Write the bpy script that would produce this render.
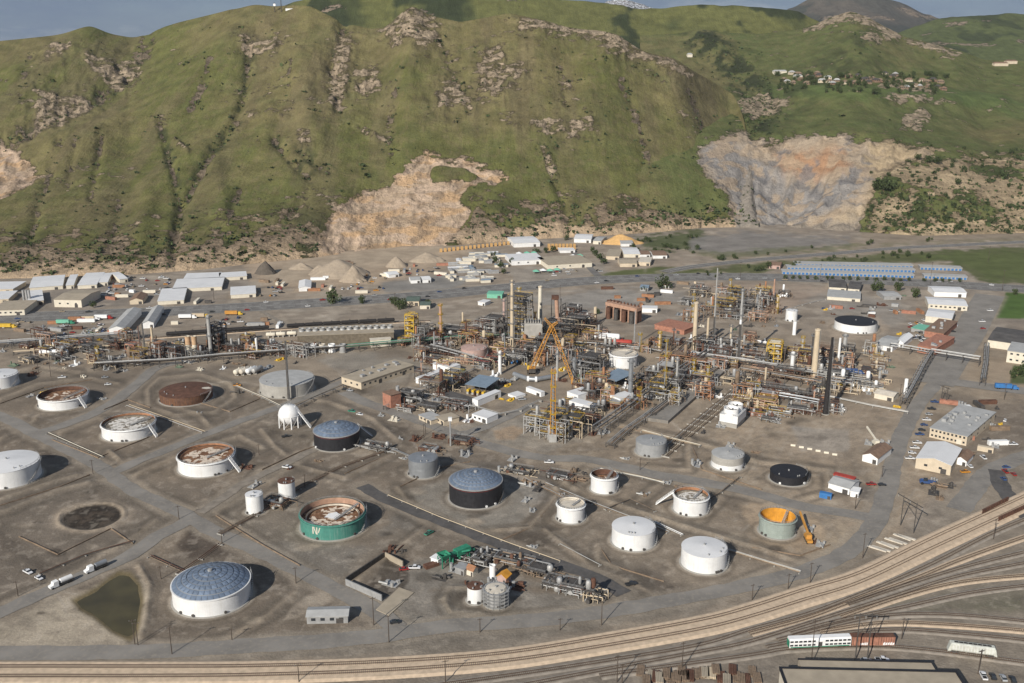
import bpy, math, random
import numpy as np
from mathutils import Vector
random.seed(7)
for o in list(bpy.data.objects): bpy.data.objects.remove(o)
S = bpy.context.scene
COL = S.collection
R = math.radians
# ------------------------------------------------------------------ camera, sky, sun, exposure
CAMH, PITCH, F = 230.0, R(16.5), 35/36*1024
cam = bpy.data.cameras.new('camera'); cam.lens = 35; cam.sensor_width = 36; cam.clip_start = 1; cam.clip_end = 40000
co = bpy.data.objects.new('camera', cam); COL.objects.link(co)
co.location = (0, 0, CAMH); co.rotation_euler = (R(90)-PITCH, 0, 0); S.camera = co
SUN_AZ = math.atan2(.50, .87)            # light travels towards (+.50,+.87): sun stands behind left
SUN_EL = R(29)
w = bpy.data.worlds.new('World'); S.world = w; w.use_nodes = True
nt = w.node_tree; bg = nt.nodes['Background']
sky = nt.nodes.new('ShaderNodeTexSky'); sky.sky_type = 'NISHITA'; sky.sun_disc = False
sky.sun_elevation = SUN_EL; sky.sun_rotation = math.pi + SUN_AZ
sky.air_density = 1.0; sky.dust_density = .3; sky.ozone_density = 4.0; sky.altitude = 1300
# thin high cloud drifting all over the sky, the same in every direction
tc = nt.nodes.new('ShaderNodeTexCoord'); mp = nt.nodes.new('ShaderNodeMapping'); mp.inputs['Scale'].default_value = (2.2, 2.2, 9)
cn = nt.nodes.new('ShaderNodeTexNoise'); cn.inputs['Scale'].default_value = 2.1; cn.inputs['Detail'].default_value = 7; cn.inputs['Roughness'].default_value = .62
cr = nt.nodes.new('ShaderNodeMapRange'); cr.inputs['From Min'].default_value = .30; cr.inputs['From Max'].default_value = .60; cr.inputs['To Min'].default_value = .72; cr.inputs['To Max'].default_value = .97
mx = nt.nodes.new('ShaderNodeMix'); mx.data_type = 'RGBA'; mx.inputs['B'].default_value = (2.2, 3.05, 4.6, 1)
cr2 = nt.nodes.new('ShaderNodeMapRange'); cr2.inputs['From Min'].default_value = .54; cr2.inputs['From Max'].default_value = .74; cr2.inputs['To Max'].default_value = .8
mx2 = nt.nodes.new('ShaderNodeMix'); mx2.data_type = 'RGBA'; mx2.inputs['B'].default_value = (6.2, 6.7, 7.3, 1)
cn2 = nt.nodes.new('ShaderNodeTexNoise'); cn2.inputs['Scale'].default_value = 3.3; cn2.inputs['Detail'].default_value = 8; cn2.inputs['Roughness'].default_value = .6
L = nt.links.new
L(tc.outputs['Generated'], mp.inputs['Vector']); L(mp.outputs['Vector'], cn.inputs['Vector']); L(mp.outputs['Vector'], cn2.inputs['Vector']); L(cn.outputs['Fac'], cr.inputs['Value']); L(cn2.outputs['Fac'], cr2.inputs['Value'])
L(cr.outputs['Result'], mx.inputs['Factor']); L(sky.outputs['Color'], mx.inputs['A']); L(mx.outputs['Result'], mx2.inputs['A']); L(cr2.outputs['Result'], mx2.inputs['Factor']); L(mx2.outputs['Result'], bg.inputs['Color'])
bg.inputs['Strength'].default_value = 0.056
sl = bpy.data.lights.new('sun', 'SUN'); sl.energy = 5.0; sl.angle = R(.5); sl.color = (1, .945, .86)
so = bpy.data.objects.new('sun', sl); COL.objects.link(so)
ld = Vector((math.sin(SUN_AZ)*math.cos(SUN_EL), math.cos(SUN_AZ)*math.cos(SUN_EL), -math.sin(SUN_EL)))
so.rotation_euler = ld.to_track_quat('-Z', 'Y').to_euler(); so.location = (-200, -300, 500)
vs = S.view_settings; vs.view_transform = 'Standard'; vs.look = 'None'; vs.gamma = 1; vs.exposure = 0.2
S.render.engine = 'CYCLES'
# ------------------------------------------------------------------ pixel <-> ground helpers (photo survey)
cp, sp = math.cos(PITCH), math.sin(PITCH)
def ray(u, v):
    cx = (u-512)/F; cy = (341.5-v)/F
    return cx, cp+cy*sp, -sp+cy*cp
def G(u, v, z=0.0):
    dx, dy, dz = ray(u, v); t = (z-CAMH)/dz
    return Vector((dx*t, dy*t, z))
def PX(x, y, z=0.0):
    d = z-CAMH; zc = y*cp-d*sp; yc = y*sp+d*cp
    return 512+F*x/zc, 341.5-F*yc/zc
def MPP(u, v):                       # metres per pixel across, on the ground
    p = G(u, v); return (p.y*cp+CAMH*sp)/F
def HT(u, vb, vt):                   # height of an upright standing at (u,vb) whose top shows at row vt
    p = G(u, vb); dx, dy, dz = ray(u, vt); return CAMH+p.y/dy*dz
# ------------------------------------------------------------------ numpy noise
_rng = np.random.default_rng(5); _T = _rng.random((512, 512)).astype(np.float32)
def vnoise(x, y):
    xi = np.floor(x).astype(int); yi = np.floor(y).astype(int); fx = x-xi; fy = y-yi
    fx = fx*fx*(3-2*fx); fy = fy*fy*(3-2*fy)
    a = _T[xi & 511, yi & 511]; b = _T[(xi+1) & 511, yi & 511]; c = _T[xi & 511, (yi+1) & 511]; d = _T[(xi+1) & 511, (yi+1) & 511]
    return (a*(1-fx)+b*fx)*(1-fy)+(c*(1-fx)+d*fx)*fy
def fbm(x, y, o=4, g=.5):
    s = 0; a = 1; n = 0
    for i in range(o):
        s = s+a*vnoise(x*2**i+17.3*i, y*2**i+9.1*i); n += a; a *= g
    return s/n
def ridged(x, y, o=4):
    s = 0; a = 1; n = 0
    for i in range(o):
        s = s+a*(1-abs(2*vnoise(x*2**i+31.7*i, y*2**i+5.3*i)-1)); n += a; a *= .5
    return s/n
def sst(a, b, x):
    t = np.clip((x-a)/(b-a), 0, 1); return t*t*(3-2*t)
def dline(U, V, pts, cut=60, sv=1.0):     # distance to a polyline (rows count sv times), large beyond cut
    D = np.full(U.shape, 1e3, np.float32)
    for (x0, y0), (x1, y1) in zip(pts[:-1], pts[1:]):
        m = (U > min(x0, x1)-cut) & (U < max(x0, x1)+cut) & (V > min(y0, y1)-cut) & (V < max(y0, y1)+cut)
        if not m.any(): continue
        px = U[m]-x0; py = (V[m]-y0)*sv; ex = x1-x0; ey = (y1-y0)*sv
        t = np.clip((px*ex+py*ey)/(ex*ex+ey*ey+1e-9), 0, 1)
        D[m] = np.minimum(D[m], np.hypot(px-t*ex, py-t*ey))
    return D
def dpoly(U, V, pts, cut=60, sv=1.0):     # signed distance, negative inside
    D = dline(U, V, list(pts)+[pts[0]], cut, sv)
    ins = np.zeros(U.shape, bool); n = len(pts)
    for i in range(n):
        x0, y0 = pts[i]; x1, y1 = pts[(i+1) % n]
        if y0 == y1: continue
        ins ^= ((V > min(y0, y1)) & (V <= max(y0, y1)) & (U < x0+(V-y0)*(x1-x0)/(y1-y0)))
    return np.where(ins, -D, D)
def lerpu(u, pts):
    return np.interp(u, [p[0] for p in pts], [p[1] for p in pts])
# ------------------------------------------------------------------ objects
def setp(o, label=None, cat=None, group=None, kind=None):
    if label: o['label'] = label
    if cat: o['category'] = cat
    if group: o['group'] = group
    if kind: o['kind'] = kind
    return o
class MB:
    def __init__(s): s.v = []; s.f = []
    def add(s, vs, fs):
        n = len(s.v); s.v += [tuple(p) for p in vs]; s.f += [tuple(i+n for i in f) for f in fs]; return s
    def box(s, x, y, z, sx, sy, sz, rz=0):          # centre x,y; z bottom
        c, q = math.cos(rz), math.sin(rz); vs = []
        for dz in (0, sz):
            for a, b in ((-1, -1), (1, -1), (1, 1), (-1, 1)):
                X = a*sx/2; Y = b*sy/2; vs.append((x+X*c-Y*q, y+X*q+Y*c, z+dz))
        return s.add(vs, [(3, 2, 1, 0), (4, 5, 6, 7), (0, 1, 5, 4), (1, 2, 6, 5), (2, 3, 7, 6), (3, 0, 4, 7)])
    def cyl(s, p, q, r0, r1=None, n=12, caps=True):
        p = Vector(p); q = Vector(q); r1 = r0 if r1 is None else r1
        d = (q-p); d = d.normalized() if d.length > 1e-6 else Vector((0, 0, 1))
        a = d.orthogonal().normalized() if abs(d.z) < .999 else Vector((1, 0, 0)); b = d.cross(a)
        vs = []
        for P, r in ((p, r0), (q, r1)):
            for i in range(n):
                t = 2*math.pi*i/n; vs.append(P+a*(r*math.cos(t))+b*(r*math.sin(t)))
        fs = [(i, (i+1) % n, n+(i+1) % n, n+i) for i in range(n)]
        if caps: fs += [tuple(range(n-1, -1, -1)), tuple(range(n, 2*n))]
        return s.add(vs, fs)
    def beam(s, p, q, w=.3, h=None): 
        p = Vector(p); q = Vector(q); h = h or w; d = (q-p).normalized()
        a = d.cross(Vector((0, 0, 1)))
        a = a.normalized() if a.length > 1e-3 else Vector((1, 0, 0)); b = a.cross(d)
        vs = []
        for P in (p, q):
            for i, j in ((-1, -1), (1, -1), (1, 1), (-1, 1)): vs.append(P+a*(i*w/2)+b*(j*h/2))
        return s.add(vs, [(0, 1, 2, 3), (7, 6, 5, 4), (0, 4, 5, 1), (1, 5, 6, 2), (2, 6, 7, 3), (3, 7, 4, 0)])
    def lathe(s, prof, n=32, x=0, y=0, z=0, cap0=False, cap1=False, a0=0, a1=None):
        full = a1 is None; a1 = a0+2*math.pi if full else a1; m = n if full else n+1; vs = []
        for r, h in prof:
            for i in range(m):
                t = a0+(a1-a0)*i/n; vs.append((x+r*math.cos(t), y+r*math.sin(t), z+h))
        fs = []
        for k in range(len(prof)-1):
            for i in range(n):
                j = (i+1) % m; fs.append((k*m+i, k*m+j, (k+1)*m+j, (k+1)*m+i))
        if cap0: fs.append(tuple(range(m-1, -1, -1)))
        if cap1: fs.append(tuple((len(prof)-1)*m+i for i in range(m)))
        return s.add(vs, fs)
    def ext(s, pts, z0, z1, cap=True):               # extrude a polygon (anticlockwise)
        n = len(pts); vs = [(p[0], p[1], z0) for p in pts]+[(p[0], p[1], z1) for p in pts]
        fs = [(i, (i+1) % n, n+(i+1) % n, n+i) for i in range(n)]
        if cap: fs += [tuple(range(n, 2*n)), tuple(range(n-1, -1, -1))]
        return s.add(vs, fs)
    def mesh(s, name, m=None, smooth=0):
        me = bpy.data.meshes.new(name); me.from_pydata(s.v, [], s.f)
        if m: me.materials.append(m if not isinstance(m, str) else MAT[m])
        if smooth:
            me.polygons.foreach_set('use_smooth', [True]*len(me.polygons))
            if smooth != 2:
                me.set_sharp_from_angle(angle=R(35))
        me.update(); return me
    def build(s, name, m=None, parent=None, smooth=0):
        o = bpy.data.objects.new(name, s.mesh(name, m, smooth)); COL.objects.link(o)
        if parent: o.parent = parent
        return o
def inst(me, name, parent=None, loc=(0, 0, 0), rz=0, sc=None):
    o = bpy.data.objects.new(name, me); COL.objects.link(o)
    if parent: o.parent = parent
    o.location = loc; o.rotation_euler = (0, 0, rz)
    if sc: o.scale = sc
    return o
AUTO = []
def thing(name, loc, rz=0, label=None, cat=None, group=None, desc=None):
    o = bpy.data.objects.new(name, None); COL.objects.link(o); o.empty_display_size = .5
    o.location = loc; o.rotation_euler = (0, 0, rz); setp(o, label, cat, group)
    if desc: AUTO.append((o, desc))
    return o
def copy_tree(o, parent=None):
    c = o.copy(); COL.objects.link(c); c.parent = parent
    for ch in o.children: copy_tree(ch, c)
    return c
# ------------------------------------------------------------------ materials
MAT = {}
def mat(name, rgb, rough=.8, metal=0, var=.18, sc=.6, streak=0, rust=0, bump=0, spec=.3, rustcol=(.16, .07, .035)):
    m = bpy.data.materials.new(name); m.use_nodes = True; n = m.node_tree.nodes; l = m.node_tree.links.new
    b = n['Principled BSDF']; b.inputs['Roughness'].default_value = rough; b.inputs['Metallic'].default_value = metal
    b.inputs['Specular IOR Level'].default_value = spec
    g = n.new('ShaderNodeNewGeometry'); t = n.new('ShaderNodeTexNoise'); t.inputs['Scale'].default_value = sc; t.inputs['Detail'].default_value = 5
    l(g.outputs['Position'], t.inputs['Vector'])
    r = n.new('ShaderNodeMapRange'); r.inputs['From Min'].default_value = .3; r.inputs['From Max'].default_value = .7
    r.inputs['To Min'].default_value = 1-var; r.inputs['To Max'].default_value = 1+var; l(t.outputs['Fac'], r.inputs['Value'])
    mu = n.new('ShaderNodeMix'); mu.data_type = 'RGBA'; mu.blend_type = 'MULTIPLY'; mu.inputs['Factor'].default_value = 1
    mu.inputs['A'].default_value = (*rgb, 1); l(r.outputs['Result'], mu.inputs['B']); out = mu.outputs['Result']
    if streak or rust:
        mp = n.new('ShaderNodeMapping'); mp.inputs['Scale'].default_value = (1.3, 1.3, .10) if streak else (.5, .5, .35); l(g.outputs['Position'], mp.inputs['Vector'])
        t2 = n.new('ShaderNodeTexNoise'); t2.inputs['Scale'].default_value = 1.0; t2.inputs['Detail'].default_value = 6; t2.inputs['Roughness'].default_value = .65; l(mp.outputs['Vector'], t2.inputs['Vector'])
        r2 = n.new('ShaderNodeMapRange'); r2.inputs['From Min'].default_value = .50; r2.inputs['From Max'].default_value = .72; r2.inputs['To Max'].default_value = max(streak, rust); l(t2.outputs['Fac'], r2.inputs['Value'])
        m2 = n.new('ShaderNodeMix'); m2.data_type = 'RGBA'; l(r2.outputs['Result'], m2.inputs['Factor']); l(out, m2.inputs['A']); m2.inputs['B'].default_value = (*rustcol, 1); out = m2.outputs['Result']
    l(out, b.inputs['Base Color'])
    if bump:
        bp = n.new('ShaderNodeBump'); bp.inputs['Distance'].default_value = bump; l(t.outputs['Fac'], bp.inputs['Height']); l(bp.outputs['Normal'], b.inputs['Normal'])
    MAT[name] = m; return m
def attr_mat(name, s1, s2, v1, v2, bump, bs, rough=.95):     # own colour from the surveyed cover map, broken up by noise
    m = bpy.data.materials.new(name); m.use_nodes = True; n = m.node_tree.nodes; l = m.node_tree.links.new
    b = n['Principled BSDF']; b.inputs['Roughness'].default_value = rough; b.inputs['Specular IOR Level'].default_value = .15
    a = n.new('ShaderNodeAttribute'); a.attribute_name = 'cover'; g = n.new('ShaderNodeNewGeometry'); out = a.outputs['Color']
    for s, v in ((s1, v1), (s2, v2)):
        t = n.new('ShaderNodeTexNoise'); t.inputs['Scale'].default_value = s; t.inputs['Detail'].default_value = 8; t.inputs['Roughness'].default_value = .65; l(g.outputs['Position'], t.inputs['Vector'])
        r = n.new('ShaderNodeMapRange'); r.inputs['From Min'].default_value = .3; r.inputs['From Max'].default_value = .7; r.inputs['To Min'].default_value = 1-v; r.inputs['To Max'].default_value = 1+v; l(t.outputs['Fac'], r.inputs['Value'])
        mu = n.new('ShaderNodeMix'); mu.data_type = 'RGBA'; mu.blend_type = 'MULTIPLY'; mu.inputs['Factor'].default_value = 1; l(out, mu.inputs['A']); l(r.outputs['Result'], mu.inputs['B']); out = mu.outputs['Result']
    l(out, b.inputs['Base Color'])
    t = n.new('ShaderNodeTexNoise'); t.inputs['Scale'].default_value = bs; t.inputs['Detail'].default_value = 8; t.inputs['Roughness'].default_value = .6; l(g.outputs['Position'], t.inputs['Vector'])
    bp = n.new('ShaderNodeBump'); bp.inputs['Distance'].default_value = bump; l(t.outputs['Fac'], bp.inputs['Height']); l(bp.outputs['Normal'], b.inputs['Normal'])
    MAT[name] = m; return m
def grid_mesh(name, X, Y, Z, C, m, smooth=True, C2=None, M=None):
    h, wd = X.shape; n = h*wd
    me = bpy.data.meshes.new(name); me.vertices.add(n)
    me.vertices.foreach_set('co', np.stack([X, Y, Z], -1).astype(np.float32).ravel())
    i = np.arange(n).reshape(h, wd); q = np.stack([i[:-1, :-1], i[:-1, 1:], i[1:, 1:], i[1:, :-1]], -1).reshape(-1, 4)
    k = len(q); me.loops.add(k*4); me.polygons.add(k)
    me.loops.foreach_set('vertex_index', q.ravel().astype(np.int32)); me.polygons.foreach_set('loop_start', np.arange(0, 4*k, 4, dtype=np.int32))
    me.polygons.foreach_set('use_smooth', np.full(k, smooth)); me.update(calc_edges=True)
    at = me.color_attributes.new('cover', 'FLOAT_COLOR', 'POINT')
    at.data.foreach_set('color', np.concatenate([C, (np.zeros(C.shape[:2]) if M is None else M)[..., None]], -1).astype(np.float32).ravel())
    if C2 is not None:
        a2 = me.color_attributes.new('bare', 'FLOAT_COLOR', 'POINT'); a2.data.foreach_set('color', np.concatenate([C2, np.ones(C2.shape[:2]+(1,))], -1).astype(np.float32).ravel())
    me.materials.append(m); o = bpy.data.objects.new(name, me); COL.objects.link(o); return o
def hill_mat(name):          # grass cover with crisp bare rock and soil breaking through
    m = bpy.data.materials.new(name); m.use_nodes = True; n = m.node_tree.nodes; l = m.node_tree.links.new
    b = n['Principled BSDF']; b.inputs['Roughness'].default_value = .95; b.inputs['Specular IOR Level'].default_value = .12
    a = n.new('ShaderNodeAttribute'); a.attribute_name = 'cover'; a2 = n.new('ShaderNodeAttribute'); a2.attribute_name = 'bare'; g = n.new('ShaderNodeNewGeometry')
    def noise(sc, det, ro, scale=None):
        t = n.new('ShaderNodeTexNoise'); t.inputs['Scale'].default_value = sc; t.inputs['Detail'].default_value = det; t.inputs['Roughness'].default_value = ro
        if scale: mp = n.new('ShaderNodeMapping'); mp.inputs['Scale'].default_value = scale; l(g.outputs['Position'], mp.inputs['Vector']); l(mp.outputs['Vector'], t.inputs['Vector'])
        else: l(g.outputs['Position'], t.inputs['Vector'])
        return t.outputs['Fac']
    def rng(x, a, b_, c, d, clamp=True):
        r = n.new('ShaderNodeMapRange'); r.inputs['From Min'].default_value = a; r.inputs['From Max'].default_value = b_; r.inputs['To Min'].default_value = c; r.inputs['To Max'].default_value = d; l(x, r.inputs['Value']); return r.outputs['Result']
    def mulc(A, B):
        mu = n.new('ShaderNodeMix'); mu.data_type = 'RGBA'; mu.blend_type = 'MULTIPLY'; mu.inputs['Factor'].default_value = 1; l(A, mu.inputs['A']); l(B, mu.inputs['B']); return mu.outputs['Result']
    def math_(op, A, B):
        q = n.new('ShaderNodeMath'); q.operation = op
        for k, v in enumerate((A, B)):
            if isinstance(v, float): q.inputs[k].default_value = v
            else: l(v, q.inputs[k])
        return q.outputs[0]
    grass = mulc(mulc(a.outputs['Color'], rng(noise(.035, 8, .62), .3, .7, .70, 1.30)), rng(noise(.42, 6, .72), .3, .7, .74, 1.28))
    con = rng(a.outputs['Alpha'], .72, .95, 1.0, .32); brk = noise(.055, 10, .72, (1, 1, 2.4)); k = math_('ADD', math_('MULTIPLY', a.outputs['Alpha'], .95), math_('MULTIPLY', math_('SUBTRACT', brk, .5), 2.3)); fac = rng(k, .44, .54, 0, 1)
    vr_ = math_('ADD', math_('MULTIPLY', math_('SUBTRACT', rng(noise(.07, 8, .7, (1, 1, 1.8)), .34, .66, .45, 1.45), 1.0), con), 1.0); rock = mulc(mulc(a2.outputs['Color'], vr_), rng(noise(.6, 6, .7), .3, .7, .78, 1.22))
    mx = n.new('ShaderNodeMix'); mx.data_type = 'RGBA'; l(fac, mx.inputs['Factor']); l(grass, mx.inputs['A']); l(rock, mx.inputs['B']); l(mx.outputs['Result'], b.inputs['Base Color'])
    fur = noise(.055, 8, .62, (1, .16, .16)); bn = noise(.13, 9, .66, (1, 1, 1.4)); h = math_('ADD', math_('MULTIPLY', bn, math_('ADD', math_('MULTIPLY', math_('MULTIPLY', fac, con), 2.8), 1.0)), math_('MULTIPLY', fur, 1.5)); bp = n.new('ShaderNodeBump'); bp.inputs['Distance'].default_value = 2.4; l(h, bp.inputs['Height']); l(bp.outputs['Normal'], b.inputs['Normal'])
    MAT[name] = m; return m
def colmix(C, mask, rgb):
    i = mask > .002; m = np.clip(mask[i], 0, 1)[:, None]; C[i] = C[i]*(1-m)+np.array(rgb)*m
# ------------------------------------------------------------------ hills
def smo(us, pts, k=9):
    n = max(3, int(k/(us[1]-us[0]))); p = np.pad(lerpu(us, pts), 2*n, mode='edge'); w_ = np.hanning(2*n+1); w_ /= w_.sum()
    return np.convolve(p, w_, 'same')[2*n:-2*n]
def surf(u0, u1, du, nrow, v0, vr, Yr, back, expo=1.15, zdrop=120, nback=14, foot=True, prof=None):
    """terrain face from a foot line v0 (on the plain, or at range v0Y) to a crest line vr at range Yr, then falling away behind"""
    us = np.arange(u0, u1+du, du); s = np.linspace(0, 1, nrow)[:, None]
    Vb = smo(us, v0); Vr = smo(us, vr, 7)
    V = Vb+(Vr-Vb)*s
    cx = (us-512)/F
    cyb = (341.5-Vb)/F
    if foot: Yb = CAMH/(sp-cyb*cp)*(cp+cyb*sp)
    else: Yb = lerpu(us, foot_Y)
    sf = s**expo if prof is None else np.interp(s, *prof)
    Y = Yb+(smo(us, Yr, 14)-Yb)*sf
    cy = (341.5-V)/F; t = Y/(cp+cy*sp)
    X = cx*t; Z = CAMH+t*(-sp+cy*cp)
    U = np.broadcast_to(us, V.shape).copy()
    # the far side
    k = (np.arange(1, nback+1)/nback)[:, None]
    Yk = Y[-1]+back*k; Xk = X[-1]/Y[-1]*Yk; Zk = Z[-1]-zdrop*k**1.3
    return (np.vstack([X, Xk]), np.vstack([Y, Yk]), np.vstack([Z, Zk]), np.vstack([U, np.repeat(U[-1:], nback, 0)]),
            np.vstack([V, np.repeat(V[-1:], nback, 0)]), np.vstack([np.repeat(s, len(us), 1), np.ones((nback, len(us)))]))
V0 = [(-260, 287), (0, 279), (100, 277), (200, 270), (250, 264), (300, 259), (350, 254), (400, 248), (450, 246), (520, 240), (600, 236), (660, 232), (700, 228), (745, 227), (800, 229), (860, 232), (920, 236), (1024, 233), (1284, 228)]
VRA = [(-260, 48), (-60, 46), (0, 41), (50, 36), (90, 32), (130, 37), (160, 28), (180, 22), (230, 10), (250, 10), (290, 5), (310, 6), (330, 16), (350, 24), (372, 29), (386, 27), (398, 18), (412, 12), (430, 16), (461, 22), (510, 13), (530, 18), (560, 26), (617, 35), (641, 50), (680, 66), (710, 80), (734, 95), (742, 112), (747, 132), (751, 165), (756, 224), (760, 227)]
YRA = [(-260, 1900), (0, 1850), (130, 1900), (250, 1850), (300, 1800), (340, 1750), (412, 1700), (510, 1700), (617, 1680), (680, 1690), (710, 1740), (734, 1770), (742, 1660), (747, 1570), (751, 1440), (756, 1300), (760, 1290)]
GREEN = (.104, .106, .036); OLIVE = (.144, .124, .056); DARKG = (.036, .042, .020); ROCK = (.36, .285, .20); SAND = (.46, .345, .25); SOIL = (.21, .155, .10)
def relief(U, V, X, Y, S_, Z, gul, rid):
    for pts, amp, wid in gul:
        d = dline(U, V, pts, 40); Z -= amp*.5*np.exp(-(d/wid)**2)*(.35+1.3*fbm(U*.12, V*.12, 3))
    for pts, amp, wid in rid:
        d = dline(U, V, pts, 80); Z += amp*np.exp(-(d/wid)**2)
    return Z
X, Y, Z, U, V, SS = surf(-260, 758, 1.5, 215, V0, VRA, YRA, 500)
gul = [([(346, 14), (340, 40), (332, 62), (334, 86), (340, 108)], 16, 6), ([(148, 40), (135, 70), (105, 92), (80, 108), (40, 126), (0, 140)], 16, 12),
       ([(250, 50), (246, 90), (238, 118), (215, 150), (196, 182), (180, 208), (175, 235), (172, 262)], 12, 5), ([(160, 128), (171, 165), (180, 205)], 8, 4),
       ([(275, 140), (290, 158), (308, 176)], 9, 5), ([(300, 150), (316, 165), (330, 172)], 6, 4), ([(308, 192), (292, 210), (283, 222)], 8, 5), ([(102, 145), (96, 170), (90, 198)], 6, 4), ([(76, 150), (68, 185)], 4, 4),
       ([(210, 65), (205, 90), (190, 112)], 6, 5), ([(290, 62), (288, 95)], 5, 4), ([(543, 146), (548, 165), (556, 182), (566, 205), (567, 232)], 10, 4), ([(395, 95), (388, 130), (392, 160)], 7, 5),
       ([(480, 55), (478, 100)], 6, 5), ([(440, 30), (452, 70), (470, 110)], 7, 6), ([(560, 70), (566, 105)], 5, 4), ([(620, 80), (640, 130), (650, 170)], 6, 7), ([(30, 60), (22, 95)], 6, 6), ([(60, 150), (40, 200), (30, 240)], 6, 6),
       ([(240, 190), (222, 235)], 5, 5), ([(120, 200), (112, 250)], 4, 5), ([(690, 95), (705, 140)], 5, 6)]
rid = [([(255, 22), (225, 55), (195, 88), (150, 118), (105, 136), (55, 150)], 14, 16), ([(300, 60), (304, 110), (318, 140)], 9, 12), ([(412, 16), (405, 60), (400, 100)], 9, 14), ([(540, 40), (545, 100)], 7, 18), ([(90, 32), (70, 60), (20, 80)], 10, 16),
       ([(200, 150), (150, 190), (140, 240)], 6, 12), ([(215, 170), (225, 220)], 5, 10), ([(600, 50), (590, 110)], 8, 16), ([(670, 70), (690, 130), (715, 200)], 9, 18), ([(270, 110), (262, 150)], 6, 9)]
gul_A = gul
Z = relief(U, V, X, Y, SS, Z, gul, rid)
fall = SS*(1-SS**8)*np.clip(SS*6, 0, 1)
# downslope furrows and hummocks
fx = X+40*fbm(X*.004, Y*.004, 3)
Z += fall*4.5*(ridged(fx*.034+9, Y*.005, 4)-.5) + fall*5.5*(ridged(fx*.011, Y*.0022+3, 3)-.55) + fall*4*(ridged(X*.05, Y*.045, 3)-.5)*.6 + fall*4*(fbm(X*.018, Y*.012, 4)-.5)
# --- cover
cliffs = [[(380, 32), (398, 17), (413, 11), (432, 20), (440, 48), (425, 50), (408, 44), (395, 48)], [(515, 18), (545, 26), (590, 24), (622, 32), (642, 48), (652, 58), (690, 78), (680, 82), (650, 66), (632, 62), (612, 56), (600, 46), (575, 40), (540, 36), (520, 34)],
          [(485, 52), (498, 50), (505, 72), (520, 64), (524, 76), (506, 84), (512, 92), (496, 96), (478, 92)], [(436, 100), (452, 78), (466, 96), (472, 108), (440, 110)], [(340, 35), (350, 38), (346, 80), (338, 108), (330, 104), (332, 70)], [(356, 75), (376, 72), (380, 90), (368, 98), (356, 92)],
          [(240, 48), (285, 42), (268, 55), (245, 56)], [(46, 55), (58, 49), (70, 52), (62, 62), (48, 62)], [(36, 95), (60, 100), (85, 96), (90, 104), (62, 125), (40, 128)], [(86, 62), (110, 66), (135, 62), (142, 70), (120, 88), (98, 76)], [(530, 126), (548, 124), (590, 125), (596, 134), (570, 137), (545, 134)]]
smallrock = [[(540, 148), (546, 147), (556, 168), (558, 178), (548, 172)], [(250, 117), (258, 117), (258, 120), (250, 120)], [(280, 117), (290, 118), (288, 120), (280, 119)], [(295, 132), (312, 135), (312, 150), (300, 148)], [(175, 140), (190, 155), (188, 158), (172, 143)], [(355, 128), (385, 138), (392, 146), (372, 142)]]
scar = [(326, 216), (340, 206), (355, 194), (378, 186), (400, 175), (412, 162), (428, 150), (437, 156), (452, 157), (473, 162), (492, 169), (507, 177), (494, 183), (478, 181), (465, 186), (461, 197), (470, 208), (463, 222), (455, 236), (441, 252), (330, 262), (318, 240)]
hole = [(430, 168), (442, 164), (465, 168), (482, 176), (470, 179), (432, 179)]
lscar = [(-60, 150), (0, 139), (12, 141), (24, 160), (38, 172), (34, 180), (0, 196), (-60, 200)]
nA = fbm(U*.11, V*.16, 4); nB = fbm(X*.006, Y*.006, 4); nC = fbm(X*.05, Y*.05, 3); nD = fbm(X*.17, Y*.12, 3)
C = np.zeros(U.shape+(3,)); C[:] = GREEN
colmix(C, sst(.36, .62, nB)*.85, OLIVE); colmix(C, sst(.5, .75, nC)*.35, (.074, .084, .034)); colmix(C, sst(.5, .66, fbm(fx*.03, Y*.004, 4))*.45, (.135, .108, .062)); colmix(C, sst(.53, .72, nD)*.4, (.15, .12, .065))
C2 = np.zeros(C.shape); C2[:] = ROCK; M = np.zeros(U.shape)
def bare(mask, rgb):
    global M
    colmix(C2, sst(.15, .5, mask), rgb); M = np.maximum(M, mask)
bare(sst(.38, .0, SS)*(.34+.54*sst(.40, .6, nC+.1*nA)), (.25, .19, .13)); bare(sst(.10, .015, SS)*(.5+.5*sst(.40, .56, fbm(X*.03, Y*.03+7, 4))), (.40, .30, .20))
colmix(C, sst(.30, .06, SS)*sst(.52, .62, fbm(X*.022+9, Y*.03, 4))*.8, DARKG)
bare(sst(.52, .72, fbm(X*.012, Y*.02+20, 5, .6))*sst(.05, .2, SS)*sst(.995, .9, SS)*.36, ROCK)
gm_ = np.zeros(U.shape)
for pts, amp, wid in gul: gm_ = np.maximum(gm_, sst(wid*1.2, wid*.2, dline(U, V, pts, 30))*(.25+.45*sst(.45, .62, fbm(U*.15, V*.15+4, 3))))
bare(gm_, (.17, .135, .095))
colmix(C, sst(.54, .62, fbm(U*.18+50, V*.18, 3))*np.maximum.reduce([sst(11, 2, dline(U, V, p, 30))*.8 for p, a, b in gul[:6]]), DARKG)
rk = np.zeros(U.shape)
for p in cliffs: rk = np.maximum(rk, sst(5, -5, dpoly(U, V, p, 30)+10*(nA-.5))+.44*sst(30, 2, dpoly(U, V, p, 50)+18*(nA-.5)))
for p in smallrock: rk = np.maximum(rk, sst(3, -2, dpoly(U, V, p, 20)+4*(nA-.5))*.9)
rk = np.clip(rk, 0, 1); bare(rk*.58, ROCK); colmix(C, rk*.45, (.11, .09, .055))
Z += rk*15*(ridged(U*.10, V*.10, 4)-.30)*sst(.999, .96, SS)
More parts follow.
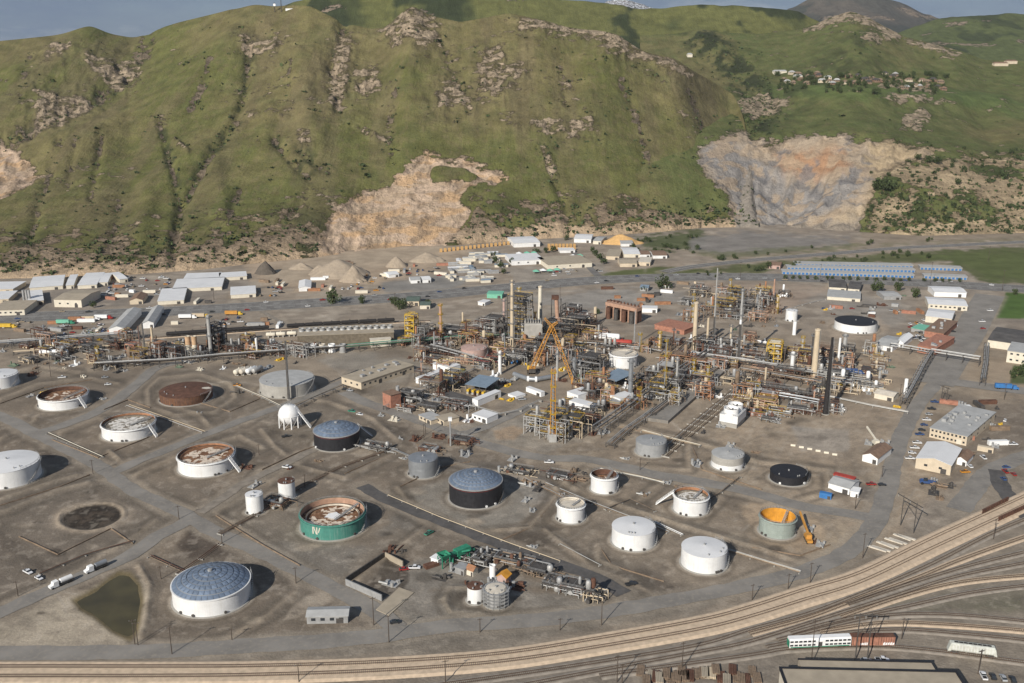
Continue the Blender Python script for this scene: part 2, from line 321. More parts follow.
sc = sst(9, -7, dpoly(U, V, scar, 40)+8*(nA-.5))*(1-sst(2, -2, dpoly(U, V, hole, 20)+5*(nA-.5)))
sc = np.maximum(sc, sst(9, -7, dpoly(U, V, lscar, 40)+8*(nA-.5)))
rq = sst(3, -3, dpoly(U, V, [(700, 150), (712, 142), (735, 133), (760, 130), (760, 235), (736, 228), (730, 205), (722, 195), (708, 178), (698, 166)], 40)+6*(nA-.5)); bare(rq, (.25, .22, .185))
bare(sc, SAND); colmix(C2, sc*sst(.45, .6, fbm(U*.08, V*.22, 4))*.7, (.36, .275, .19)); colmix(C2, sc*sst(.52, .62, fbm(U*.04+9, V*.2, 4))*.8, (.46, .30, .165)); colmix(C2, sc*sst(.58, .64, fbm(U*.10+3, V*.14, 4))*.7, (.22, .165, .115))
Z -= sc*7; Z += np.maximum(sc, rq)*9*(ridged(U*.055+V*.02, V*.05, 4)-.5)
# foot of the range: eroded banks of pale soil
ft = sst(.17, .02, SS)*sst(-.001, .02, SS); Z += ft*7*(ridged(X*.016, Y*.012, 4)-.5)
# sheep-track bench crossing the slope
bench = np.exp(-(dline(U, V, [(40, 172), (120, 168), (230, 150), (330, 118), (420, 106), (520, 105), (640, 110), (720, 118)], 20)/1.3)**2); colmix(C, bench*.25, (.14, .12, .06))
Z[0] = -1.5; HA = (X, Y, Z)
mh = hill_mat('hill_cover')
setp(grid_mesh('hillside', X, Y, Z, C, mh, True, C2, M), kind='structure')
TERR = [(U, V, X, Y, Z, SS)]
# --- right-hand hill with the big quarry and the bench of houses
VRC = [(520, 40), (640, 36), (700, 32), (760, 34), (801, 29), (825, 21), (850, 17), (872, 22), (903, 35), (930, 43), (961, 51), (985, 60), (1024, 61), (1100, 66), (1284, 80)]
YRC = [(520, 2300), (760, 2350), (850, 2350), (960, 2250), (1284, 2200)]
X, Y, Z, U, V, SS = surf(640, 1284, 1.5, 190, V0, VRC, YRC, 500, prof=(np.linspace(0, 1, 60), np.interp(np.convolve(np.pad(np.linspace(0, 1, 60), 6, mode='reflect', reflect_type='odd'), np.ones(13)/13, 'valid'), [0, .25, .47, .62, .78, .9, 1], [0, .08, .2, .42, .68, .85, 1])))
gul = [([(738, 60), (750, 90), (768, 112), (752, 135)], 10, 9), ([(700, 62), (745, 80)], 6, 9), ([(790, 55), (770, 100)], 10, 8), ([(880, 165), (905, 200), (915, 228)], 8, 7), ([(960, 95), (1000, 150)], 6, 8), ([(905, 40), (930, 60), (945, 75)], 8, 7)]
rid = [([(850, 17), (856, 40), (862, 60)], 12, 22), ([(800, 95), (900, 100), (1000, 105)], 12, 10), ([(700, 40), (720, 52)], 10, 12)]
Z = relief(U, V, X, Y, SS, Z, gul, rid)
fall = SS*(1-SS**8)*np.clip(SS*6, 0, 1)
Z += fall*9*(ridged(X*.008, Y*.004+3, 3)-.55)+fall*6*(fbm(X*.018, Y*.014, 4)-.5)
nA = fbm(U*.11, V*.16, 4); nB = fbm(X*.005, Y*.005, 4); nC = fbm(X*.045, Y*.045, 3); nD = fbm(X*.15, Y*.1, 3)
C = np.zeros(U.shape+(3,)); C[:] = (.094, .104, .038)
colmix(C, sst(.45, .7, nB)*.8, OLIVE); colmix(C, sst(.5, .75, nC)*.4, (.074, .100, .034)); colmix(C, sst(.55, .72, nD)*.3, (.15, .12, .065))
colmix(C, sst(.35, .05, dline(U, V, [(770, 92), (860, 96), (960, 100), (1024, 112)], 40)/14-.4)*.5, (.078, .118, .036))
rockp = [[(799, 31), (825, 22), (852, 16), (874, 22), (904, 36), (895, 40), (870, 30), (845, 26), (818, 32)], [(728, 106), (748, 98), (768, 92), (786, 104), (770, 112), (752, 118), (735, 114)], [(860, 42), (890, 40), (888, 44), (868, 46)], [(878, 92), (905, 86), (938, 94), (930, 100), (905, 98)], [(884, 102), (944, 106), (946, 109), (890, 106)], [(900, 120), (925, 112), (930, 118), (918, 132), (900, 130)], [(905, 38), (960, 52), (956, 56), (918, 46)]]
C2 = np.zeros(C.shape); C2[:] = ROCK; M = np.zeros(U.shape); rk = np.zeros(U.shape)
for p in rockp: rk = np.maximum(rk, sst(4, -4, dpoly(U, V, p, 30)+8*(nA-.5))+.34*sst(18, 2, dpoly(U, V, p, 40)+14*(nA-.5)))
rk = np.clip(rk, 0, 1); bare(rk*.66, ROCK); bare(sst(.62, .74, fbm(X*.02, Y*.03+20, 5, .6))*sst(.35, .5, SS)*.42, ROCK); Z += rk*11*(ridged(U*.11, V*.11, 4)-.32)*sst(.999, .96, SS)
scrub = sst(.45, .57, fbm(U*.10+70, V*.18, 4))*np.maximum(sst(26, 6, dline(U, V, [(700, 40), (740, 70), (765, 110), (750, 135)], 60)), sst(30, 5, dline(U, V, [(760, 120), (830, 70), (870, 50)], 40))*.6)
colmix(C, scrub, DARKG)
q = [(700, 150), (712, 140), (740, 130), (768, 141), (797, 132), (846, 136), (887, 143), (930, 150), (935, 160), (890, 168), (872, 190), (866, 210), (850, 236), (690, 240), (731, 214), (728, 195), (710, 178), (698, 166)]
quarry_poly = q
qm = sst(9, -7, dpoly(U, V, q, 50)+10*(nA-.5))
bare(qm, (.34, .272, .20)); colmix(C2, qm*sst(12, -6, dpoly(U, V, [(708, 150), (740, 150), (800, 170), (850, 175), (860, 195), (800, 205), (760, 222), (735, 205)], 40)+24*(nA-.5)), (.24, .222, .205))
colmix(C2, qm*sst(8, -4, dpoly(U, V, [(775, 146), (840, 150), (846, 164), (820, 166), (790, 158)], 40)+14*(nA-.5))*.8, (.36, .20, .11))
dg = fbm(U*.05+V*.06, V*.13-U*.02+2, 4); colmix(C2, qm*sst(.54, .61, dg)*.75, (.15, .145, .145)); colmix(C2, qm*sst(.56, .62, fbm(U*.09+5, V*.16+2, 4))*.7, (.34, .26, .18)); colmix(C2, qm*sst(10, 3, dline(U, V, [(835, 222), (870, 205), (900, 190)], 30))*.6, (.42, .33, .22))
qm2 = qm*sst(712, 750, U); Z -= qm2*(5+26*np.exp(-((U-785)/48)**2-((V-182)/34)**2)); Z += qm2*16*(ridged((U+V*.55)*.05+.3*fbm(U*.05, V*.05, 2), V*.022, 3)-.5)+qm2*6*(ridged(U*.09, V*.09, 3)-.5)
# worked benches step down the face
stp = (V-U*.10)*.085; Z += qm2*3.0*(np.abs((stp % 1)-.5)*2-.5)
flank = sst(.58, .34, SS)*sst(850, 885, U)
bare(flank*(.36+.5*sst(.40, .55, fbm(X*.018+3, Y*.02, 4))), (.29, .225, .145)); colmix(C, flank*sst(.52, .60, fbm(X*.03+30, Y*.03, 4))*.8, (.045, .058, .022)); bare(flank*sst(.58, .66, fbm(X*.02+60, Y*.05, 4))*.9, (.38, .295, .19)); Z += flank*5*(ridged(X*.012, Y*.015, 4)-.5)
low = sst(.10, .02, SS)*sst(900, 840, U); bare(low*.6, (.24, .205, .165))
Z[0] = -1.5
setp(grid_mesh('quarry_hill', X, Y, Z, C, mh, True, C2, M), kind='structure'); TERR.append((U, V, X, Y, Z, SS))
# --- higher hills behind the crest
foot_Y = [(-260, 2250), (1300, 2250)]
def back_hill(name, u0, u1, vr, Yr, vb, base, tint, seed, amp=14, rough=1, snow=None):
    global foot_Y
    X, Y, Z, U, V, SS = surf(u0, u1, 2.0, 90, [(u0, vb), (u1, vb)], vr, [(u0, Yr), (u1, Yr)], 900, expo=1.0, foot=False, zdrop=200)
    k = 2400/Yr
    Z += SS*amp/k*(ridged(X*.006*k+seed, Y*.004*k, 4)-.5)*rough
    C = np.zeros(U.shape+(3,)); C[:] = base
    colmix(C, sst(.48, .62, fbm(X*.008*k+seed, Y*.006*k, 4)), tint[0]); colmix(C, sst(.55, .64, fbm(X*.016*k+seed*2, Y*.012*k, 4)), tint[1])
    C2 = np.zeros(C.shape); C2[:] = snow or (.24, .19, .14); M = (sst(.3, .75, SS)*.50 if snow else sst(.60, .72, fbm(X*.01*k+seed, Y*.02*k, 4))*.6)
    setp(grid_mesh(name, X, Y, Z, C, mh, True, C2, M), kind='structure'); TERR.append((U, V, X, Y, Z, SS))
foot_Y = [(-300, 2550), (1300, 2550)]
back_hill('green_hills', 230, 840, [(230, 30), (262, 14), (290, 4), (310, -1), (350, -7), (420, -12), (500, -9), (556, -1), (575, 1), (600, 4), (622, 6), (645, 11), (662, 10), (700, 5), (740, 5), (797, 12), (840, 34)], 3100, 110, GREEN, ((.05, .058, .022), (.03, .038, .016)), 3)
foot_Y = [(-300, 3000), (1300, 3000)]
back_hill('side_hill', 860, 1290, [(860, 60), (885, 42), (903, 32), (936, 20), (977, 18), (1010, 15), (1060, 22), (1150, 20), (1290, 34)], 3900, 90, (.075, .09, .034), ((.06, .07, .03), (.04, .05, .022)), 11)
foot_Y = [(-300, 5200), (1300, 5200)]
back_hill('far_mountain', 740, 1290, [(740, 34), (780, 18), (797, 10), (817, 1), (845, -2), (880, -1), (903, 6), (925, 16), (960, 22), (1060, 30), (1290, 36)], 6500, 60, (.062, .060, .052), ((.042, .046, .040), (.085, .075, .062)), 23, amp=26)
foot_Y = [(-300, 7600), (1300, 7600)]
back_hill('snowy_peak', 560, 760, [(560, 30), (590, 12), (608, 4), (626, 0), (640, 3), (655, 9), (680, 18), (760, 32)], 9500, 60, (.10, .09, .08), ((.08, .075, .07), (.13, .11, .10)), 31, amp=40, snow=(.78, .80, .84))
PXS = [PX(X_, Y_2, Z_) for _, _, X_, Y_2, Z_, _ in TERR[:2]]
def hill_pt(u, v):        # where the photo's pixel meets the modelled slope (nearest surface first)
    best = None
    for (U, V, X, Y, Z, SS), P in zip(TERR[:2], PXS):
        d = (P[0]-u)**2+(P[1]-v)**2+np.where((SS >= 1), 1e6, 0)
        i = np.unravel_index(np.argmin(d), d.shape)
        if d[i] < 9 and (best is None or Y[i] < best[1]): best = (X[i], Y[i], Z[i])
    return Vector(best) if best else None
# ------------------------------------------------------------------ roads (surveyed centre lines, width in metres)
ROADS = [
 ('road', [(-60, 396), (0, 416), (36, 434), (92, 462), (133, 490), (178, 511), (215, 532), (250, 547), (290, 566), (331, 587), (372, 609), (398, 628)], 9, 'asphalt_worn'),
 ('road', [(114, 472), (140, 460), (156, 454), (190, 440), (211, 432), (243, 420), (279, 407), (313, 394), (344, 381), (362, 376)], 8, 'asphalt_worn'),
 ('road', [(36, 434), (83, 418), (105, 407), (122, 396), (140, 381), (156, 368), (180, 362)], 9, 'asphalt_worn'),
 ('road', [(-60, 640), (0, 612), (50, 590), (85, 575), (117, 562), (140, 549), (156, 537), (178, 526), (196, 516)], 9, 'asphalt_worn'),
 ('gravel_road', [(200, 513), (222, 498), (245, 483), (280, 466), (317, 448)], 6, 'gravel'),
 ('road', [(-160, 655), (0, 653), (130, 652), (260, 645), (361, 638), (445, 626), (510, 622), (583, 615), (667, 601), (750, 585), (814, 568), (850, 550), (872, 528), (884, 500), (890, 478), (896, 452), (905, 428), (917, 406), (930, 390), (940, 380)], 10, 'asphalt_worn'),
 ('service_lane', [(362, 486), (384, 498), (440, 521), (510, 548), (560, 565), (595, 577), (624, 594)], 8, 'asphalt_dark'),
 ('road', [(344, 392), (370, 404), (420, 421), (481, 443), (537, 457), (584, 459), (620, 466), (657, 475), (696, 481), (750, 492), (800, 506), (850, 514), (882, 520)], 10, 'asphalt_worn'),
 ('lane', [(449, 436), (470, 432), (492, 424), (516, 413), (535, 404)], 8, 'asphalt_worn'),
 ('lane', [(240, 300), (300, 332)], 5, 'gravel'),
 ('freeway', [(-200, 328), (0, 318), (175, 311), (345, 301), (430, 295), (515, 287), (600, 280), (685, 277), (760, 277), (850, 280), (940, 284), (1024, 289), (1250, 302)], 34, 'asphalt'),
 ('hill_road', [(664, 272), (690, 267), (720, 263.5), (776, 258), (840, 253), (899, 248), (960, 245), (1022, 242), (1250, 232)], 14, 'asphalt'),
 ('avenue', [(934, 384), (952, 357), (968, 334), (980, 312), (990, 295)], 26, 'asphalt_worn'),
 ('cross_road', [(925, 378), (960, 383), (1024, 391), (1150, 404)], 16, 'asphalt_worn'),
 ('yard_lane', [(1075, 440), (1010, 462), (985, 476), (970, 495), (958, 510)], 12, 'asphalt_worn'),
 ('yard_lane', [(996, 470), (1004, 490), (1030, 520)], 9, 'asphalt_dark'),
 ('lane', [(566, 246), (580, 258), (592, 270), (598, 276)], 8, 'asphalt'),
]
us = np.concatenate([[-6000, -2500, -1100, -500, -260], np.arange(-150, 1176, 1.7), [1284, 1600, 2200, 3600, 7000]])
vs_ = np.concatenate([[218, 224], np.arange(227, 330, .8), np.arange(330, 772, 1.25), [800, 850, 950, 1150, 1500, 2200, 3200]])
U, V = np.meshgrid(us, vs_[::-1]); cx = (U-512)/F; cy = (341.5-V)/F
t = CAMH/(sp-cy*cp); X = cx*t; Y = (cp+cy*sp)*t; Z = np.zeros(U.shape)
n1 = fbm(X*.02, Y*.02, 5); n2 = fbm(X*.09, Y*.09, 4); n3 = fbm(X*.3, Y*.3, 3); n4 = fbm(X*.006+5, Y*.006, 4)
C = np.zeros(U.shape+(3,)); C[:] = (.285, .230, .172)
colmix(C, sst(.4, .65, n4)*.55, (.205, .180, .150)); colmix(C, sst(.45, .7, n1)*.6, (.175, .148, .118)); colmix(C, sst(.52, .7, n2)*.4, (.285, .240, .185))
colmix(C, sst(.56, .68, fbm(X*.05+40, Y*.05, 4))*.35, (.120, .105, .088))
def P(pts, rgb, a=1.0, soft=3, nz=6, sv=1.0):
    d = dpoly(U, V, pts, 80, sv); colmix(C, sst(soft, -soft, d+nz*(n2-.5)*2)*a, rgb)
DK = (.105, .088, .072); MID = (.15, .128, .105); GRY = (.19, .18, .168); PALE = (.30, .255, .20); OIL = (.055, .046, .038)
for pts_, a_ in (([(-200, 385), (60, 370), (160, 372), (330, 400), (420, 425), (560, 470), (620, 560), (600, 625), (300, 660), (-200, 665)], .62), ([(540, 470), (640, 475), (760, 500), (800, 560), (700, 600), (600, 600)], .35)): P(pts_, (.128, .106, .085), a_, 14, 26)
# broad covers
P([(-200, 480), (60, 455), (110, 470), (190, 515), (120, 560), (0, 608), (-200, 680)], MID, .85, 8)
P([(125, 470), (240, 500), (330, 575), (390, 615), (280, 650), (160, 650), (130, 600), (190, 530)], MID, .6, 8)
P([(-200, 645), (200, 640), (500, 618), (700, 590), (800, 565), (700, 610), (480, 650), (200, 664), (-200, 664)], (.165, .148, .125), .8, 4)
P([(-60, 636), (20, 615), (70, 592), (140, 575), (150, 600), (138, 645), (60, 648), (-60, 650)], (.36, .315, .25), .8, 5, 10)
P([(96, 505), (110, 500), (122, 508), (118, 522), (96, 531), (72, 532), (58, 522), (70, 510)], (.275, .225, .17), .6, 6)
P([(0, 530), (30, 550), (55, 575), (50, 580), (20, 560), (0, 548)], DK, .8, 4)
P([(190, 530), (230, 555), (190, 560), (175, 545)], (.07, .055, .045), .8, 3)
P([(258, 556), (300, 575), (270, 600), (250, 615), (180, 640), (160, 625), (240, 605)], DK, .55, 8, 12)
P([(296, 600), (330, 590), (335, 600), (285, 622), (276, 626)], (.36, .31, .25), .7, 2, 4)
P([(220, 480), (300, 500), (345, 550), (380, 540), (420, 520), (372, 500), (350, 490), (420, 525), (330, 590), (280, 560), (230, 520)], (.19, .168, .14), .6, 6)
P([(250, 540), (300, 548), (370, 545), (420, 522), (400, 510), (340, 575), (290, 560)], (.16, .15, .135), .6, 6, 12)
P([(408, 492), (450, 478), (500, 480), (545, 490), (520, 525), (480, 530), (420, 510)], (.21, .195, .17), .9, 3, 4)        # gravel round the dark dome tank
P([(430, 455), (540, 470), (560, 490), (535, 510), (500, 475), (440, 470)], GRY, .5, 5)
P([(520, 525), (545, 515), (562, 534), (540, 545), (515, 540)], OIL, .75, 6, 16)
P([(590, 556), (640, 560), (680, 585), (650, 600), (610, 595), (595, 575)], (.085, .075, .065), .75, 7, 16)
P([(590, 572), (620, 580), (640, 596), (605, 606), (585, 592)], (.055, .05, .045), .8, 4, 10)
P([(430, 590), (520, 590), (600, 600), (620, 612), (560, 620), (440, 622), (380, 635), (400, 612), (360, 600), (420, 560), (560, 585)], (.20, .186, .165), .8, 4, 6)
P([(438, 600), (450, 590), (468, 590), (510, 606), (560, 612), (500, 620), (448, 618)], (.115, .102, .085), .7, 3, 4)
P([(365, 590), (385, 560), (405, 555), (408, 580), (396, 600), (375, 598)], OIL, .85, 2, 3)
P([(620, 500), (700, 510), (770, 540), (745, 575), (700, 590), (600, 560), (560, 520)], (.215, .182, .145), .6, 8)
P([(656, 566), (690, 585), (730, 580), (700, 595), (650, 590)], (.12, .10, .082), .6, 5, 12)
P([(740, 505), (760, 500), (820, 515), (830, 545), (790, 552), (755, 545)], (.40, .31, .22), .7, 4, 8)
P([(810, 545), (840, 520), (850, 535), (825, 560)], (.33, .27, .20), .6, 3)
P([(790, 425), (850, 430), (848, 452), (800, 450)], (.25, .24, .225), .9, 2, 3)
P([(840, 480), (885, 490), (878, 505), (838, 492)], (.10, .092, .085), .8, 2, 3)
P([(930, 395), (1024, 400), (1100, 420), (1100, 470), (985, 475), (965, 490), (940, 480), (975, 420)], (.14, .12, .10), .7, 6, 8)
P([(775, 455), (860, 460), (880, 440), (860, 420), (780, 430)], (.30, .25, .195), .5, 6)
P([(905, 510), (960, 480), (985, 510), (930, 540), (900, 545)], (.26, .22, .18), .7, 5)
P([(440, 428), (500, 445), (545, 452), (588, 440), (560, 430), (520, 415)], (.23, .215, .19), .7, 3, 3)
P([(492, 430), (512, 424), (526, 430), (514, 441), (495, 440)], (.31, .235, .165), .9, 2, 3)
P([(240, 408), (280, 395), (305, 400), (350, 410), (370, 440), (320, 445), (280, 440), (262, 425)], (.17, .148, .12), .5, 6)
P([(340, 352), (420, 360), (450, 372), (380, 385), (340, 372), (320, 360)], (.22, .205, .18), .7, 4)
# far apron: dusty yards, gravel pits, green verges
far = sst(345, 320, V)
colmix(C, far*.55, (.235, .202, .168)); colmix(C, far*sst(.5, .65, fbm(X*.012+9, Y*.02, 4))*.6, (.20, .175, .15)); colmix(C, far*sst(.55, .66, fbm(X*.05+1, Y*.08, 3))*.5, (.34, .30, .25))
for k in range(46):          # worn lanes and strips of bare soil along the freeway corridor
    r_ = random.Random(300+k); u_ = r_.uniform(-80, 900); v_ = r_.uniform(284, 342); L_ = r_.uniform(60, 260); sl_ = -.045+r_.uniform(-.02, .02); d = dline(U, V, [(u_, v_), (u_+L_*.5, v_+L_*.5*sl_), (u_+L_, v_+L_*sl_+r_.uniform(-2, 2))], 10, 3); colmix(C, np.exp(-(d/r_.uniform(.8, 3.5))**2)*r_.uniform(.25, .65)*sst(.3, .5, n2), r_.choice(((.14, .125, .11), (.17, .155, .14), (.36, .315, .26), (.11, .10, .09))))
P([(-200, 292), (0, 284), (150, 282), (240, 278), (262, 290), (180, 302), (0, 312), (-200, 320)], (.19, .17, .15), .7, 4)
P([(240, 262), (310, 250), (440, 240), (470, 250), (440, 270), (380, 285), (320, 290), (260, 285)], (.34, .27, .20), .85, 5, 8)
P([(262, 268), (300, 262), (330, 255), (420, 246), (470, 246), (470, 250), (400, 262), (330, 275), (270, 285)], (.33, .275, .21), .7, 4, 6)
P([(380, 283), (440, 275), (470, 280), (452, 290), (385, 293)], (.20, .195, .185), .9, 2, 3)
P([(506, 268), (600, 262), (610, 275), (515, 282)], (.25, .225, .195), .8, 2, 3)
P([(590, 275), (660, 266), (700, 270), (690, 274), (600, 279)], (.075, .095, .03), .9, 1.2, 2)
P([(635, 237), (700, 230), (712, 240), (690, 250), (660, 252), (640, 246)], (.055, .075, .025), .85, 3, 8)
P([(690, 238), (740, 232), (850, 238), (850, 245), (780, 252), (720, 256), (690, 250)], (.185, .175, .165), .9, 3, 5)
P([(690, 252), (780, 249), (860, 244), (950, 240), (1100, 232), (1100, 238), (900, 244), (720, 260)], (.10, .11, .045), .6, 2, 5)
P([(680, 270), (780, 262), (900, 253), (1150, 240), (1150, 292), (980, 281), (950, 262), (780, 265), (760, 273), (690, 274)], (.080, .092, .036), .92, 2, 4)
P([(905, 255), (1150, 246), (1150, 285), (985, 279), (965, 264)], (.082, .104, .036), .7, 3, 6)
P([(860, 228), (960, 230), (1100, 225), (1100, 236), (900, 243), (860, 242)], (.23, .19, .145), .8, 3, 5)
P([(1006, 292), (1150, 300), (1150, 322), (996, 318)], (.066, .11, .030), 1, 1, 1)
P([(1014, 366), (1150, 375), (1150, 390), (1010, 383)], (.05, .075, .025), .9, 1.5, 2)
P([(520, 296), (660, 286), (690, 300), (620, 310), (540, 305)], (.235, .225, .21), .8, 4, 6)
P([(700, 283), (770, 283), (830, 290), (800, 305), (770, 320), (720, 300)], (.30, .235, .185), .6, 4, 6)
P([(800, 300), (830, 305), (835, 330), (900, 345), (880, 330), (905, 320), (900, 300), (830, 292)], (.24, .225, .205), .6, 4, 6)
P([(828, 322), (850, 315), (880, 318), (890, 330), (870, 340), (832, 338)], (.33, .27, .21), .7, 3, 4)
P([(930, 500), (1024, 470), (1100, 480), (1100, 700), (700, 700), (780, 640), (860, 590)], (.185, .165, .14), .6, 8)
P([(400, 664), (700, 630), (790, 650), (760, 690), (400, 690)], (.17, .15, .128), .7, 6)
P([(880, 605), (950, 590), (1024, 590), (1024, 612), (940, 615)], (.11, .108, .075), .7, 5, 10)
P([(860, 575), (900, 560), (930, 545), (960, 560), (900, 585)], (.235, .205, .17), .6, 4)
# oil-dark wheel tracks and spill blotches in the tank yards
for k in range(230):
    r_ = random.Random(k); u_ = r_.uniform(-40, 860); v_ = r_.uniform(380, 625); a_ = r_.uniform(3, 13)
    if u_ > 700 and v_ > 560: continue
    ci = slice(*np.searchsorted(us, (u_-3*a_, u_+3*a_))); ri = slice(*np.searchsorted(-V[:, 0], (-v_-1.3*a_, -v_+1.3*a_))); d = np.hypot((U[ri, ci]-u_)/a_, (V[ri, ci]-v_)/(a_*.4)); colmix(C[ri, ci], sst(1.1, .3, d+2.2*(n2[ri, ci]-.5))*r_.uniform(.3, .8), OIL if k % 3 else (.33, .28, .22))
for k in range(230):
    r_ = random.Random(900+k); u_, v_ = r_.uniform(-60, 900), r_.uniform(300, 630); a_ = r_.choice((.45, -.42, .45, -.42, 0))+r_.uniform(-.25, .25); L_ = r_.uniform(15, 80); c_ = r_.uniform(-.012, .012); pts = []
    for i in range(6): q_ = L_*i/5; pts.append((u_+q_*math.cos(a_+c_*q_), v_+q_*math.sin(a_+c_*q_)*.8))
    d = dline(U, V, pts, 12, 1.6); wd_ = r_.uniform(.5, 1.9); colmix(C, np.exp(-(d/wd_)**2)*r_.uniform(.25, .6)*sst(.3, .55, n2), r_.choice(((.34, .295, .24), (.36, .32, .27), (.12, .103, .085), (.30, .27, .235))))
qx, qy = (U-92), (V-517)+.10*(U-92); eq = np.hypot(qx/31, qy/12.5)+.12*(n2-.5); colmix(C, sst(1.5, 1.15, eq)*.7, (.30, .25, .195)); colmix(C, sst(1.03, .93, eq), (.035, .029, .024)); colmix(C, sst(.9, .5, eq)*sst(.45, .6, n3)*.5, (.075, .055, .04)); Z -= sst(1.1, .9, eq)*.5; Z += np.exp(-((eq-1.1)/.07)**2)*.6
colmix(C, sst(.52, .66, n3)*.30*sst(380, 430, V), (.13, .112, .094)); colmix(C, sst(.40, .28, n3)*.30*sst(380, 430, V), (.36, .32, .27))
# pale worn aprons round the tanks come with each tank below
# ------------------------------------------------------------------ earth banks (bunds)
BUNDS = [
 [(42, 447), (60, 432), (98, 418), (118, 424)], [(110, 452), (125, 463), (170, 447), (212, 428), (200, 415), (170, 404)], [(150, 404), (148, 390), (160, 378), (200, 374), (232, 384), (236, 398), (215, 412), (175, 415), (156, 408)],
 [(0, 500), (60, 480), (92, 472)], [(-40, 520), (10, 510), (60, 490), (110, 478), (165, 515), (130, 540), (60, 580), (-20, 612)], [(132, 476), (150, 492), (200, 512), (240, 492), (262, 468)], [(132, 476), (200, 447), (240, 436), (262, 447)],
 [(214, 512), (300, 565), (345, 590), (356, 582), (430, 525), (385, 500)], [(214, 512), (262, 486), (300, 462)], [(262, 430), (275, 446), (300, 466), (345, 478), (398, 452)], [(245, 424), (262, 412), (300, 398), (330, 402), (372, 418), (398, 440)],
 [(262, 552), (286, 570), (300, 590), (270, 615), (228, 638), (180, 645), (140, 640)], [(118, 563), (138, 565), (150, 585), (146, 620), (138, 640)], [(405, 470), (448, 462), (545, 482), (560, 492), (530, 528), (470, 532), (410, 505), (398, 488)],
 [(545, 530), (590, 565), (625, 580), (665, 600), (720, 590), (770, 570)], [(560, 482), (620, 505), (690, 528), (760, 548), (800, 562)], [(555, 490), (600, 462), (660, 480), (720, 490), (760, 498)], [(640, 500), (668, 478)], [(700, 520), (726, 492)], [(600, 545), (598, 560), (618, 568)],
 [(690, 440), (760, 462), (828, 470), (830, 492), (800, 500)], [(620, 425), (690, 440), (690, 470), (640, 468)], [(0, 400), (40, 384), (90, 378), (120, 384)], [(0, 440), (25, 427), (40, 415), (98, 405)],
 [(446, 598), (452, 588), (466, 588)], [(444, 600), (450, 612), (500, 618), (560, 612)], [(0, 375), (40, 366), (80, 372)],
]
for i, b in enumerate(BUNDS):
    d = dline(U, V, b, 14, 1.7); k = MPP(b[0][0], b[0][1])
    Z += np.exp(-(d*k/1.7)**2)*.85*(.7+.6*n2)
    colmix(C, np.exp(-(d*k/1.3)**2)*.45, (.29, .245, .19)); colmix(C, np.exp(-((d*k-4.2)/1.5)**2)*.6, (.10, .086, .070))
# the shallow evaporation pond and a deep catch pit
pond = [(72, 600), (95, 588), (118, 571), (130, 573), (140, 584), (143, 600), (138, 632), (130, 641), (112, 632), (92, 616), (80, 610)]
dp = dpoly(U, V, pond, 60); Z -= sst(4, -10, dp)*.9; colmix(C, sst(4, -2, dp), (.13, .105, .06))
# gravel heaps in the pit at the hill foot come as things; small lumps everywhere
Z += .22*(n2-.5)*sst(330, 360, V)+.10*(n3-.5)*sst(400, 460, V)
RD = np.full(U.shape, 1e3)
for nm, pts, wd, m in ROADS:
    wp = [(G(*p).x, G(*p).y) for p in pts]; RD = np.minimum(RD, dline(X, Y, wp, 60)-wd/2)
FLAT = [(-3, 3)]
Z = np.where(RD < 4, np.minimum(Z, 0)*1.0 - .12, Z)
Z = np.where((RD >= 4) & (RD < 9), Z*sst(4, 9, RD) - .12*(1-sst(4, 9, RD)), Z)
colmix(C, sst(5, 1, RD)*.45, (.27, .235, .19))
FLATTEN = []          # (x,y,r): levelled pads, filled by the tank table before the sheet is laid
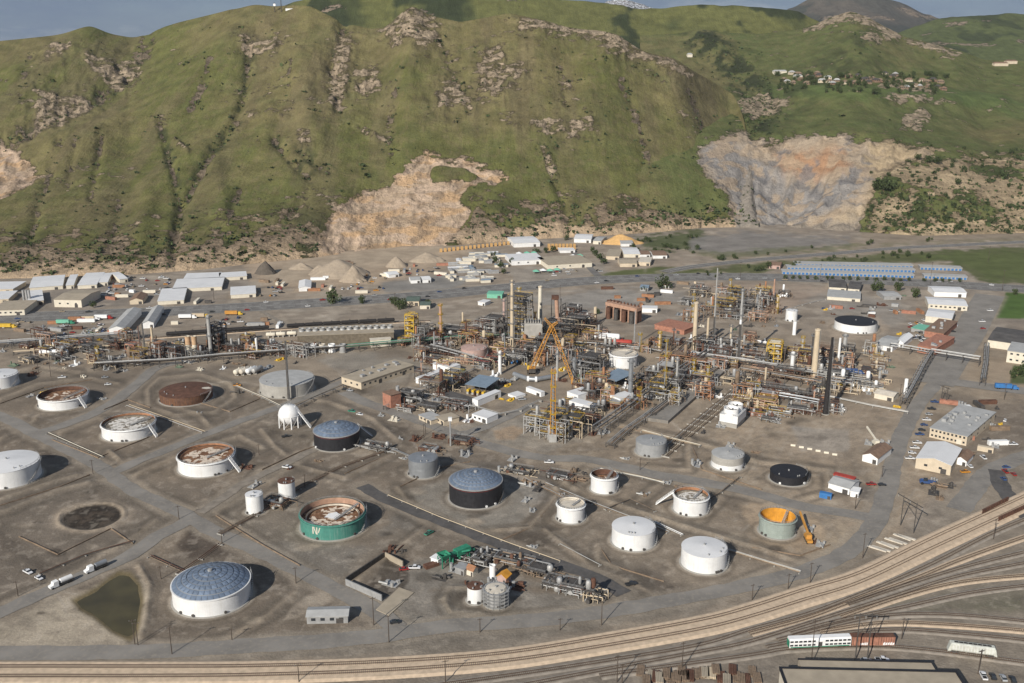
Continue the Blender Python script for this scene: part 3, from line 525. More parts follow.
# ------------------------------------------------------------------ tank survey: u, width px, row of base front, row of rim front, style
TANKS = [
 (214.5, 81, 617.5, 601, 'dome', 'white', 'largest tank, white wall under a blue grey panelled dome, by the pond'),
 (11, 64, 490, 474, 'cone', 'white', 'white tank with flat pale roof cut by the left edge of the photo'),
 (65, 49, 411, 401.5, 'open', 'white', 'open topped white tank with rusty inner wall, far left beyond the crossing'),
 (130.6, 54, 442, 431, 'floatw', 'white', 'white tank with flaky white floating roof left of the foamy brown one'),
 (187.5, 54, 406.5, 398.5, 'rust', 'rust', 'low rust brown tank with one pale patch on its roof'),
 (208, 58, 477.6, 464.5, 'floatr', 'white', 'white tank whose floating roof is blotched orange brown'),
 (1, 37, 390, 379.5, 'cone', 'white', 'white tank cut by the left edge above the open rusty one'),
 (288, 56.5, 398.4, 386.8, 'flat', 'concrete', 'wide grey concrete tank behind the white sphere'),
 (337.5, 47.5, 451.7, 437.5, 'dome', 'black', 'black tank with blue grey dome right of the white sphere'),
 (334, 68, 540.7, 526, 'openfoam', 'teal', 'open teal green tank with foamy brown floating roof'),
 (255.6, 17.8, 515, 497.5, 'cone', 'white', 'small clean white tank left of the teal tank'),
 (287.5, 17.2, 500, 484, 'rusttop', 'white', 'small stained white tank with rusty top behind the teal tank'),
 (423.5, 30.5, 478.7, 463, 'cone', 'steel', 'bare steel grey tank between the two black domed tanks'),
 (476, 56, 509, 490.5, 'dome', 'black', 'larger black tank with grey dome in the centre yard'),
 (603.6, 27.3, 494.5, 479.5, 'open', 'white', 'open white tank with brown inner rim beside the central road'),
 (570.5, 29, 524, 509, 'floatp', 'white', 'white tank with pale cream sunken roof, front left of four'),
 (632.8, 45.5, 551.5, 536, 'cone', 'white', 'wide clean white cone roof tank, left of the front pair'),
 (702.8, 47.6, 574.4, 558, 'cone', 'white', 'wide white cone roof tank nearest the curving rail line'),
 (690, 36, 516.8, 501.5, 'floatw', 'white', 'white tank with dirty floating roof and a slanting gangway'),
 (650.5, 32, 457.5, 446, 'cone', 'grey', 'plain grey tank beside the long pipe rack'),
 (726.8, 33.6, 471.5, 459.5, 'cone2', 'white', 'white tank with broad grey upper band and roof'),
 (787.5, 38, 486.3, 478.5, 'flat', 'black', 'all black low tank beside the small white shed'),
 (776, 37, 539.5, 523.5, 'opensec', 'sage', 'roofless sage green tank with orange yellow inside'),
 (854.5, 42.3, 334, 326, 'flatk', 'white', 'far white tank with flat black roof'),
 (623, 29, 369, 357, 'openw', 'white', 'white tank with cream roof beside the blue roofed shelter'),
 (475.7, 17.4, 604.6, 590, 'rusttop', 'white', 'small white tank with rust brown roof by the green machine'),
 (496, 21.5, 609, 593.5, 'scaff', 'galv', 'small grey tank wrapped in scaffolding beside the rust roofed one'),
 (474, 26.9, 359.5, 351, 'cone', 'pink', 'low dull pink tank among the pipe racks'),
 (791, 12, 321.7, 311.5, 'cone', 'white', 'tall little white tank alone on the far bare yard'),
 (732, 17, 421, 410, 'fan', 'white', None),
]
TW = []
for u_, wd_, vb_, vf_, st_, c_, l_ in TANKS:
    f = G(u_, vb_); r_ = wd_*.968/2*MPP(u_, vb_); k = (f.y+r_)/f.y; TW.append((f.x*k, f.y+r_, r_, HT(u_, vb_, vf_)))
for x_, y_, r_, h_ in TW:
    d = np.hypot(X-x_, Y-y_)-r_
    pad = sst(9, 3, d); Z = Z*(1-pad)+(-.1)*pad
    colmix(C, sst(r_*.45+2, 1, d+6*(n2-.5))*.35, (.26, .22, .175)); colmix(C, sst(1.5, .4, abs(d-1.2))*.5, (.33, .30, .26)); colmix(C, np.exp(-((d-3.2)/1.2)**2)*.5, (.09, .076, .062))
# ------------------------------------------------------------------ tracks
def z5(x, y): return (750+x/3.595, 493+y/3.595)
TRACKS = [
 ('main', [(-150, 669), (0, 667.5), (130, 667.5), (250, 667), (380, 663), (500, 654.5), (600, 639), (700, 621), (750, 608), (806, 590), (860, 573.5), (930, 540), (1000, 508), (1024, 497), (1090, 466)]),
 ('main', [(-150, 678.5), (0, 677), (130, 677), (250, 676), (380, 671.5), (500, 662.5), (600, 647.5), (700, 630), (750, 617.5), (806, 600), (860, 583), (930, 550), (1000, 517.5), (1024, 506), (1090, 474)]),
 ('yard', [(300, 699), (400, 690), (500, 677), (600, 662), (700, 645)]+[z5(*p) for p in ((0, 492), (200, 438), (350, 383), (560, 298), (700, 233), (860, 150), (985, 97), (1200, 10))]),
 ('yard', [z5(*p) for p in ((0, 507), (200, 452), (350, 397), (600, 306), (760, 240), (985, 160), (1200, 90))]),
 ('yard', [z5(*p) for p in ((350, 402), (560, 332), (760, 270), (985, 214), (1200, 165))]),
 ('yard', [(500, 690), (620, 667), (700, 652)]+[z5(*p) for p in ((0, 535), (250, 457), (530, 368), (740, 302), (985, 253), (1200, 215))]),
 ('yard', [z5(*p) for p in ((330, 448), (530, 378), (740, 324), (985, 298), (1200, 285))]),
 ('yard', [z5(*p) for p in ((150, 506), (300, 465), (560, 410), (780, 362), (985, 335), (1200, 320))]),
 ('yard', [z5(*p) for p in ((100, 530), (400, 456), (560, 437), (750, 440), (985, 462), (1200, 490))]),
 ('yard', [z5(*p) for p in ((250, 500), (480, 468), (700, 474), (985, 496), (1200, 520))]),
 ('yard', [z5(*p) for p in ((60, 555), (300, 510), (520, 492), (700, 502), (985, 530), (1200, 560))]),
 ('yard', [(600, 676)]+[z5(*p) for p in ((0, 585), (130, 563), (370, 552), (515, 554), (700, 572), (985, 610), (1200, 640))]),
 ('yard', [(120, 340), (170, 337), (272, 330), (345, 325.5), (400, 322.5), (430, 321)]),
]
def cat(pts, step):          # smooth resampled line
    P_ = [np.array(p[:2], float) for p in pts]; P_ = [2*P_[0]-P_[1]]+P_+[2*P_[-1]-P_[-2]]; out = []
    for i in range(1, len(P_)-2):
        a, b, c, d = P_[i-1:i+3]; n = max(2, int(np.linalg.norm(c-b)/step))
        for k in range(n):
            t = k/n; out.append(.5*((2*b)+(c-a)*t+(2*a-5*b+4*c-d)*t*t+(3*b-a-3*c+d)*t**3))
    out.append(P_[-2]); return np.array(out)
def offs(L_, o):
    d = np.gradient(L_, axis=0); d /= np.linalg.norm(d, axis=1)[:, None]+1e-9
    return L_+np.stack([d[:, 1], -d[:, 0]], 1)*o
TRK = [(k, cat([G(*p) for p in pts], 4)) for k, pts in TRACKS]
TD = np.full(U.shape, 1e3)
for k, L_ in TRK: TD = np.minimum(TD, dline(X, Y, [tuple(p) for p in L_[::3]]+[tuple(L_[-1])], 40))
Z = np.where(TD < 9, np.minimum(Z, -.1), Z); colmix(C, sst(12, 4, TD)*.35, (.22, .19, .155))
# ------------------------------------------------------------------ lay the ground
C *= np.array((1.07, 1.045, 1.01))
gm = attr_mat('ground_cover', .045, .9, .26, .15, .3, .7)
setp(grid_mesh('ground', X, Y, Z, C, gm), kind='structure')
pl = MB(); pl.add([(-20000, -6000, -3), (20000, -6000, -3), (20000, 22000, -3), (-20000, 22000, -3)], [(0, 1, 2, 3)])
mat('plain_soil', (.19, .165, .13), .95, 0, .3, .01); setp(pl.build('valley_plain', 'plain_soil'), kind='structure')
mat('asphalt', (.150, .142, .133), .9, 0, .22, .12, rust=.6, rustcol=(.21, .19, .16)); mat('asphalt_worn', (.205, .190, .170), .92, 0, .2, .08, rust=.85, rustcol=(.275, .242, .20)); mat('asphalt_dark', (.085, .080, .077), .9, 0, .25, .15, rust=.5, rustcol=(.15, .13, .11))
mat('gravel', (.22, .19, .155), .95, 0, .25, .25); mat('road_paint', (.62, .62, .58), .8, 0, .2, 1.0); mat('road_paint_yellow', (.55, .38, .06), .8, 0, .2, 1.0)
def strip(pts_l, pts_r, z, name, m, parent=None):
    n = len(pts_l); mb = MB(); mb.v = [(p[0], p[1], z) for p in pts_l]+[(p[0], p[1], z) for p in pts_r]
    mb.f = [(i+1, i, n+i, n+i+1) for i in range(n-1)]; return mb.build(name, m, parent)
RDS = {}
ROADL = [([(G(*p).x, G(*p).y) for p in pts], wd/2+2.5) for nm, pts, wd, m in ROADS]
for i, (nm, pts, wd, m) in enumerate(ROADS):
    L_ = cat([G(*p) for p in pts], 5); rr = random.Random(i)
    j = .55 if wd < 14 else .15
    jl = np.array([rr.uniform(-j, j) for _ in L_]); jr = np.array([rr.uniform(-j, j) for _ in L_])
    d = np.gradient(L_, axis=0); d /= np.linalg.norm(d, axis=1)[:, None]; nn = np.stack([d[:, 1], -d[:, 0]], 1)
    zz = .03+.007*i
    o = setp(strip(L_-nn*(wd/2+jl)[:, None], L_+nn*(wd/2+jr)[:, None], zz, nm, m), kind='structure'); RDS[nm] = L_
    if nm in ('freeway', 'hill_road'):
        lanes = {'freeway': [-16, -9.3, -5.5, -1.4, 1.4, 5.5, 9.3, 16], 'hill_road': [-6.4, 0, 6.4], 'avenue': [-12.3, 12.3]}[nm]
        mb = MB(); L2 = cat([G(*p) for p in pts], 3)
        for q in lanes:
            A = offs(L2, q-.14); B = offs(L2, q+.14)
            dash = abs(q) in (9.3, 5.5)
            for k in range(len(A)-1):
                if dash and k % 4 > 1: continue
                mb.add([(*A[k], zz+.006), (*A[k+1], zz+.006), (*B[k+1], zz+.006), (*B[k], zz+.006)], [(0, 3, 2, 1)])
        setp(mb.build('lane_lines', 'road_paint', o), kind='stuff')
# freeway median barrier
mat('ballast_pale', (.50, .390, .280), .95, 0, .16, .5); mat('ballast', (.265, .23, .19), .95, 0, .25, .3); mat('sleeper_pale', (.33, .27, .21), .95, 0, .25, 1.5); mat('sleeper', (.165, .135, .105), .95, 0, .35, 1.5); mat('rail_steel', (.13, .085, .06), .5, .6, .3, .8)
bedw = MB()
Lm = (TRK[0][1], TRK[1][1])
a = offs(TRK[0][1], -4.6); b = offs(TRK[1][1], 5.2); n = min(len(a), len(b))
aa = np.stack([np.interp(np.linspace(0, 1, 260), np.linspace(0, 1, len(a)), a[:, k]) for k in (0, 1)], 1); bb = np.stack([np.interp(np.linspace(0, 1, 260), np.linspace(0, 1, len(b)), b[:, k]) for k in (0, 1)], 1)
a2 = aa+(bb-aa)*.10; b2 = bb+(aa-bb)*.10
mb = MB(); n = 260
for arr, z in ((aa, -.15), (a2, .5), (b2, .5), (bb, -.15)): mb.v += [(p[0], p[1], z) for p in arr]
for r_ in range(3): mb.f += [(r_*n+i+1, r_*n+i, (r_+1)*n+i, (r_+1)*n+i+1) for i in range(n-1)]
setp(mb.build('ballast_bed', 'ballast_pale'), kind='structure')
for i, (k, L_) in enumerate(TRK):
    zt = .5 if k == 'main' else .13+.012*i
    root = thing('railway_track', (0, 0, 0)); root['kind'] = 'structure'
    if k == 'yard':
        mb = MB(); n = len(L_); e = 2.6
        for o_, z in ((-e, -.1), (-e*.66, zt), (e*.66, zt), (e, -.1)): mb.v += [(p[0], p[1], z) for p in offs(L_, o_)]
        for r_ in range(3): mb.f += [(r_*n+q+1, r_*n+q, (r_+1)*n+q, (r_+1)*n+q+1) for q in range(n-1)]
        mb.build('ballast', 'ballast' if i % 3 else 'ballast_pale', root)
    sl_ = MB(); LL = cat([tuple(p) for p in L_[::6]]+[tuple(L_[-1])], .75); d = np.gradient(LL, axis=0)
    for p, q in zip(LL, d): sl_.box(p[0], p[1], zt+.01, .26, 2.6, .12, math.atan2(q[1], q[0]))
    setp(sl_.build('sleepers', 'sleeper_pale' if k == 'main' else 'sleeper', root), kind='stuff')
    for s in (-.75, .75):
        mb = MB(); Lr = offs(L_, s); n = len(Lr)
        for o_, z in ((-.09, zt+.1), (-.09, zt+.3), (.09, zt+.3), (.09, zt+.1)): mb.v += [(p[0], p[1], z) for p in offs(Lr, o_)]
        for r_ in range(3): mb.f += [(r_*n+q+1, r_*n+q, (r_+1)*n+q, (r_+1)*n+q+1) for q in range(n-1)]
        mb.build('rail', 'rail_steel', root)
# pond water
mb = MB(); pp = [G(*p) for p in pond]; pp = cat(pp+[pp[0]], 3); mb.v = [(p[0], p[1], -.42) for p in pp[:-1]]; mb.f = [tuple(range(len(mb.v)))[::-1]]
m = mat('pond_water', (.066, .054, .022), .25, 0, .3, .08, spec=.4); setp(mb.build('pond', m), kind='structure')
# ------------------------------------------------------------------ materials for the plant
mat('white', (.68, .68, .67), .5, 0, .08, .25, streak=.30, rustcol=(.46, .42, .36)); mat('white_clean', (.74, .74, .73), .5, 0, .05, .5)
mat('rust', (.105, .052, .034), .85, 0, .3, .3, rust=.5, rustcol=(.06, .032, .024)); mat('rust_side', (.11, .06, .04), .85, 0, .3, .4, streak=.7, rustcol=(.30, .13, .05)); mat('silo_orange', (.48, .32, .19), .85, 0, .15, .4, streak=.3); mat('rust_light', (.30, .15, .08), .85, 0, .3, .5, rust=.5)
mat('black', (.018, .018, .021), .55, 0, .2, .5, streak=.25, rustcol=(.05, .045, .045)); mat('concrete', (.33, .315, .285), .9, 0, .12, .3, streak=.2, rustcol=(.22, .20, .17))
mat('teal', (.060, .205, .165), .6, 0, .12, .4, streak=.6, rustcol=(.20, .30, .26)); mat('sage', (.27, .31, .28), .7, 0, .12, .4, streak=.35, rustcol=(.18, .17, .15)); mat('steel', (.30, .315, .33), .45, .5, .12, .3, streak=.3, rustcol=(.20, .20, .20))
mat('grey', (.28, .285, .285), .7, 0, .1, .4, streak=.2, rustcol=(.20, .20, .195)); mat('galv', (.34, .34, .335), .6, .3, .15, .5); mat('pink', (.42, .29, .25), .8, 0, .15, .4, rust=.4, rustcol=(.3, .25, .22)); mat('yellow', (.55, .36, .04), .6, 0, .15, .8)
mat('orange_rust', (.58, .27, .035), .8, 0, .2, .4, streak=.5, rustcol=(.34, .13, .02)); mat('pink_rust', (.38, .235, .165), .85, 0, .2, .4, streak=.5, rustcol=(.33, .19, .12)); mat('roof_grey', (.36, .36, .35), .8, 0, .12, .25, rust=.4, rustcol=(.27, .265, .26)); mat('roof_cream', (.55, .50, .42), .85, 0, .12, .4, rust=.6, rustcol=(.38, .32, .25))
mat('deck_white', (.20, .17, .13), .8, 0, .3, .4, rust=.8, rustcol=(.40, .37, .32)); mat('deck_brown', (.17, .085, .045), .85, 0, .4, .4, rust=.8, rustcol=(.34, .19, .10)); mat('deck_foam', (.15, .075, .04), .85, 0, .4, .4, rust=.8, rustcol=(.40, .27, .17)); mat('tan', (.50, .41, .29), .85, 0, .1, .3, streak=.2, rustcol=(.38, .30, .21))
mat('dark_steel', (.085, .078, .072), .7, .3, .25, .6); mat('soot', (.022, .02, .02), .8, 0, .2, .5); mat('green', (.03, .20, .12), .6, 0, .15, .6); mat('blue', (.04, .15, .36), .5, 0, .15, .6); mat('red', (.34, .05, .035), .6, 0, .2, .6); mat('brick', (.33, .155, .105), .9, 0, .25, .5, rust=.4, rustcol=(.22, .12, .09))
mat('beige', (.52, .44, .33), .85, 0, .1, .3); mat('brown_roof', (.20, .13, .09), .9, 0, .2, .4, rust=.5, rustcol=(.13, .08, .06)); mat('blue_roof', (.21, .27, .33), .55, .2, .1, .3); mat('glass_dark', (.03, .035, .04), .15, 0, .1, 1, spec=.6); mat('orange', (.48, .235, .05), .6, 0, .15, .6); mat('insul', (.38, .375, .36), .5, .2, .15, .6, streak=.25, rustcol=(.30, .27, .22)); mat('wood', (.20, .145, .10), .9, 0, .25, 1); mat('roof_white', (.62, .62, .62), .7, 0, .06, .15, streak=.15, rustcol=(.45, .43, .40)); mat('roof_tan', (.34, .29, .22), .9, 0, .12, .2, rust=.3, rustcol=(.27, .23, .18))
mat('pale_green', (.16, .42, .30), .6, 0, .1, .5); mat('tyre', (.02, .02, .02), .9); mat('olive_pipe', (.12, .16, .11), .7, 0, .2, .5); mat('pipe_brown', (.20, .145, .10), .8, 0, .3, .4); mat('flakes', (.62, .59, .54), .85, 0, .15, .8); mat('froth', (.60, .50, .40), .9, 0, .2, .6); mat('wall_cream', (.60, .55, .45), .9, 0, .08, .4); mat('shade_net', (.09, .12, .10), .9)
mp_ = mat('dome_panel', (.20, .25, .325), .42, .35, .10, .15)
n = mp_.node_tree.nodes; g_ = n.new('ShaderNodeNewGeometry'); rr_ = n.new('ShaderNodeMapRange'); rr_.inputs['To Min'].default_value = .86; rr_.inputs['To Max'].default_value = 1.14
mu_ = n.new('ShaderNodeMix'); mu_.data_type = 'RGBA'; mu_.blend_type = 'MULTIPLY'; mu_.inputs['Factor'].default_value = 1
src = n['Principled BSDF'].inputs['Base Color'].links[0].from_socket
l_ = mp_.node_tree.links.new; oi = n.new('ShaderNodeObjectInfo'); ad = n.new('ShaderNodeMath'); ad.operation = 'ADD'; fr = n.new('ShaderNodeMath'); fr.operation = 'FRACT'
l_(g_.outputs['Random Per Island'], ad.inputs[0]); l_(oi.outputs['Random'], ad.inputs[1]); l_(ad.outputs[0], fr.inputs[0]); l_(fr.outputs[0], rr_.inputs['Value']); l_(src, mu_.inputs['A']); l_(rr_.outputs['Result'], mu_.inputs['B']); l_(mu_.outputs['Result'], n['Principled BSDF'].inputs['Base Color'])
mat('dome_frame', (.34, .36, .38), .5, .4, .1, .5)

def stair_spiral(r, h, a0, turn, m, parent):
    mb = MB(); n = max(8, int(h/.5)); 
    for i in range(n):
        a = a0+turn*i/n; z = h*(i+1)/n; mb.box((r+.55)*math.cos(a), (r+.55)*math.sin(a), z-.12, .9, .42, .14, a)
    for i in range(0, n, 2):
        a = a0+turn*i/n; b = a0+turn*min(i+2, n)/n; z = h*(i+1)/n; z2 = h*(min(i+2, n)+1)/n
        p = ((r+1)*math.cos(a), (r+1)*math.sin(a), z+1); q = ((r+1)*math.cos(b), (r+1)*math.sin(b), z2+1)
        mb.beam(p, q, .10); mb.beam((p[0], p[1], z-.1), p, .08)
        mb.beam((p[0], p[1], z-.15), (q[0], q[1], z2-.15), .1, .3)
    return mb.build('stair', m, parent)
def stair_straight(p, q, m, parent, name='stair', wd=1.1):
    p = Vector(p); q = Vector(q); d = q-p; mb = MB(); n = max(6, int(d.length/.8)); f = Vector((d.x, d.y, 0)).normalized(); s = Vector((-f.y, f.x, 0))
    for k in (-1, 1):
        mb.beam(p+s*k*wd/2, q+s*k*wd/2, .16, .45); mb.beam(p+s*k*wd/2+Vector((0, 0, 1.1)), q+s*k*wd/2+Vector((0, 0, 1.1)), .1)
        for i in range(0, n+1, 2): c = p+d*i/n+s*k*wd/2; mb.beam(c, c+Vector((0, 0, 1.1)), .08)
    rz = math.atan2(f.y, f.x)
    for i in range(n): c = p+d*(i+.5)/n; mb.box(c.x, c.y, c.z, .75, wd, .08, rz)
    return mb.build(name, m, parent)
def railing(pts, h, m, parent, name='railing', post=2.5):
    mb = MB()
    for p, q in zip(pts[:-1], pts[1:]):
        p = Vector(p); q = Vector(q); n = max(1, int((q-p).length/post))
        for i in range(n+1): c = p.lerp(q, i/n); mb.beam(c, c+Vector((0, 0, h)), .09)
        for z in (h*.55, h): mb.beam(p+Vector((0, 0, z)), q+Vector((0, 0, z)), .09)
    return mb.build(name, m, parent)
def dome_roof(r, z0, rise, rings, segs, parent, split):
    rs = (r*r+rise*rise)/(2*rise); am = math.asin(min(1, r/rs)); cz = z0+rise-rs
    prof = [(rs*math.sin(am*(1-i/24)), cz-.22+rs*math.cos(am*(1-i/24))) for i in range(24)]+[(.05, z0+rise-.22)]
    base = MB().lathe(prof, 64).build('roof', 'dome_frame', parent, 1)
    alln = MB()
    for k in range(rings):
        a0 = am*(1-k/rings)-.006; a1 = am*(1-(k+1)/rings)+.006; n = max(6, int(segs*math.sin((a0+a1)/2)/math.sin(am)))
        mb = MB(); g = .10/max(1, rs*math.sin((a0+a1)/2))
        def pt(a, t, o): R_ = rs+o; return (R_*math.sin(a)*math.cos(t), R_*math.sin(a)*math.sin(t), R_*math.cos(a))
        w_ = 2*math.pi/n
        if k == rings-1: a1 = .012
        tl = .004*((k*7) % 3-1)
        c = [pt(a0, g, .06), pt(a0, w_-g, .06), pt(a1, w_-g, .06+tl*rs), pt(a1, g, .06+tl*rs)]
        mid = pt((a0+a1)/2, w_/2, .16+tl*rs)
        mb.add(c+[mid], [(0, 1, 4), (1, 2, 4), (2, 3, 4), (3, 0, 4)])
        me = mb.mesh('panel', 'dome_panel') if split else None
        for i in range(n):
            if split: inst(me, 'panel', base, (0, 0, cz), w_*i+.13*k)
            else:
                ct, st = math.cos(w_*i+.13*k), math.sin(w_*i+.13*k)
                alln.add([(x*ct-y*st, x*st+y*ct, z+cz) for x, y, z in mb.v], mb.f)
    if not split: alln.build('panels', 'dome_panel', base)
    MB().lathe([(.05, z0+rise+1.0), (1.0, z0+rise+.8), (1.0, z0+rise-.1)], 12).build('vent', 'galv', base)
    return base
def patches(r, z, n, m, parent, name, seed, smin=.05, smax=.22):
    """flakes of old coating lying on a deck"""
    rn = random.Random(seed); mb = MB()
    for i in range(n):
        a = rn.uniform(0, 6.28); d = r*math.sqrt(rn.random())*.88; s = r*rn.uniform(smin, smax); k = rn.randint(6, 9); ph = rn.random()*6
        pts = []
        for j in range(k):
            t = 2*math.pi*j/k; q = s*rn.uniform(.45, 1.1); x = d*math.cos(a)+q*1.3*math.cos(t)*math.cos(ph)-q*.6*math.sin(t)*math.sin(ph); y = d*math.sin(a)+q*1.3*math.cos(t)*math.sin(ph)+q*.6*math.sin(t)*math.cos(ph)
            L_ = math.hypot(x, y); 
            if L_ > r*.97: x *= r*.97/L_; y *= r*.97/L_
            pts.append((x, y, z+.012*(i % 17)+.02))
        mb.add(pts, [tuple(range(k))])
    return setp(mb.build(name, m, parent), kind='stuff')
TOB = []
for ti, ((u_, wd_, vb_, vf_, st, c_, lab), (x, y, r, h)) in enumerate(zip(TANKS, TW)):
    if st == 'fan': continue
    t = thing('storage_tank', (x, y, -.15), 0, lab, 'tank'); TOB.append(t); h += .15; n = 72 if r > 8 else 40
    rn = random.Random(ti); wt = max(.18, r*.012)
    MB().lathe([(r+.9, 0), (r+.9, .28), (r-.1, .34)], n).build('foundation', 'concrete', t)
    opened = st.startswith('open') or st.startswith('float')
    lower = c_
    if opened:
        dz = {'open': .62, 'openfoam': .60, 'opensec': .1, 'openw': .93, 'floatw': .80, 'floatr': .84, 'floatp': .90}[st]*h
        inner = {'open': 'rust', 'openfoam': 'pink_rust', 'opensec': 'orange_rust', 'openw': 'roof_cream'}.get(st, 'roof_cream' if st == 'floatp' else 'rust_light')
        MB().lathe([(r, .2), (r, h), (r-wt, h)], n).build('shell', c_, t, 1)
        MB().lathe([(r-wt-.01, h-.02), (r-wt-.01, dz-.4)], n).build('inner_wall', inner, t, 1)
        g = MB().lathe([(r, h*.90), (r+.7, h*.90), (r+.7, h*.90+.14), (r, h*.90+.2)], n).build('wind_girder', c_, t, 1)
        railing([((r+.1)*1*math.cos(a), (r+.1)*math.sin(a), h) for a in np.linspace(0, 2*math.pi, 37)], .9, 'galv', t, 'rim_railing', 3)
        dm = {'open': 'deck_foam', 'openfoam': 'deck_foam', 'opensec': 'rust', 'openw': 'roof_cream', 'floatw': 'deck_white', 'floatr': 'deck_brown', 'floatp': 'roof_cream'}[st]
        deck = MB().lathe([(r-wt-.35, dz-.3), (r-wt-.35, dz), (r*.86, dz), (r*.855, dz-.35), (r*.5, dz-.28), (.05, dz-.22)], n).build('floating_deck', dm, t)
        MB().lathe([(r-wt-.03, dz-.2), (r-wt-.03, dz+.12), (r-wt-.4, dz+.1)], n).build('rim_seal', 'dark_steel' if st != 'floatp' else 'roof_cream', deck)
        if st in ('open', 'openfoam', 'floatr', 'floatw'):
            patches(r*.85, dz-.32, {'open': 26, 'openfoam': 60, 'floatr': 110, 'floatw': 120}[st], 'flakes' if st == 'floatw' else 'froth', deck, 'flakes', ti)
        if st == 'openfoam':
            MB().lathe([(r*.84, dz+.9), (r*.84, dz+.2), (r*.80, dz+.2), (r*.80, dz+1.0)], n).build('inner_ring', 'roof_cream', deck, 1)
            bl = MB(); 
            rn2 = random.Random(4); pts = [(r*.30*rn2.uniform(.6, 1.15)*math.cos(q), r*.12+r*.24*rn2.uniform(.6, 1.15)*math.sin(q), dz-.02) for q in np.linspace(0, 6, 14)]; bl.add(pts, [tuple(range(14))]); bl.build('foam_patch', 'white_clean', deck)
        if st == 'opensec':
            patches(r*.85, dz-.3, 40, 'rust_light', deck, 'scrap', ti, .03, .12)
            for zz in (.25, .5, .75): MB().lathe([(r+.02, h*zz), (r+.14, h*zz+.05), (r+.02, h*zz+.1)], n).build('plate_seam', 'sage', t)
        # rolling ladder inside
        stair_straight((r*.1, -r*.2, dz), ((r-.6)*.75, (r-.6)*.6, h-.2), 'galv', t, 'rolling_ladder', .9)
    else:
        roofc = {'cone': c_, 'rust': 'rust', 'flat': {'concrete': 'roof_grey', 'black': 'black'}.get(c_, c_), 'cone2': 'roof_grey', 'flatk': 'black', 'rusttop': 'rust', 'scaff': 'roof_cream', 'dome': None}[st]
        if st == 'cone2':
            MB().lathe([(r, .2), (r, h*.42)], n).build('shell', 'white', t, 1); MB().lathe([(r+.03, h*.42), (r+.03, h)], n).build('upper_shell', 'concrete', t, 1)
        else: MB().lathe([(r, .2), (r, h)], n).build('shell', c_ if c_ != 'rust' else 'rust_side', t, 1)
        for zz in ([.25, .5, .75] if r > 9 else [.5]): MB().lathe([(r+.01, h*zz-.04), (r+.035, h*zz), (r+.01, h*zz+.04)], n).build('plate_seam', c_ if c_ != 'rust' else 'rust', t)
        if st == 'dome':
            MB().lathe([(r+.02, h-.5), (r+.4, h-.45), (r+.4, h), (r-.3, h+.05)], n).build('rim_band', 'white' if c_ == 'white' else 'galv', t, 1)
            dome_roof(r, h, r*.30, 7 if r > 14 else 5, 44 if r > 14 else 34, t, True)
            if c_ == 'black': MB().lathe([(r+.03, h-1.15), (r+.05, h-1.1), (r+.03, h-1.05)], n).build('red_stripe', 'red', t)
        else:
            rise = r*(.10 if st in ('cone', 'rust', 'cone2', 'rusttop', 'scaff') else .025)
            rf = MB().lathe([(r+.12, h-.12), (r+.12, h+.02), (r*.5, h+rise*.55), (.05, h+rise)], n).build('roof', roofc if roofc != 'white' else 'roof_white', t, 1)
            MB().cyl((0, 0, h+rise-.1), (0, 0, h+rise+.8), .45, n=10).build('vent', 'galv', rf)
            for k in range(3): a = rn.uniform(3.3, 6.1); MB().cyl((r*.8*math.cos(a), r*.8*math.sin(a), h+.1), (r*.8*math.cos(a), r*.8*math.sin(a), h+rise*.3+.7), .35, n=8).build('hatch', 'galv', rf)
            if st == 'rust':
                m8 = MB(); zr = lambda q: h+rise*(1-q)*.98+.06
                pp_ = [(.62, .08), (.80, .02), (.93, .10), (.95, .24), (.86, .36), (.70, .34), (.60, .22)]
                m8.add([(r*q*math.cos(b), r*q*math.sin(b), zr(q)+.06) for q, b in pp_], [tuple(range(7))]); m8.build('roof_patch', 'roof_cream', rf)
            railing([((r-.1)*math.cos(a), (r-.1)*math.sin(a), h+.05) for a in np.linspace(-.7, .9, 9)], 1.0, 'galv', rf, 'railing', 2)
        if st == 'scaff':
            mb = MB()
            for k in range(14):
                a = 2*math.pi*k/14
                for q in (.5, 1.4): mb.beam(((r+q)*math.cos(a), (r+q)*math.sin(a), 0), ((r+q)*math.cos(a), (r+q)*math.sin(a), h+.8), .12)
                b = 2*math.pi*(k+1)/14
                for z in np.arange(1, h+.8, 1.6): mb.beam(((r+1.4)*math.cos(a), (r+1.4)*math.sin(a), z), ((r+1.4)*math.cos(b), (r+1.4)*math.sin(b), z), .09); mb.beam(((r+.9)*math.cos(a), (r+.9)*math.sin(a), z), ((r+.9)*math.cos(b), (r+.9)*math.sin(b), z), .9, .06)
            mb.build('scaffold', 'galv', t)
    if r > 5.5: stair_spiral(r, h, -.35+rn.uniform(-.4, .3), (h*1.5)/r, 'galv' if c_ != 'black' else 'dark_steel', t)
    for k in range(3):
        a = rn.uniform(3.5, 5.9); mb = MB(); mb.cyl((r*math.cos(a), r*math.sin(a), 1.1), ((r+.5)*math.cos(a), (r+.5)*math.sin(a), 1.1), .5, n=10); mb.cyl(((r+.5)*math.cos(a), (r+.5)*math.sin(a), 1.1), ((r+.62)*math.cos(a), (r+.62)*math.sin(a), 1.1), .68, n=10); mb.build('manway', 'dark_steel' if c_ not in ('black',) else 'white', t)
def tank_stair(i, pu, pv, name='gangway', m='white_clean'):      # long straight stair from the yard up to the rim
    x, y, r, h = TW[i]; p = G(pu, pv)-Vector((x, y, 0)); d = Vector((p.x, p.y, 0)).normalized(); q = d*r+Vector((0, 0, h+.15))
    stair_straight((p.x, p.y, .15), q, m, TOB[i], name, 1.6)
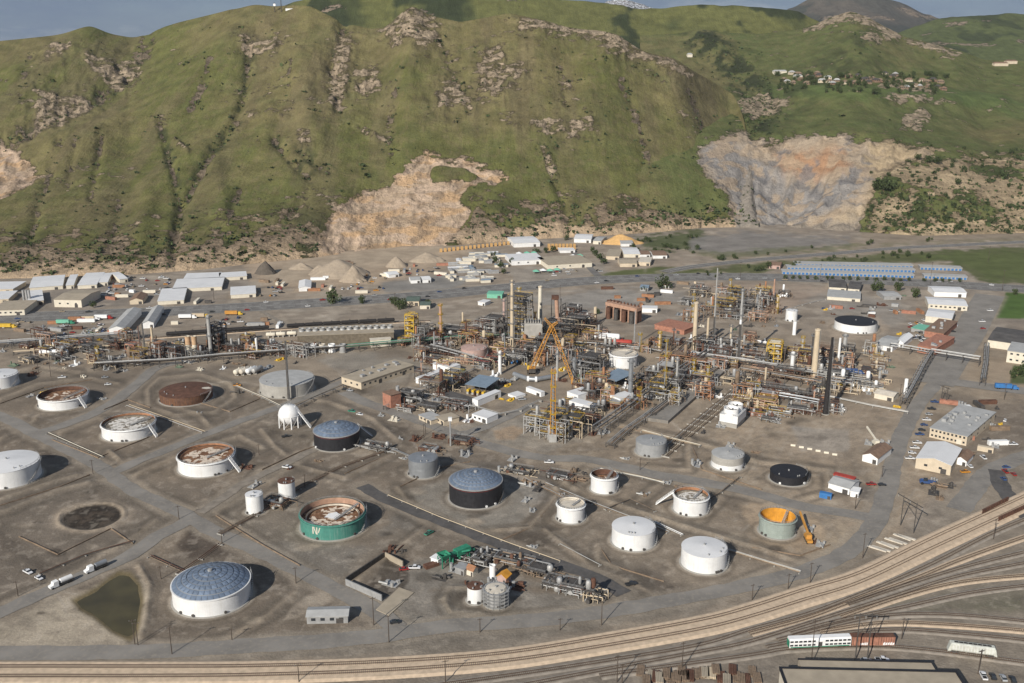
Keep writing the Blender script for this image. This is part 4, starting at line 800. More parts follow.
tank_stair(2, 86, 408); tank_stair(3, 157, 437); tank_stair(5, 240, 472); tank_stair(18, 656, 504); tank_stair(8, 372, 436)
# painted letters flaking on the teal tank: an N and a slanting mark
x, y, r, h = TW[9]; mb = MB()
def onshell(a, z): return ((r+.03)*math.cos(a), (r+.03)*math.sin(a), z)
for (a0, z0), (a1, z1), wd in (((-2.05, 3.0), (-2.05, 7.4), .04), ((-2.03, 7.2), (-1.93, 3.2), .035), ((-1.91, 3.0), (-1.91, 7.4), .035), ((-1.86, 4.0), (-1.80, 7.0), .03), ((-2.05, 7.0), (-1.99, 6.6), .05)):
    mb.add([onshell(a0, z0), onshell(a0+wd, z0), onshell(a1+wd, z1), onshell(a1, z1)], [(0, 1, 2, 3)])
mb.build('painted_letters', 'roof_cream', TOB[9])
# the black stain ring on the far white tank and the sphere
c = G(290, 426); rs = 10.7*MPP(290, 425); t = thing('sphere_tank', (c.x, c.y, -.1), 0, 'white spherical pressure tank standing on a ring of legs', 'tank')
zc = rs+1.3; MB().lathe([(max(.03, rs*math.sin(a)), zc-rs*math.cos(a)) for a in np.linspace(0, math.pi, 25)], 40).build('sphere_shell', 'white', t, 2)
MB().lathe([(rs+.02, zc-.15), (rs+.22, zc-.1), (rs+.22, zc+.1), (rs+.02, zc+.15)], 40).build('equator_band', 'white', t)
for k in range(9): a = 2*math.pi*k/9+.2; MB().cyl((rs*math.cos(a), rs*math.sin(a), 0), (rs*math.cos(a)*.99, rs*math.sin(a)*.99, zc), .42, n=10).build('leg', 'white', t)
mb = MB()
for k in range(9):
    a = 2*math.pi*k/9+.2; b = a+2*math.pi/9
    mb.beam((rs*math.cos(a), rs*math.sin(a), .5), (rs*math.cos(b), rs*math.sin(b), zc-1.5), .12)
mb.build('bracing', 'white', t); stair_straight((rs+7, -3, .1), (rs*.55, -.8, zc+rs*.83), 'white_clean', t, 'stair', 1.2)
railing([(2*math.cos(a), 2*math.sin(a), zc+rs-.2) for a in np.linspace(0, 6.28, 9)], 1.1, 'galv', t)
# ------------------------------------------------------------------ buildings
def unit_box(name, m): return MB().box(0, 0, 0, 1, 1, 1).mesh(name, m)
UB = {}
def ub(m):
    if m not in UB: UB[m] = unit_box('block', m)
    return UB[m]
def bld(name, A, B, D, h, roof='flat', wall='white', roofm='roof_white', desc=None, label=None, cat='building', rise=1.5, front=0, side=0, rows=1, door=1, ridge='x', units=0, depth=None, z=0, over=.4, doorm='dark_steel'):
    a = G(*A); b = G(*B); e = b-a; w_ = e.length; e.normalize(); f = Vector((-e.y, e.x, 0))
    d = depth if depth else abs((G(*D)-a).dot(f))
    c = a+e*(w_/2)+f*(d/2); rz = math.atan2(e.y, e.x); c.z = z-.15
    t = thing(name, c, rz, label, cat, None, None if label else desc); h += .15
    W2, D2 = w_/2, d/2
    if roof == 'gable':
        mb = MB(); rz_ = h+rise
        if ridge == 'x':
            mb.add([(-W2, -D2, 0), (W2, -D2, 0), (W2, D2, 0), (-W2, D2, 0), (-W2, -D2, h), (W2, -D2, h), (W2, D2, h), (-W2, D2, h), (-W2, 0, rz_), (W2, 0, rz_)], [(0, 1, 5, 4), (2, 3, 7, 6), (1, 2, 6, 9, 5), (3, 0, 4, 8, 7)])
            r_ = MB()
            for s in (-1, 1):
                k = rise/D2; y1 = D2+over; zb = h-over*k
                r_.add([(-W2-over, s*y1, zb+.05), (W2+over, s*y1, zb+.05), (W2+over, 0, rz_+.05), (-W2-over, 0, rz_+.05), (-W2-over, s*y1, zb+.25), (W2+over, s*y1, zb+.25), (W2+over, 0, rz_+.25), (-W2-over, 0, rz_+.25)], [(4, 5, 6, 7), (0, 1, 5, 4), (1, 2, 6, 5), (3, 0, 4, 7), (3, 2, 1, 0)])
        else:
            mb.add([(-W2, -D2, 0), (W2, -D2, 0), (W2, D2, 0), (-W2, D2, 0), (-W2, -D2, h), (W2, -D2, h), (W2, D2, h), (-W2, D2, h), (0, -D2, rz_), (0, D2, rz_)], [(0, 1, 5, 8, 4), (2, 3, 7, 9, 6), (1, 2, 6, 5), (3, 0, 4, 7)])
            r_ = MB()
            for s in (-1, 1):
                k = rise/W2; x1 = W2+over; zb = h-over*k
                r_.add([(s*x1, -D2-over, zb+.05), (s*x1, D2+over, zb+.05), (0, D2+over, rz_+.05), (0, -D2-over, rz_+.05), (s*x1, -D2-over, zb+.25), (s*x1, D2+over, zb+.25), (0, D2+over, rz_+.25), (0, -D2-over, rz_+.25)], [(4, 5, 6, 7), (0, 1, 5, 4), (1, 2, 6, 5), (3, 0, 4, 7), (3, 2, 1, 0)])
        mb.build('wall', wall, t); rf = r_.build('roof', roofm, t)
    else:
        MB().box(0, 0, 0, w_, d, h).build('wall', wall, t)
        rf = MB().box(0, 0, h+.005, w_+2*over, d+2*over, .3).build('roof', roofm, t)
        if units:
            rn = random.Random(int(w_*100))
            for k in range(units):
                s = rn.uniform(1.2, 3); inst(ub('galv'), 'roof_unit', rf, (rn.uniform(-.4, .4)*w_, rn.uniform(-.38, .38)*d, h+.31), 0, (s, s*rn.uniform(.7, 1.4), rn.uniform(.8, 1.8)))
    for i in range(front):
        for j in range(rows):
            x = -W2+w_*(i+.7)/(front+.4); zz = h*(j+.42)/rows; inst(ub('glass_dark'), 'window', t, (x, -D2, zz), 0, (min(1.8, w_/front*.5), .1, min(1.3, h/rows*.4)))
    for i in range(side):
        for j in range(rows):
            for s in (-1, 1):
                y = -D2+d*(i+.7)/(side+.4); zz = h*(j+.42)/rows; inst(ub('glass_dark'), 'window', t, (s*W2, y, zz), 0, (.1, min(1.8, d/side*.5), min(1.3, h/rows*.4)))
    for i in range(door): inst(ub(doorm), 'door', t, (W2*(.6-.9*i), -D2, .15), 0, (min(3, w_*.25), .14, min(3, h*.65)))
    return t
mat('tower_wood', (.15, .125, .092), .9, 0, .25, .5, streak=.4, rustcol=(.09, .075, .055))
WR = dict(wall='wall_cream', roofm='roof_white')
B_ = bld
B_('warehouse', (54.7, 307), (82, 307.5), (68, 297), 7, 'gable', 'wall_cream', 'roof_tan', label='big tan roofed warehouse by the far left freeway', rise=1.5, front=3)
for A, B, D, q in (((30, 291.5), (63, 289), (42, 280), 'widest of the left white storage rows under the hill'), ((66.5, 289), (74, 288.5), (76, 278), 'narrow white storage roof between two wider ones under the hill'), ((78, 289), (97, 288), (88, 276.5), 'middle white storage roof in the row under the left hill'), ((99, 286), (108, 285.5), (108, 276.5), 'short white storage roof at the right end of the hillfoot row'), ((120, 283), (128, 282), (122, 275), 'lone small white roof right of the hillfoot storage rows')):
    B_('storage_shed', A, B, D, 3.6, 'gable', 'wall_cream', 'roof_white', label=q, cat='shed', rise=.9)
B_('warehouse', (-14, 293.5), (13.5, 293), (-6, 286), 4, 'flat', 'beige', 'roof_white', label='beige walled shed with white roof at the far left edge')
B_('warehouse', (-12, 304), (9, 303), (4, 295.5), 4, 'flat', 'beige', 'roof_white', label='white roofed shed left of the grey silos')
B_('warehouse', (-8, 316), (25, 315), (4, 306.5), 5, 'flat', 'wall_cream', 'roof_tan', label='long cream shed with flat tan roof at the left edge, beside the freeway', front=6)
B_('warehouse', (29, 306), (44, 304.5), (41, 294), 4, 'flat', 'beige', 'roof_white', label='white flat roof between the silos and the tan warehouse')
B_('house', (130, 304.5), (143, 304), (136, 298), 3.8, 'gable', 'beige', 'brown_roof', label='small tan house with brown roof beside the freeway', cat='house', ridge='y', rise=2)
B_('metal_shed', (109.5, 334.5), (124.5, 334), (128, 315), 5, 'gable', 'white', 'roof_grey', label='long white gabled shed, left of the twin sheds near the freeway', cat='shed', ridge='y', rise=2)
B_('metal_shed', (143, 328.5), (154, 328), (159, 312), 4.6, 'gable', 'white', 'roof_grey', label='shorter white gabled shed, right of the twin sheds near the freeway', cat='shed', ridge='y', rise=2)
for A, B, D, q in (((158, 305), (184, 303.5), (172, 292), 'front white slab of the stepped storage roofs'), ((173, 292.3), (222, 290), (181, 282.5), 'broad middle white slab of the stepped storage roofs'), ((184, 282.3), (219, 281), (188, 276.8), 'rear left white slab of the stepped storage roofs'), ((220, 281), (247, 279.3), (224, 276), 'rear right thin white slab of the stepped storage roofs'), ((231, 298.5), (256, 297), (237, 290.3), 'lone white storage roof right of the stepped ones')):
    B_('storage_shed', A, B, D, 3.5, 'flat', 'wall_cream', 'roof_white', label=q, cat='shed')
B_('metal_shed', (299, 291.5), (311, 291), (307, 284), 3.6, 'gable', 'white', 'roof_white', label='white shed near the gravel heaps, left of the big roadside tree', cat='shed', ridge='y', rise=1.3)
t = B_('cooling_tower', (298, 347), (394, 343), (299.5, 338), 9, 'flat', 'tower_wood', 'roof_tan', label='very long brown cooling tower with a row of fan stacks', cat='cooling tower', door=0)
wl = 2*(G(394, 343)-G(298, 347)).length/2
for k in range(14):
    x = -wl/2+wl*(k+.5)/14; fs = MB().lathe([(2.4, 0), (2.0, 1.0), (2.2, 2.4), (2.0, 2.4), (1.8, 1.2)], 14, x, 0, 9.45).build('fan_stack', 'galv', t); MB().box(x, 0, 10.6, 3.4, .35, .1, k).build('fan_blade', 'dark_steel', fs)
mb = MB()
for k in range(40): mb.box(-wl/2+wl*(k+.5)/40, -G(298, 347).y*0-((G(299.5, 338)-G(298, 347)).length*.48), .2, .25, .5, 8.8)
mb.build('louvres', 'wood', t)
B_('clad_shed', (371, 347.5), (391, 346), (372, 345), 6, 'flat', 'wall_cream', 'roof_cream', label='pale clad shed in front of the long cooling tower', cat='shed', door=0, depth=5)
B_('office_block', (361.4, 389.5), (414, 371.5), (341.7, 383.5), 5, 'flat', 'beige', 'roof_tan', label='long flat roofed tan office beside the process yard', front=10, side=3, units=9, door=2)
W3 = dict(roof='flat', wall='white_clean', roofm='roof_white', cat='trailer', door=1, over=.1)
B_('site_trailer', (421, 384.5), (443.5, 376), (0, 0), 4, label='long white site trailer right of the flat roofed tan office', depth=5, **W3)
B_('site_trailer', (433, 369), (450, 374), (438, 364), 4.5, label='white box building behind the long white trailer', **W3)
B_('site_trailer', (478, 406.5), (501, 397), (0, 0), 4.2, label='white trailer right below the blue roofed shelter', depth=5, **W3)
B_('site_trailer', (472, 419.5), (487, 424), (477, 413), 3.6, label='white cabin at the corner of the cross lanes', front=3, **W3)
B_('site_trailer', (526, 391.5), (541, 397), (0, 0), 3, label='narrow white trailer below the fat grey pipe', depth=3.5, **W3)
B_('site_trailer', (567, 398), (578, 402), (573, 390), 4.5, label='square white cabin behind the yellow derrick', **W3)
B_('site_trailer', (569, 406), (592, 412.5), (572, 402), 3.6, label='long white trailer with blue end behind the derrick', **W3)
B_('site_trailer', (610, 402.5), (620, 406.5), (616, 395), 5, label='white cube hut beside the grey square tower', **W3)
B_('low_slab', (508, 396), (516, 399), (513, 391.5), 1.4, label='low white slab right of the white trailers', **W3)
B_('pump_house', (419, 419.5), (431, 425), (426, 414), 3, 'flat', 'beige', 'roof_grey', label='low beige pit house, left of the pair by the central road', front=3)
B_('pump_house', (436, 422), (444, 426), (443, 414), 3.4, 'flat', 'beige', 'roof_tan', label='square beige hut with tan roof by the central road', front=2)
B_('brick_silo', (383, 405), (391, 408.5), (388, 400), 9, 'flat', 'brick', 'brown_roof', label='squat reddish box silo at the road bend', cat='silo', door=0)
def shelter(A, B, D, h, lab, mach=0, roofm='blue_roof'):
    a = G(*A); b = G(*B); e = b-a; w_ = e.length; e.normalize(); f = Vector((-e.y, e.x, 0)); d = abs((G(*D)-a).dot(f)); c = a+e*(w_/2)+f*(d/2)
    t = thing('open_shelter', (c.x, c.y, -.1), math.atan2(e.y, e.x), lab, 'shelter')
    for i in range(4):
        for s in (-1, 1): MB().box(-w_/2+.4+(w_-.8)*i/3, s*(d/2-.4), 0, .4, .4, h).build('post', 'dark_steel', t)
    mb = MB(); mb.add([(-w_/2-.6, -d/2-.6, h), (w_/2+.6, -d/2-.6, h), (w_/2+.6, d/2+.6, h+1), (-w_/2-.6, d/2+.6, h+1), (-w_/2-.6, -d/2-.6, h+.25), (w_/2+.6, -d/2-.6, h+.25), (w_/2+.6, d/2+.6, h+1.25), (-w_/2-.6, d/2+.6, h+1.25)], [(3, 2, 1, 0), (4, 5, 6, 7), (0, 1, 5, 4), (1, 2, 6, 5), (2, 3, 7, 6), (3, 0, 4, 7)]); mb.build('roof', roofm, t)
    MB().box(0, d*.2, .05, w_*.8, d*.45, h*.45).build('machine_block', 'dark_steel', t)
    for i in range(mach):
        x = -w_/2+w_*(i+.5)/mach; m = MB(); m.cyl((x, -d/2-1.2, 2.6), (x, -d/2+2, 2.6), 1.0, n=12); m.build('compressor', 'yellow', t)
        MB().box(x, -d/2, 0, 1.6, 3, 1.7).build('machine_base', 'concrete', t)
    return t
shelter((466, 393), (486, 396.5), (474, 384), 6.5, 'blue roofed open shelter with yellow compressors', 4)
shelter((600, 385.5), (616, 390), (612, 377), 6.5, 'blue roofed open shelter in front of the cream roofed white tank', 0)
# right-hand works yard
B_('workshop', (934, 296.5), (966, 297.5), (936, 291), 4.6, 'gable', 'white_clean', 'roof_white', label='rear white workshop beside the avenue', rise=1)
B_('workshop', (928, 308.5), (967, 311), (934, 302), 4.4, 'gable', 'wall_cream', 'roof_white', label='long cream workshop in front of the rear white one', rise=1.2, front=8)
B_('workshop', (925, 322), (951, 325), (931, 314.5), 5.5, 'gable', 'wall_cream', 'roof_white', label='pale gabled workshop adjoining the red brick block', rise=1.2)
B_('brick_block', (924, 336.5), (943, 339.5), (929, 323), 5, 'flat', 'brick', 'brown_roof', label='flat red brick block behind the lower brick one', units=5)
B_('brick_block', (917, 352), (935, 355.5), (922, 338), 5.5, 'flat', 'brick', 'brick', label='red brick block nearest the pipe bridge', units=4, front=5)
B_('metal_shed', (911, 331.5), (924, 334), (913, 326.5), 3.2, 'flat', 'galv', 'pale_green', label='low pale green shed left of the brick block', cat='shed')
B_('metal_shed', (875, 349), (892, 352), (880, 339), 4, 'gable', 'white', 'roof_grey', label='white gabled shed at the left end of the grey conveyor', cat='shed', rise=1.6)
B_('metal_shed', (894, 346.5), (903, 348), (898, 338), 4, 'gable', 'white_clean', 'white_clean', label='bright white tent like shed beside the gabled shed', cat='shed', ridge='y', rise=2)
B_('metal_shed', (884, 299.8), (901, 299.8), (885, 294.5), 3.2, 'gable', 'galv', 'roof_grey', label='grey roofed shed between two roadside trees', cat='shed', rise=1)
B_('bunkhouse', (829, 291), (846, 292), (831, 283), 4, 'gable', 'wall_cream', 'asphalt_dark', label='left of the two dark roofed huts on the far yard', rise=1.2)
B_('bunkhouse', (847.5, 292.5), (859, 293.5), (848, 285), 4, 'gable', 'wall_cream', 'asphalt_dark', label='right of the two dark roofed huts on the far yard', rise=1.2)
B_('bunkhouse', (827, 299.5), (860, 302), (842, 293.5), 3, 'flat', 'wall_cream', 'roof_grey', label='low grey roofed row in front of the dark roofed huts')
B_('factory', (987, 347), (1075, 360), (996, 334), 6, 'gable', 'wall_cream', 'asphalt_dark', label='dark roofed cream factory at the right edge', rise=1.5, door=0)
B_('office_block', (1006, 362), (1040, 367), (1010, 353), 9, 'flat', 'wall_cream', 'roof_grey', label='white two storey block with windows at the right edge', front=5, side=3, rows=2)
t = B_('office_block', (929, 437), (966, 446), (940, 409), 6, 'flat', 'beige', 'roof_grey', label='large flat roofed tan office with parked cars alongside', front=9, side=4, rows=2, units=14, door=1, doorm='wall_cream')
B_('maintenance_hall', (915, 468), (950, 475.5), (924.5, 451), 6, 'gable', 'beige', 'roof_white', label='white roofed tan gabled hall in front of the tan office', ridge='y', rise=2.2, front=2)
B_('hut', (953.5, 463.5), (966, 466.5), (957, 455), 3.2, 'gable', 'white_clean', 'brown_roof', label='small white hut with brown roof right of the gabled hall', cat='hut', ridge='y', rise=1.8)
B_('hut', (862, 461), (877, 465), (868, 448), 4, 'gable', 'white_clean', 'brown_roof', label='white hut with rusty brown roof and a crane arm behind it', cat='hut', ridge='y', rise=2)
B_('hut', (828, 489), (849, 495), (834, 480), 3.6, 'gable', 'white_clean', 'roof_grey', label='white shed with a red edged roof right of the black tank', cat='shed', rise=1.3)
o = B_('red_canopy', (833, 482), (853, 487), (835, 479), 4.6, 'flat', 'red', 'red', label='narrow red lean-to roof behind the white shed', cat='canopy', door=0, depth=3)
B_('hut', (850, 496.5), (858, 498), (852, 492), 3, 'flat', 'white_clean', 'white_clean', label='tiny white hut at the end of the red edged shed', cat='hut')
B_('shipping_container', (819, 497.5), (831, 500), (0, 0), 2.7, 'flat', 'blue', 'blue', label='blue shipping container below the red edged shed', cat='container', depth=2.6, over=.02)
B_('shipping_container', (977, 450.5), (993, 453.5), (0, 0), 2.7, 'flat', 'beige', 'beige', label='tan shipping container on the dark right yard', cat='container', depth=2.6, over=.02)
B_('long_shed', (307, 624), (348, 623), (0, 0), 3.4, 'gable', 'galv', 'roof_grey', label='long grey green shed beside the front perimeter road', cat='shed', front=4, depth=7, rise=.9)
B_('brick_hut', (497, 584), (506, 586.5), (501, 579), 4, 'gable', 'pink', 'orange_rust', label='little pink house with orange roof near the scaffolded tank', cat='hut', ridge='y', rise=1.6)
B_('metal_shed', (455, 573), (464, 576), (460, 568), 3, 'flat', 'galv', 'galv', label='grey metal box left of the brown roofed kiosk', cat='shed')
B_('kiosk', (466.5, 574.5), (473, 577), (470, 570.5), 3, 'gable', 'wall_cream', 'rust_light', label='small cream kiosk with brown roof by the green machine', cat='kiosk')
B_('kiosk', (431, 563.5), (438, 566), (434, 559.5), 3, 'flat', 'white_clean', 'white_clean', label='white cabin beside the green machine', cat='kiosk')
# near warehouse along the bottom edge: only its roof shows
a = G(780, 668, 9); b = G(956, 672, 9); e = (b-a); w_ = e.length; e.normalize(); f = Vector((e.y, -e.x, 0)); c = a+e*(w_/2)+f*30
t = thing('railside_warehouse', (c.x, c.y, -.1), math.atan2(e.y, e.x), 'big flat tan roof with black edging at the bottom of the photo', 'warehouse')
MB().box(0, 0, 0, w_, 60, 9).build('wall', 'wall_cream', t); rf = MB().box(0, 0, 9.003, w_-.8, 59.2, .12).build('roof', 'roof_tan', t)
for x, y, sx, sy in ((0, 30, w_+.6, .9), (0, -30, w_+.6, .9), (w_/2, 0, .9, 59), (-w_/2, 0, .9, 59)): MB().box(x, y, 8.9, sx, sy, .6).build('black_edging', 'black', t)
MB().box(.02*w_, 34.2, 0, w_*.77, 7.2, 7.6).build('lean_to', 'roof_tan', t); MB().box(.02*w_, 37.9, 7.5, w_*.77+.3, .7, .5).build('black_edging', 'black', t)
for i in range(5): MB().cyl((-w_*.35+i*w_*.2, 8, 9), (-w_*.35+i*w_*.2, 8, 10.2), .6, n=10).build('roof_vent', 'galv', rf)
# mid distance beyond the freeway
for i, (A, B, D, h, ro, wa, rm, q) in enumerate((
 ((514, 247.5), (540, 246.5), (516, 241), 5, 'gable', 'white', 'roof_white', 'white warehouse at the hill foot left of the tan trees'), ((512, 265.5), (544, 264), (513, 258.5), 5, 'flat', 'white', 'roof_white', 'long white shed with red sign beyond the freeway'), ((548, 269.5), (592, 267), (552, 261), 5, 'flat', 'wall_cream', 'roof_tan', 'long brown fronted shed beyond the freeway'),
 ((574, 242.5), (591, 243), (577, 237.5), 4.5, 'gable', 'white', 'roof_white', 'white shed at the top of the little side lane'), ((593, 244), (601, 244.5), (595, 239.5), 4, 'gable', 'wall_cream', 'roof_grey', 'small grey roofed shed beside the top of the side lane'), ((606, 259.5), (619, 260), (608, 252.5), 4, 'flat', 'beige', 'roof_tan', 'square beige shed right of the side lane trees'),
 ((620, 267), (637, 267), (622, 262), 4, 'gable', 'beige', 'roof_tan', 'orange tan shed nearest the freeway bend'), ((624, 257.5), (640, 257.5), (626, 251), 4, 'gable', 'wall_cream', 'roof_white', 'white roofed shed behind the orange tan one'), ((638.5, 265.5), (650, 266), (640, 260.5), 4, 'flat', 'beige', 'roof_cream', 'cream block right of the orange tan shed'),
 ((640, 257.5), (650, 257.5), (641, 253.5), 3.5, 'gable', 'white', 'brown_roof', 'white house with brown roof among bushes, left'), ((653, 258.5), (667, 258.5), (655, 253.5), 3.5, 'gable', 'white', 'brown_roof', 'white house with brown roof among bushes, right'), ((621, 246.5), (633, 246.5), (622, 242.5), 3.5, 'gable', 'white', 'roof_grey', 'grey roofed white shed by the orange soil heap'),
 ((560, 253), (575, 252.6), (561, 250), 3, 'flat', 'white', 'roof_white', 'thin white shed among the ochre stacks'), ((411, 283.5), (420.5, 283), (413, 280), 3.4, 'gable', 'white_clean', 'roof_grey', 'left little white shed on the grey freeway lot'), ((423, 283), (431, 282.5), (425, 279.5), 3.4, 'gable', 'white_clean', 'roof_white', 'right little white shed on the grey freeway lot'), ((389, 278), (399, 276.8), (391, 274.5), 3.2, 'gable', 'white_clean', 'roof_white', 'white shed behind the two little sheds'),
 ((769, 268.5), (780, 269.3), (771, 265), 4, 'gable', 'pink', 'brown_roof', 'pinkish gate house left of the blue storage rows'), ((642, 312.5), (657, 313), (644, 310), 4, 'flat', 'white_clean', 'roof_white', 'bright white hut right of the pink furnace bank'), ((654.5, 329), (684, 335), (660, 322), 4, 'flat', 'brick', 'brick', 'low brick red building right of the pink furnace bank'),
 ((640, 291), (648, 291.5), (641, 288), 3.5, 'gable', 'galv', 'blue_roof', 'blue grey cottage beside a large tree south of the freeway'), ((660, 288), (669, 288.5), (661, 285), 3, 'gable', 'white', 'brown_roof', 'brown roofed cottage hidden by the large freeway tree'),
 ((406, 306), (419, 306), (409, 301), 4.5, 'gable', 'beige', 'shade_net', 'green roofed house among trees by the freeway'), ((420, 309), (430, 309), (421, 305), 3.5, 'gable', 'wall_cream', 'shade_net', 'low annex right of the green roofed house'), ((487, 298), (502, 298.5), (488, 295), 4, 'flat', 'pale_green', 'pale_green', 'pale green roofed hut left of the tall column cluster'), ((478, 305), (485, 306), (479, 302), 3, 'flat', 'white', 'roof_white', 'small white hut below the pale green one'),
 ((867, 405), (895, 410), (871, 400), 4, 'gable', 'wall_cream', 'wall_cream', None), ((874, 398), (893, 402), (876, 393), 3.6, 'gable', 'wall_cream', 'roof_cream', 'cream gabled shed left of the pipe bridge tower'))):
    if q is None: continue
    B_('outbuilding', A, B, D, h, ro, wa, rm, label=q, rise=1.3, front=3 if i in (1, 2) else 0)
# blue doored storage rows
for nm, A, B, nd, q in (('a', (782, 274), (914, 278), 34, 'front long row of blue doored storage units'), ('b', (787, 269.5), (915, 272.5), 34, 'middle long row of blue doored storage units'), ('c', (795, 266), (913, 268.3), 30, 'rear long row of blue doored storage units'), ('d', (924, 278.3), (967, 280), 11, 'front right short row of blue doored storage units'), ('e', (920, 269.5), (962, 271), 11, 'rear right short row of blue doored storage units')):
    t = B_('storage_row', A, B, (0, 0), 3.0, 'flat', 'galv', 'roof_grey', label=q, cat='storage row', door=0, depth=11)
    w_ = (G(*B)-G(*A)).length
    for i in range(nd): inst(ub('blue'), 'door', t, (-w_/2+w_*(i+.5)/nd, -5.52, .2), 0, (w_/nd*.62, .12, 2.1))
# cluttered trailer park at the hill foot
rn = random.Random(3)
for i in range(60):
    u_ = rn.uniform(449, 502); v_ = rn.uniform(254, 283)
    if (u_ < 462 and v_ < 262) or (u_-448)/54+(v_-250)/80 > 1.25: continue
    a = G(u_, v_); w_ = rn.uniform(7, 15); d_ = rn.uniform(3.2, 7); rz = rn.choice((.15, .15, 1.7))+rn.uniform(-.1, .1); c_ = rn.choice(('galv', 'roof_white', 'roof_grey', 'blue_roof', 'wall_cream', 'galv'))
    t = thing('mobile_home', (a.x, a.y, -.1), rz, None, 'mobile home', 'trailer park huts', 'small %s trailer park hut' % {'galv': 'silver', 'roof_white': 'white', 'roof_grey': 'grey', 'blue_roof': 'bluish', 'wall_cream': 'cream'}[c_]); MB().box(0, 0, 0, w_, d_, 2.8).build('wall', 'wall_cream' if i % 2 else 'galv', t)
    MB().add([(-w_/2-.2, -d_/2-.2, 2.85), (w_/2+.2, -d_/2-.2, 2.85), (w_/2+.2, d_/2+.2, 2.85), (-w_/2-.2, d_/2+.2, 2.85), (-w_/2-.2, 0, 3.6), (w_/2+.2, 0, 3.6)], [(0, 1, 5, 4), (2, 3, 4, 5), (1, 2, 5), (3, 0, 4), (3, 2, 1, 0)]).build('roof', c_, t)
# green and white canopies
for i, (u_, v_) in enumerate(((536, 273.5), (543, 272.5), (550, 272.8), (557, 271.8), (519, 255.5), (527, 255), (534, 254.8), (573, 258), (580, 257.6))):
    a = G(u_, v_); t = thing('canopy_tent', (a.x, a.y, 0), .1, None, 'tent', 'green and white canopies', 'green and white canopy tent')
    for s in (-1, 1):
        for q in (-1, 1): MB().beam((s*3, q*3, 0), (s*3, q*3, 2.6), .15).build('post', 'galv', t)
    MB().add([(-3.4, -3.4, 2.6), (3.4, -3.4, 2.6), (3.4, 3.4, 2.6), (-3.4, 3.4, 2.6), (0, 0, 4.4)], [(0, 1, 4), (1, 2, 4), (2, 3, 4), (3, 0, 4), (3, 2, 1, 0)]).build('canopy', 'pale_green' if i % 3 != 1 else 'white_clean', t)
# houses on the hill bench
rn = random.Random(12)
for i in range(46):
    u_ = 782+164*((i+rn.uniform(.1, .9))/46); v_ = rn.uniform(73.5, 85) if u_ < 900 else rn.uniform(79, 90); p = hill_pt(u_, v_)
    if p is None: continue
    rc = rn.choice(('brown_roof', 'roof_grey', 'wood', 'dark_steel', 'wood')); wc = rn.choice(('beige', 'wood', 'wood', 'brown_roof')); w_ = rn.uniform(8, 14); d_ = rn.uniform(7, 10); h_ = rn.uniform(3, 4.5)
    t = thing('hill_house', (p.x, p.y, p.z-1), rn.uniform(-.3, .3), None, 'house', 'houses on the hill bench', '%s roofed house on the hillside bench' % {'brown_roof': 'brown', 'roof_grey': 'grey', 'dark_steel': 'dark grey', 'wood': 'dull brown'}[rc])
    MB().box(0, 0, 0, w_, d_, h_+1).build('wall', wc, t); MB().add([(-w_/2-.5, -d_/2-.5, h_+1), (w_/2+.5, -d_/2-.5, h_+1), (w_/2+.5, d_/2+.5, h_+1), (-w_/2-.5, d_/2+.5, h_+1), (-w_/2+3, 0, h_+4), (w_/2-3, 0, h_+4)], [(0, 1, 5, 4), (2, 3, 4, 5), (1, 2, 5), (3, 0, 4), (3, 2, 1, 0)]).build('roof', rc, t)
    for k in range(3): inst(ub('glass_dark'), 'window', t, (-w_/2+w_*(k+.5)/3, -d_/2, h_*.5+1), 0, (1.8, .1, 1.6))
for u_, v_, w_, q in ((780, 74, 26, 'long white building left end of the hill bench'), (798, 78, 15, 'bright white house on the hill bench'), (1000, 66, 30, 'dark roofed lodge on the far right bench'), (1010, 63.5, 24, 'lodge wing behind the dark roofed lodge'), (690, 57, 10, 'lone white hut high on the shaded hill')):
    p = hill_pt(u_, v_)
    if p is None: continue
    t = thing('hill_building', (p.x, p.y, p.z-1), .05, q, 'building'); MB().box(0, 0, 0, w_, 11, 6).build('wall', 'wall_cream' if 'white' in q else 'beige', t); MB().add([(-w_/2-.5, -6, 6), (w_/2+.5, -6, 6), (w_/2+.5, 6, 6), (-w_/2-.5, 6, 6), (-w_/2+2, 0, 8.5), (w_/2-2, 0, 8.5)], [(0, 1, 5, 4), (2, 3, 4, 5), (1, 2, 5), (3, 0, 4), (3, 2, 1, 0)]).build('roof', 'roof_grey' if 'white' in q else 'brown_roof', t)
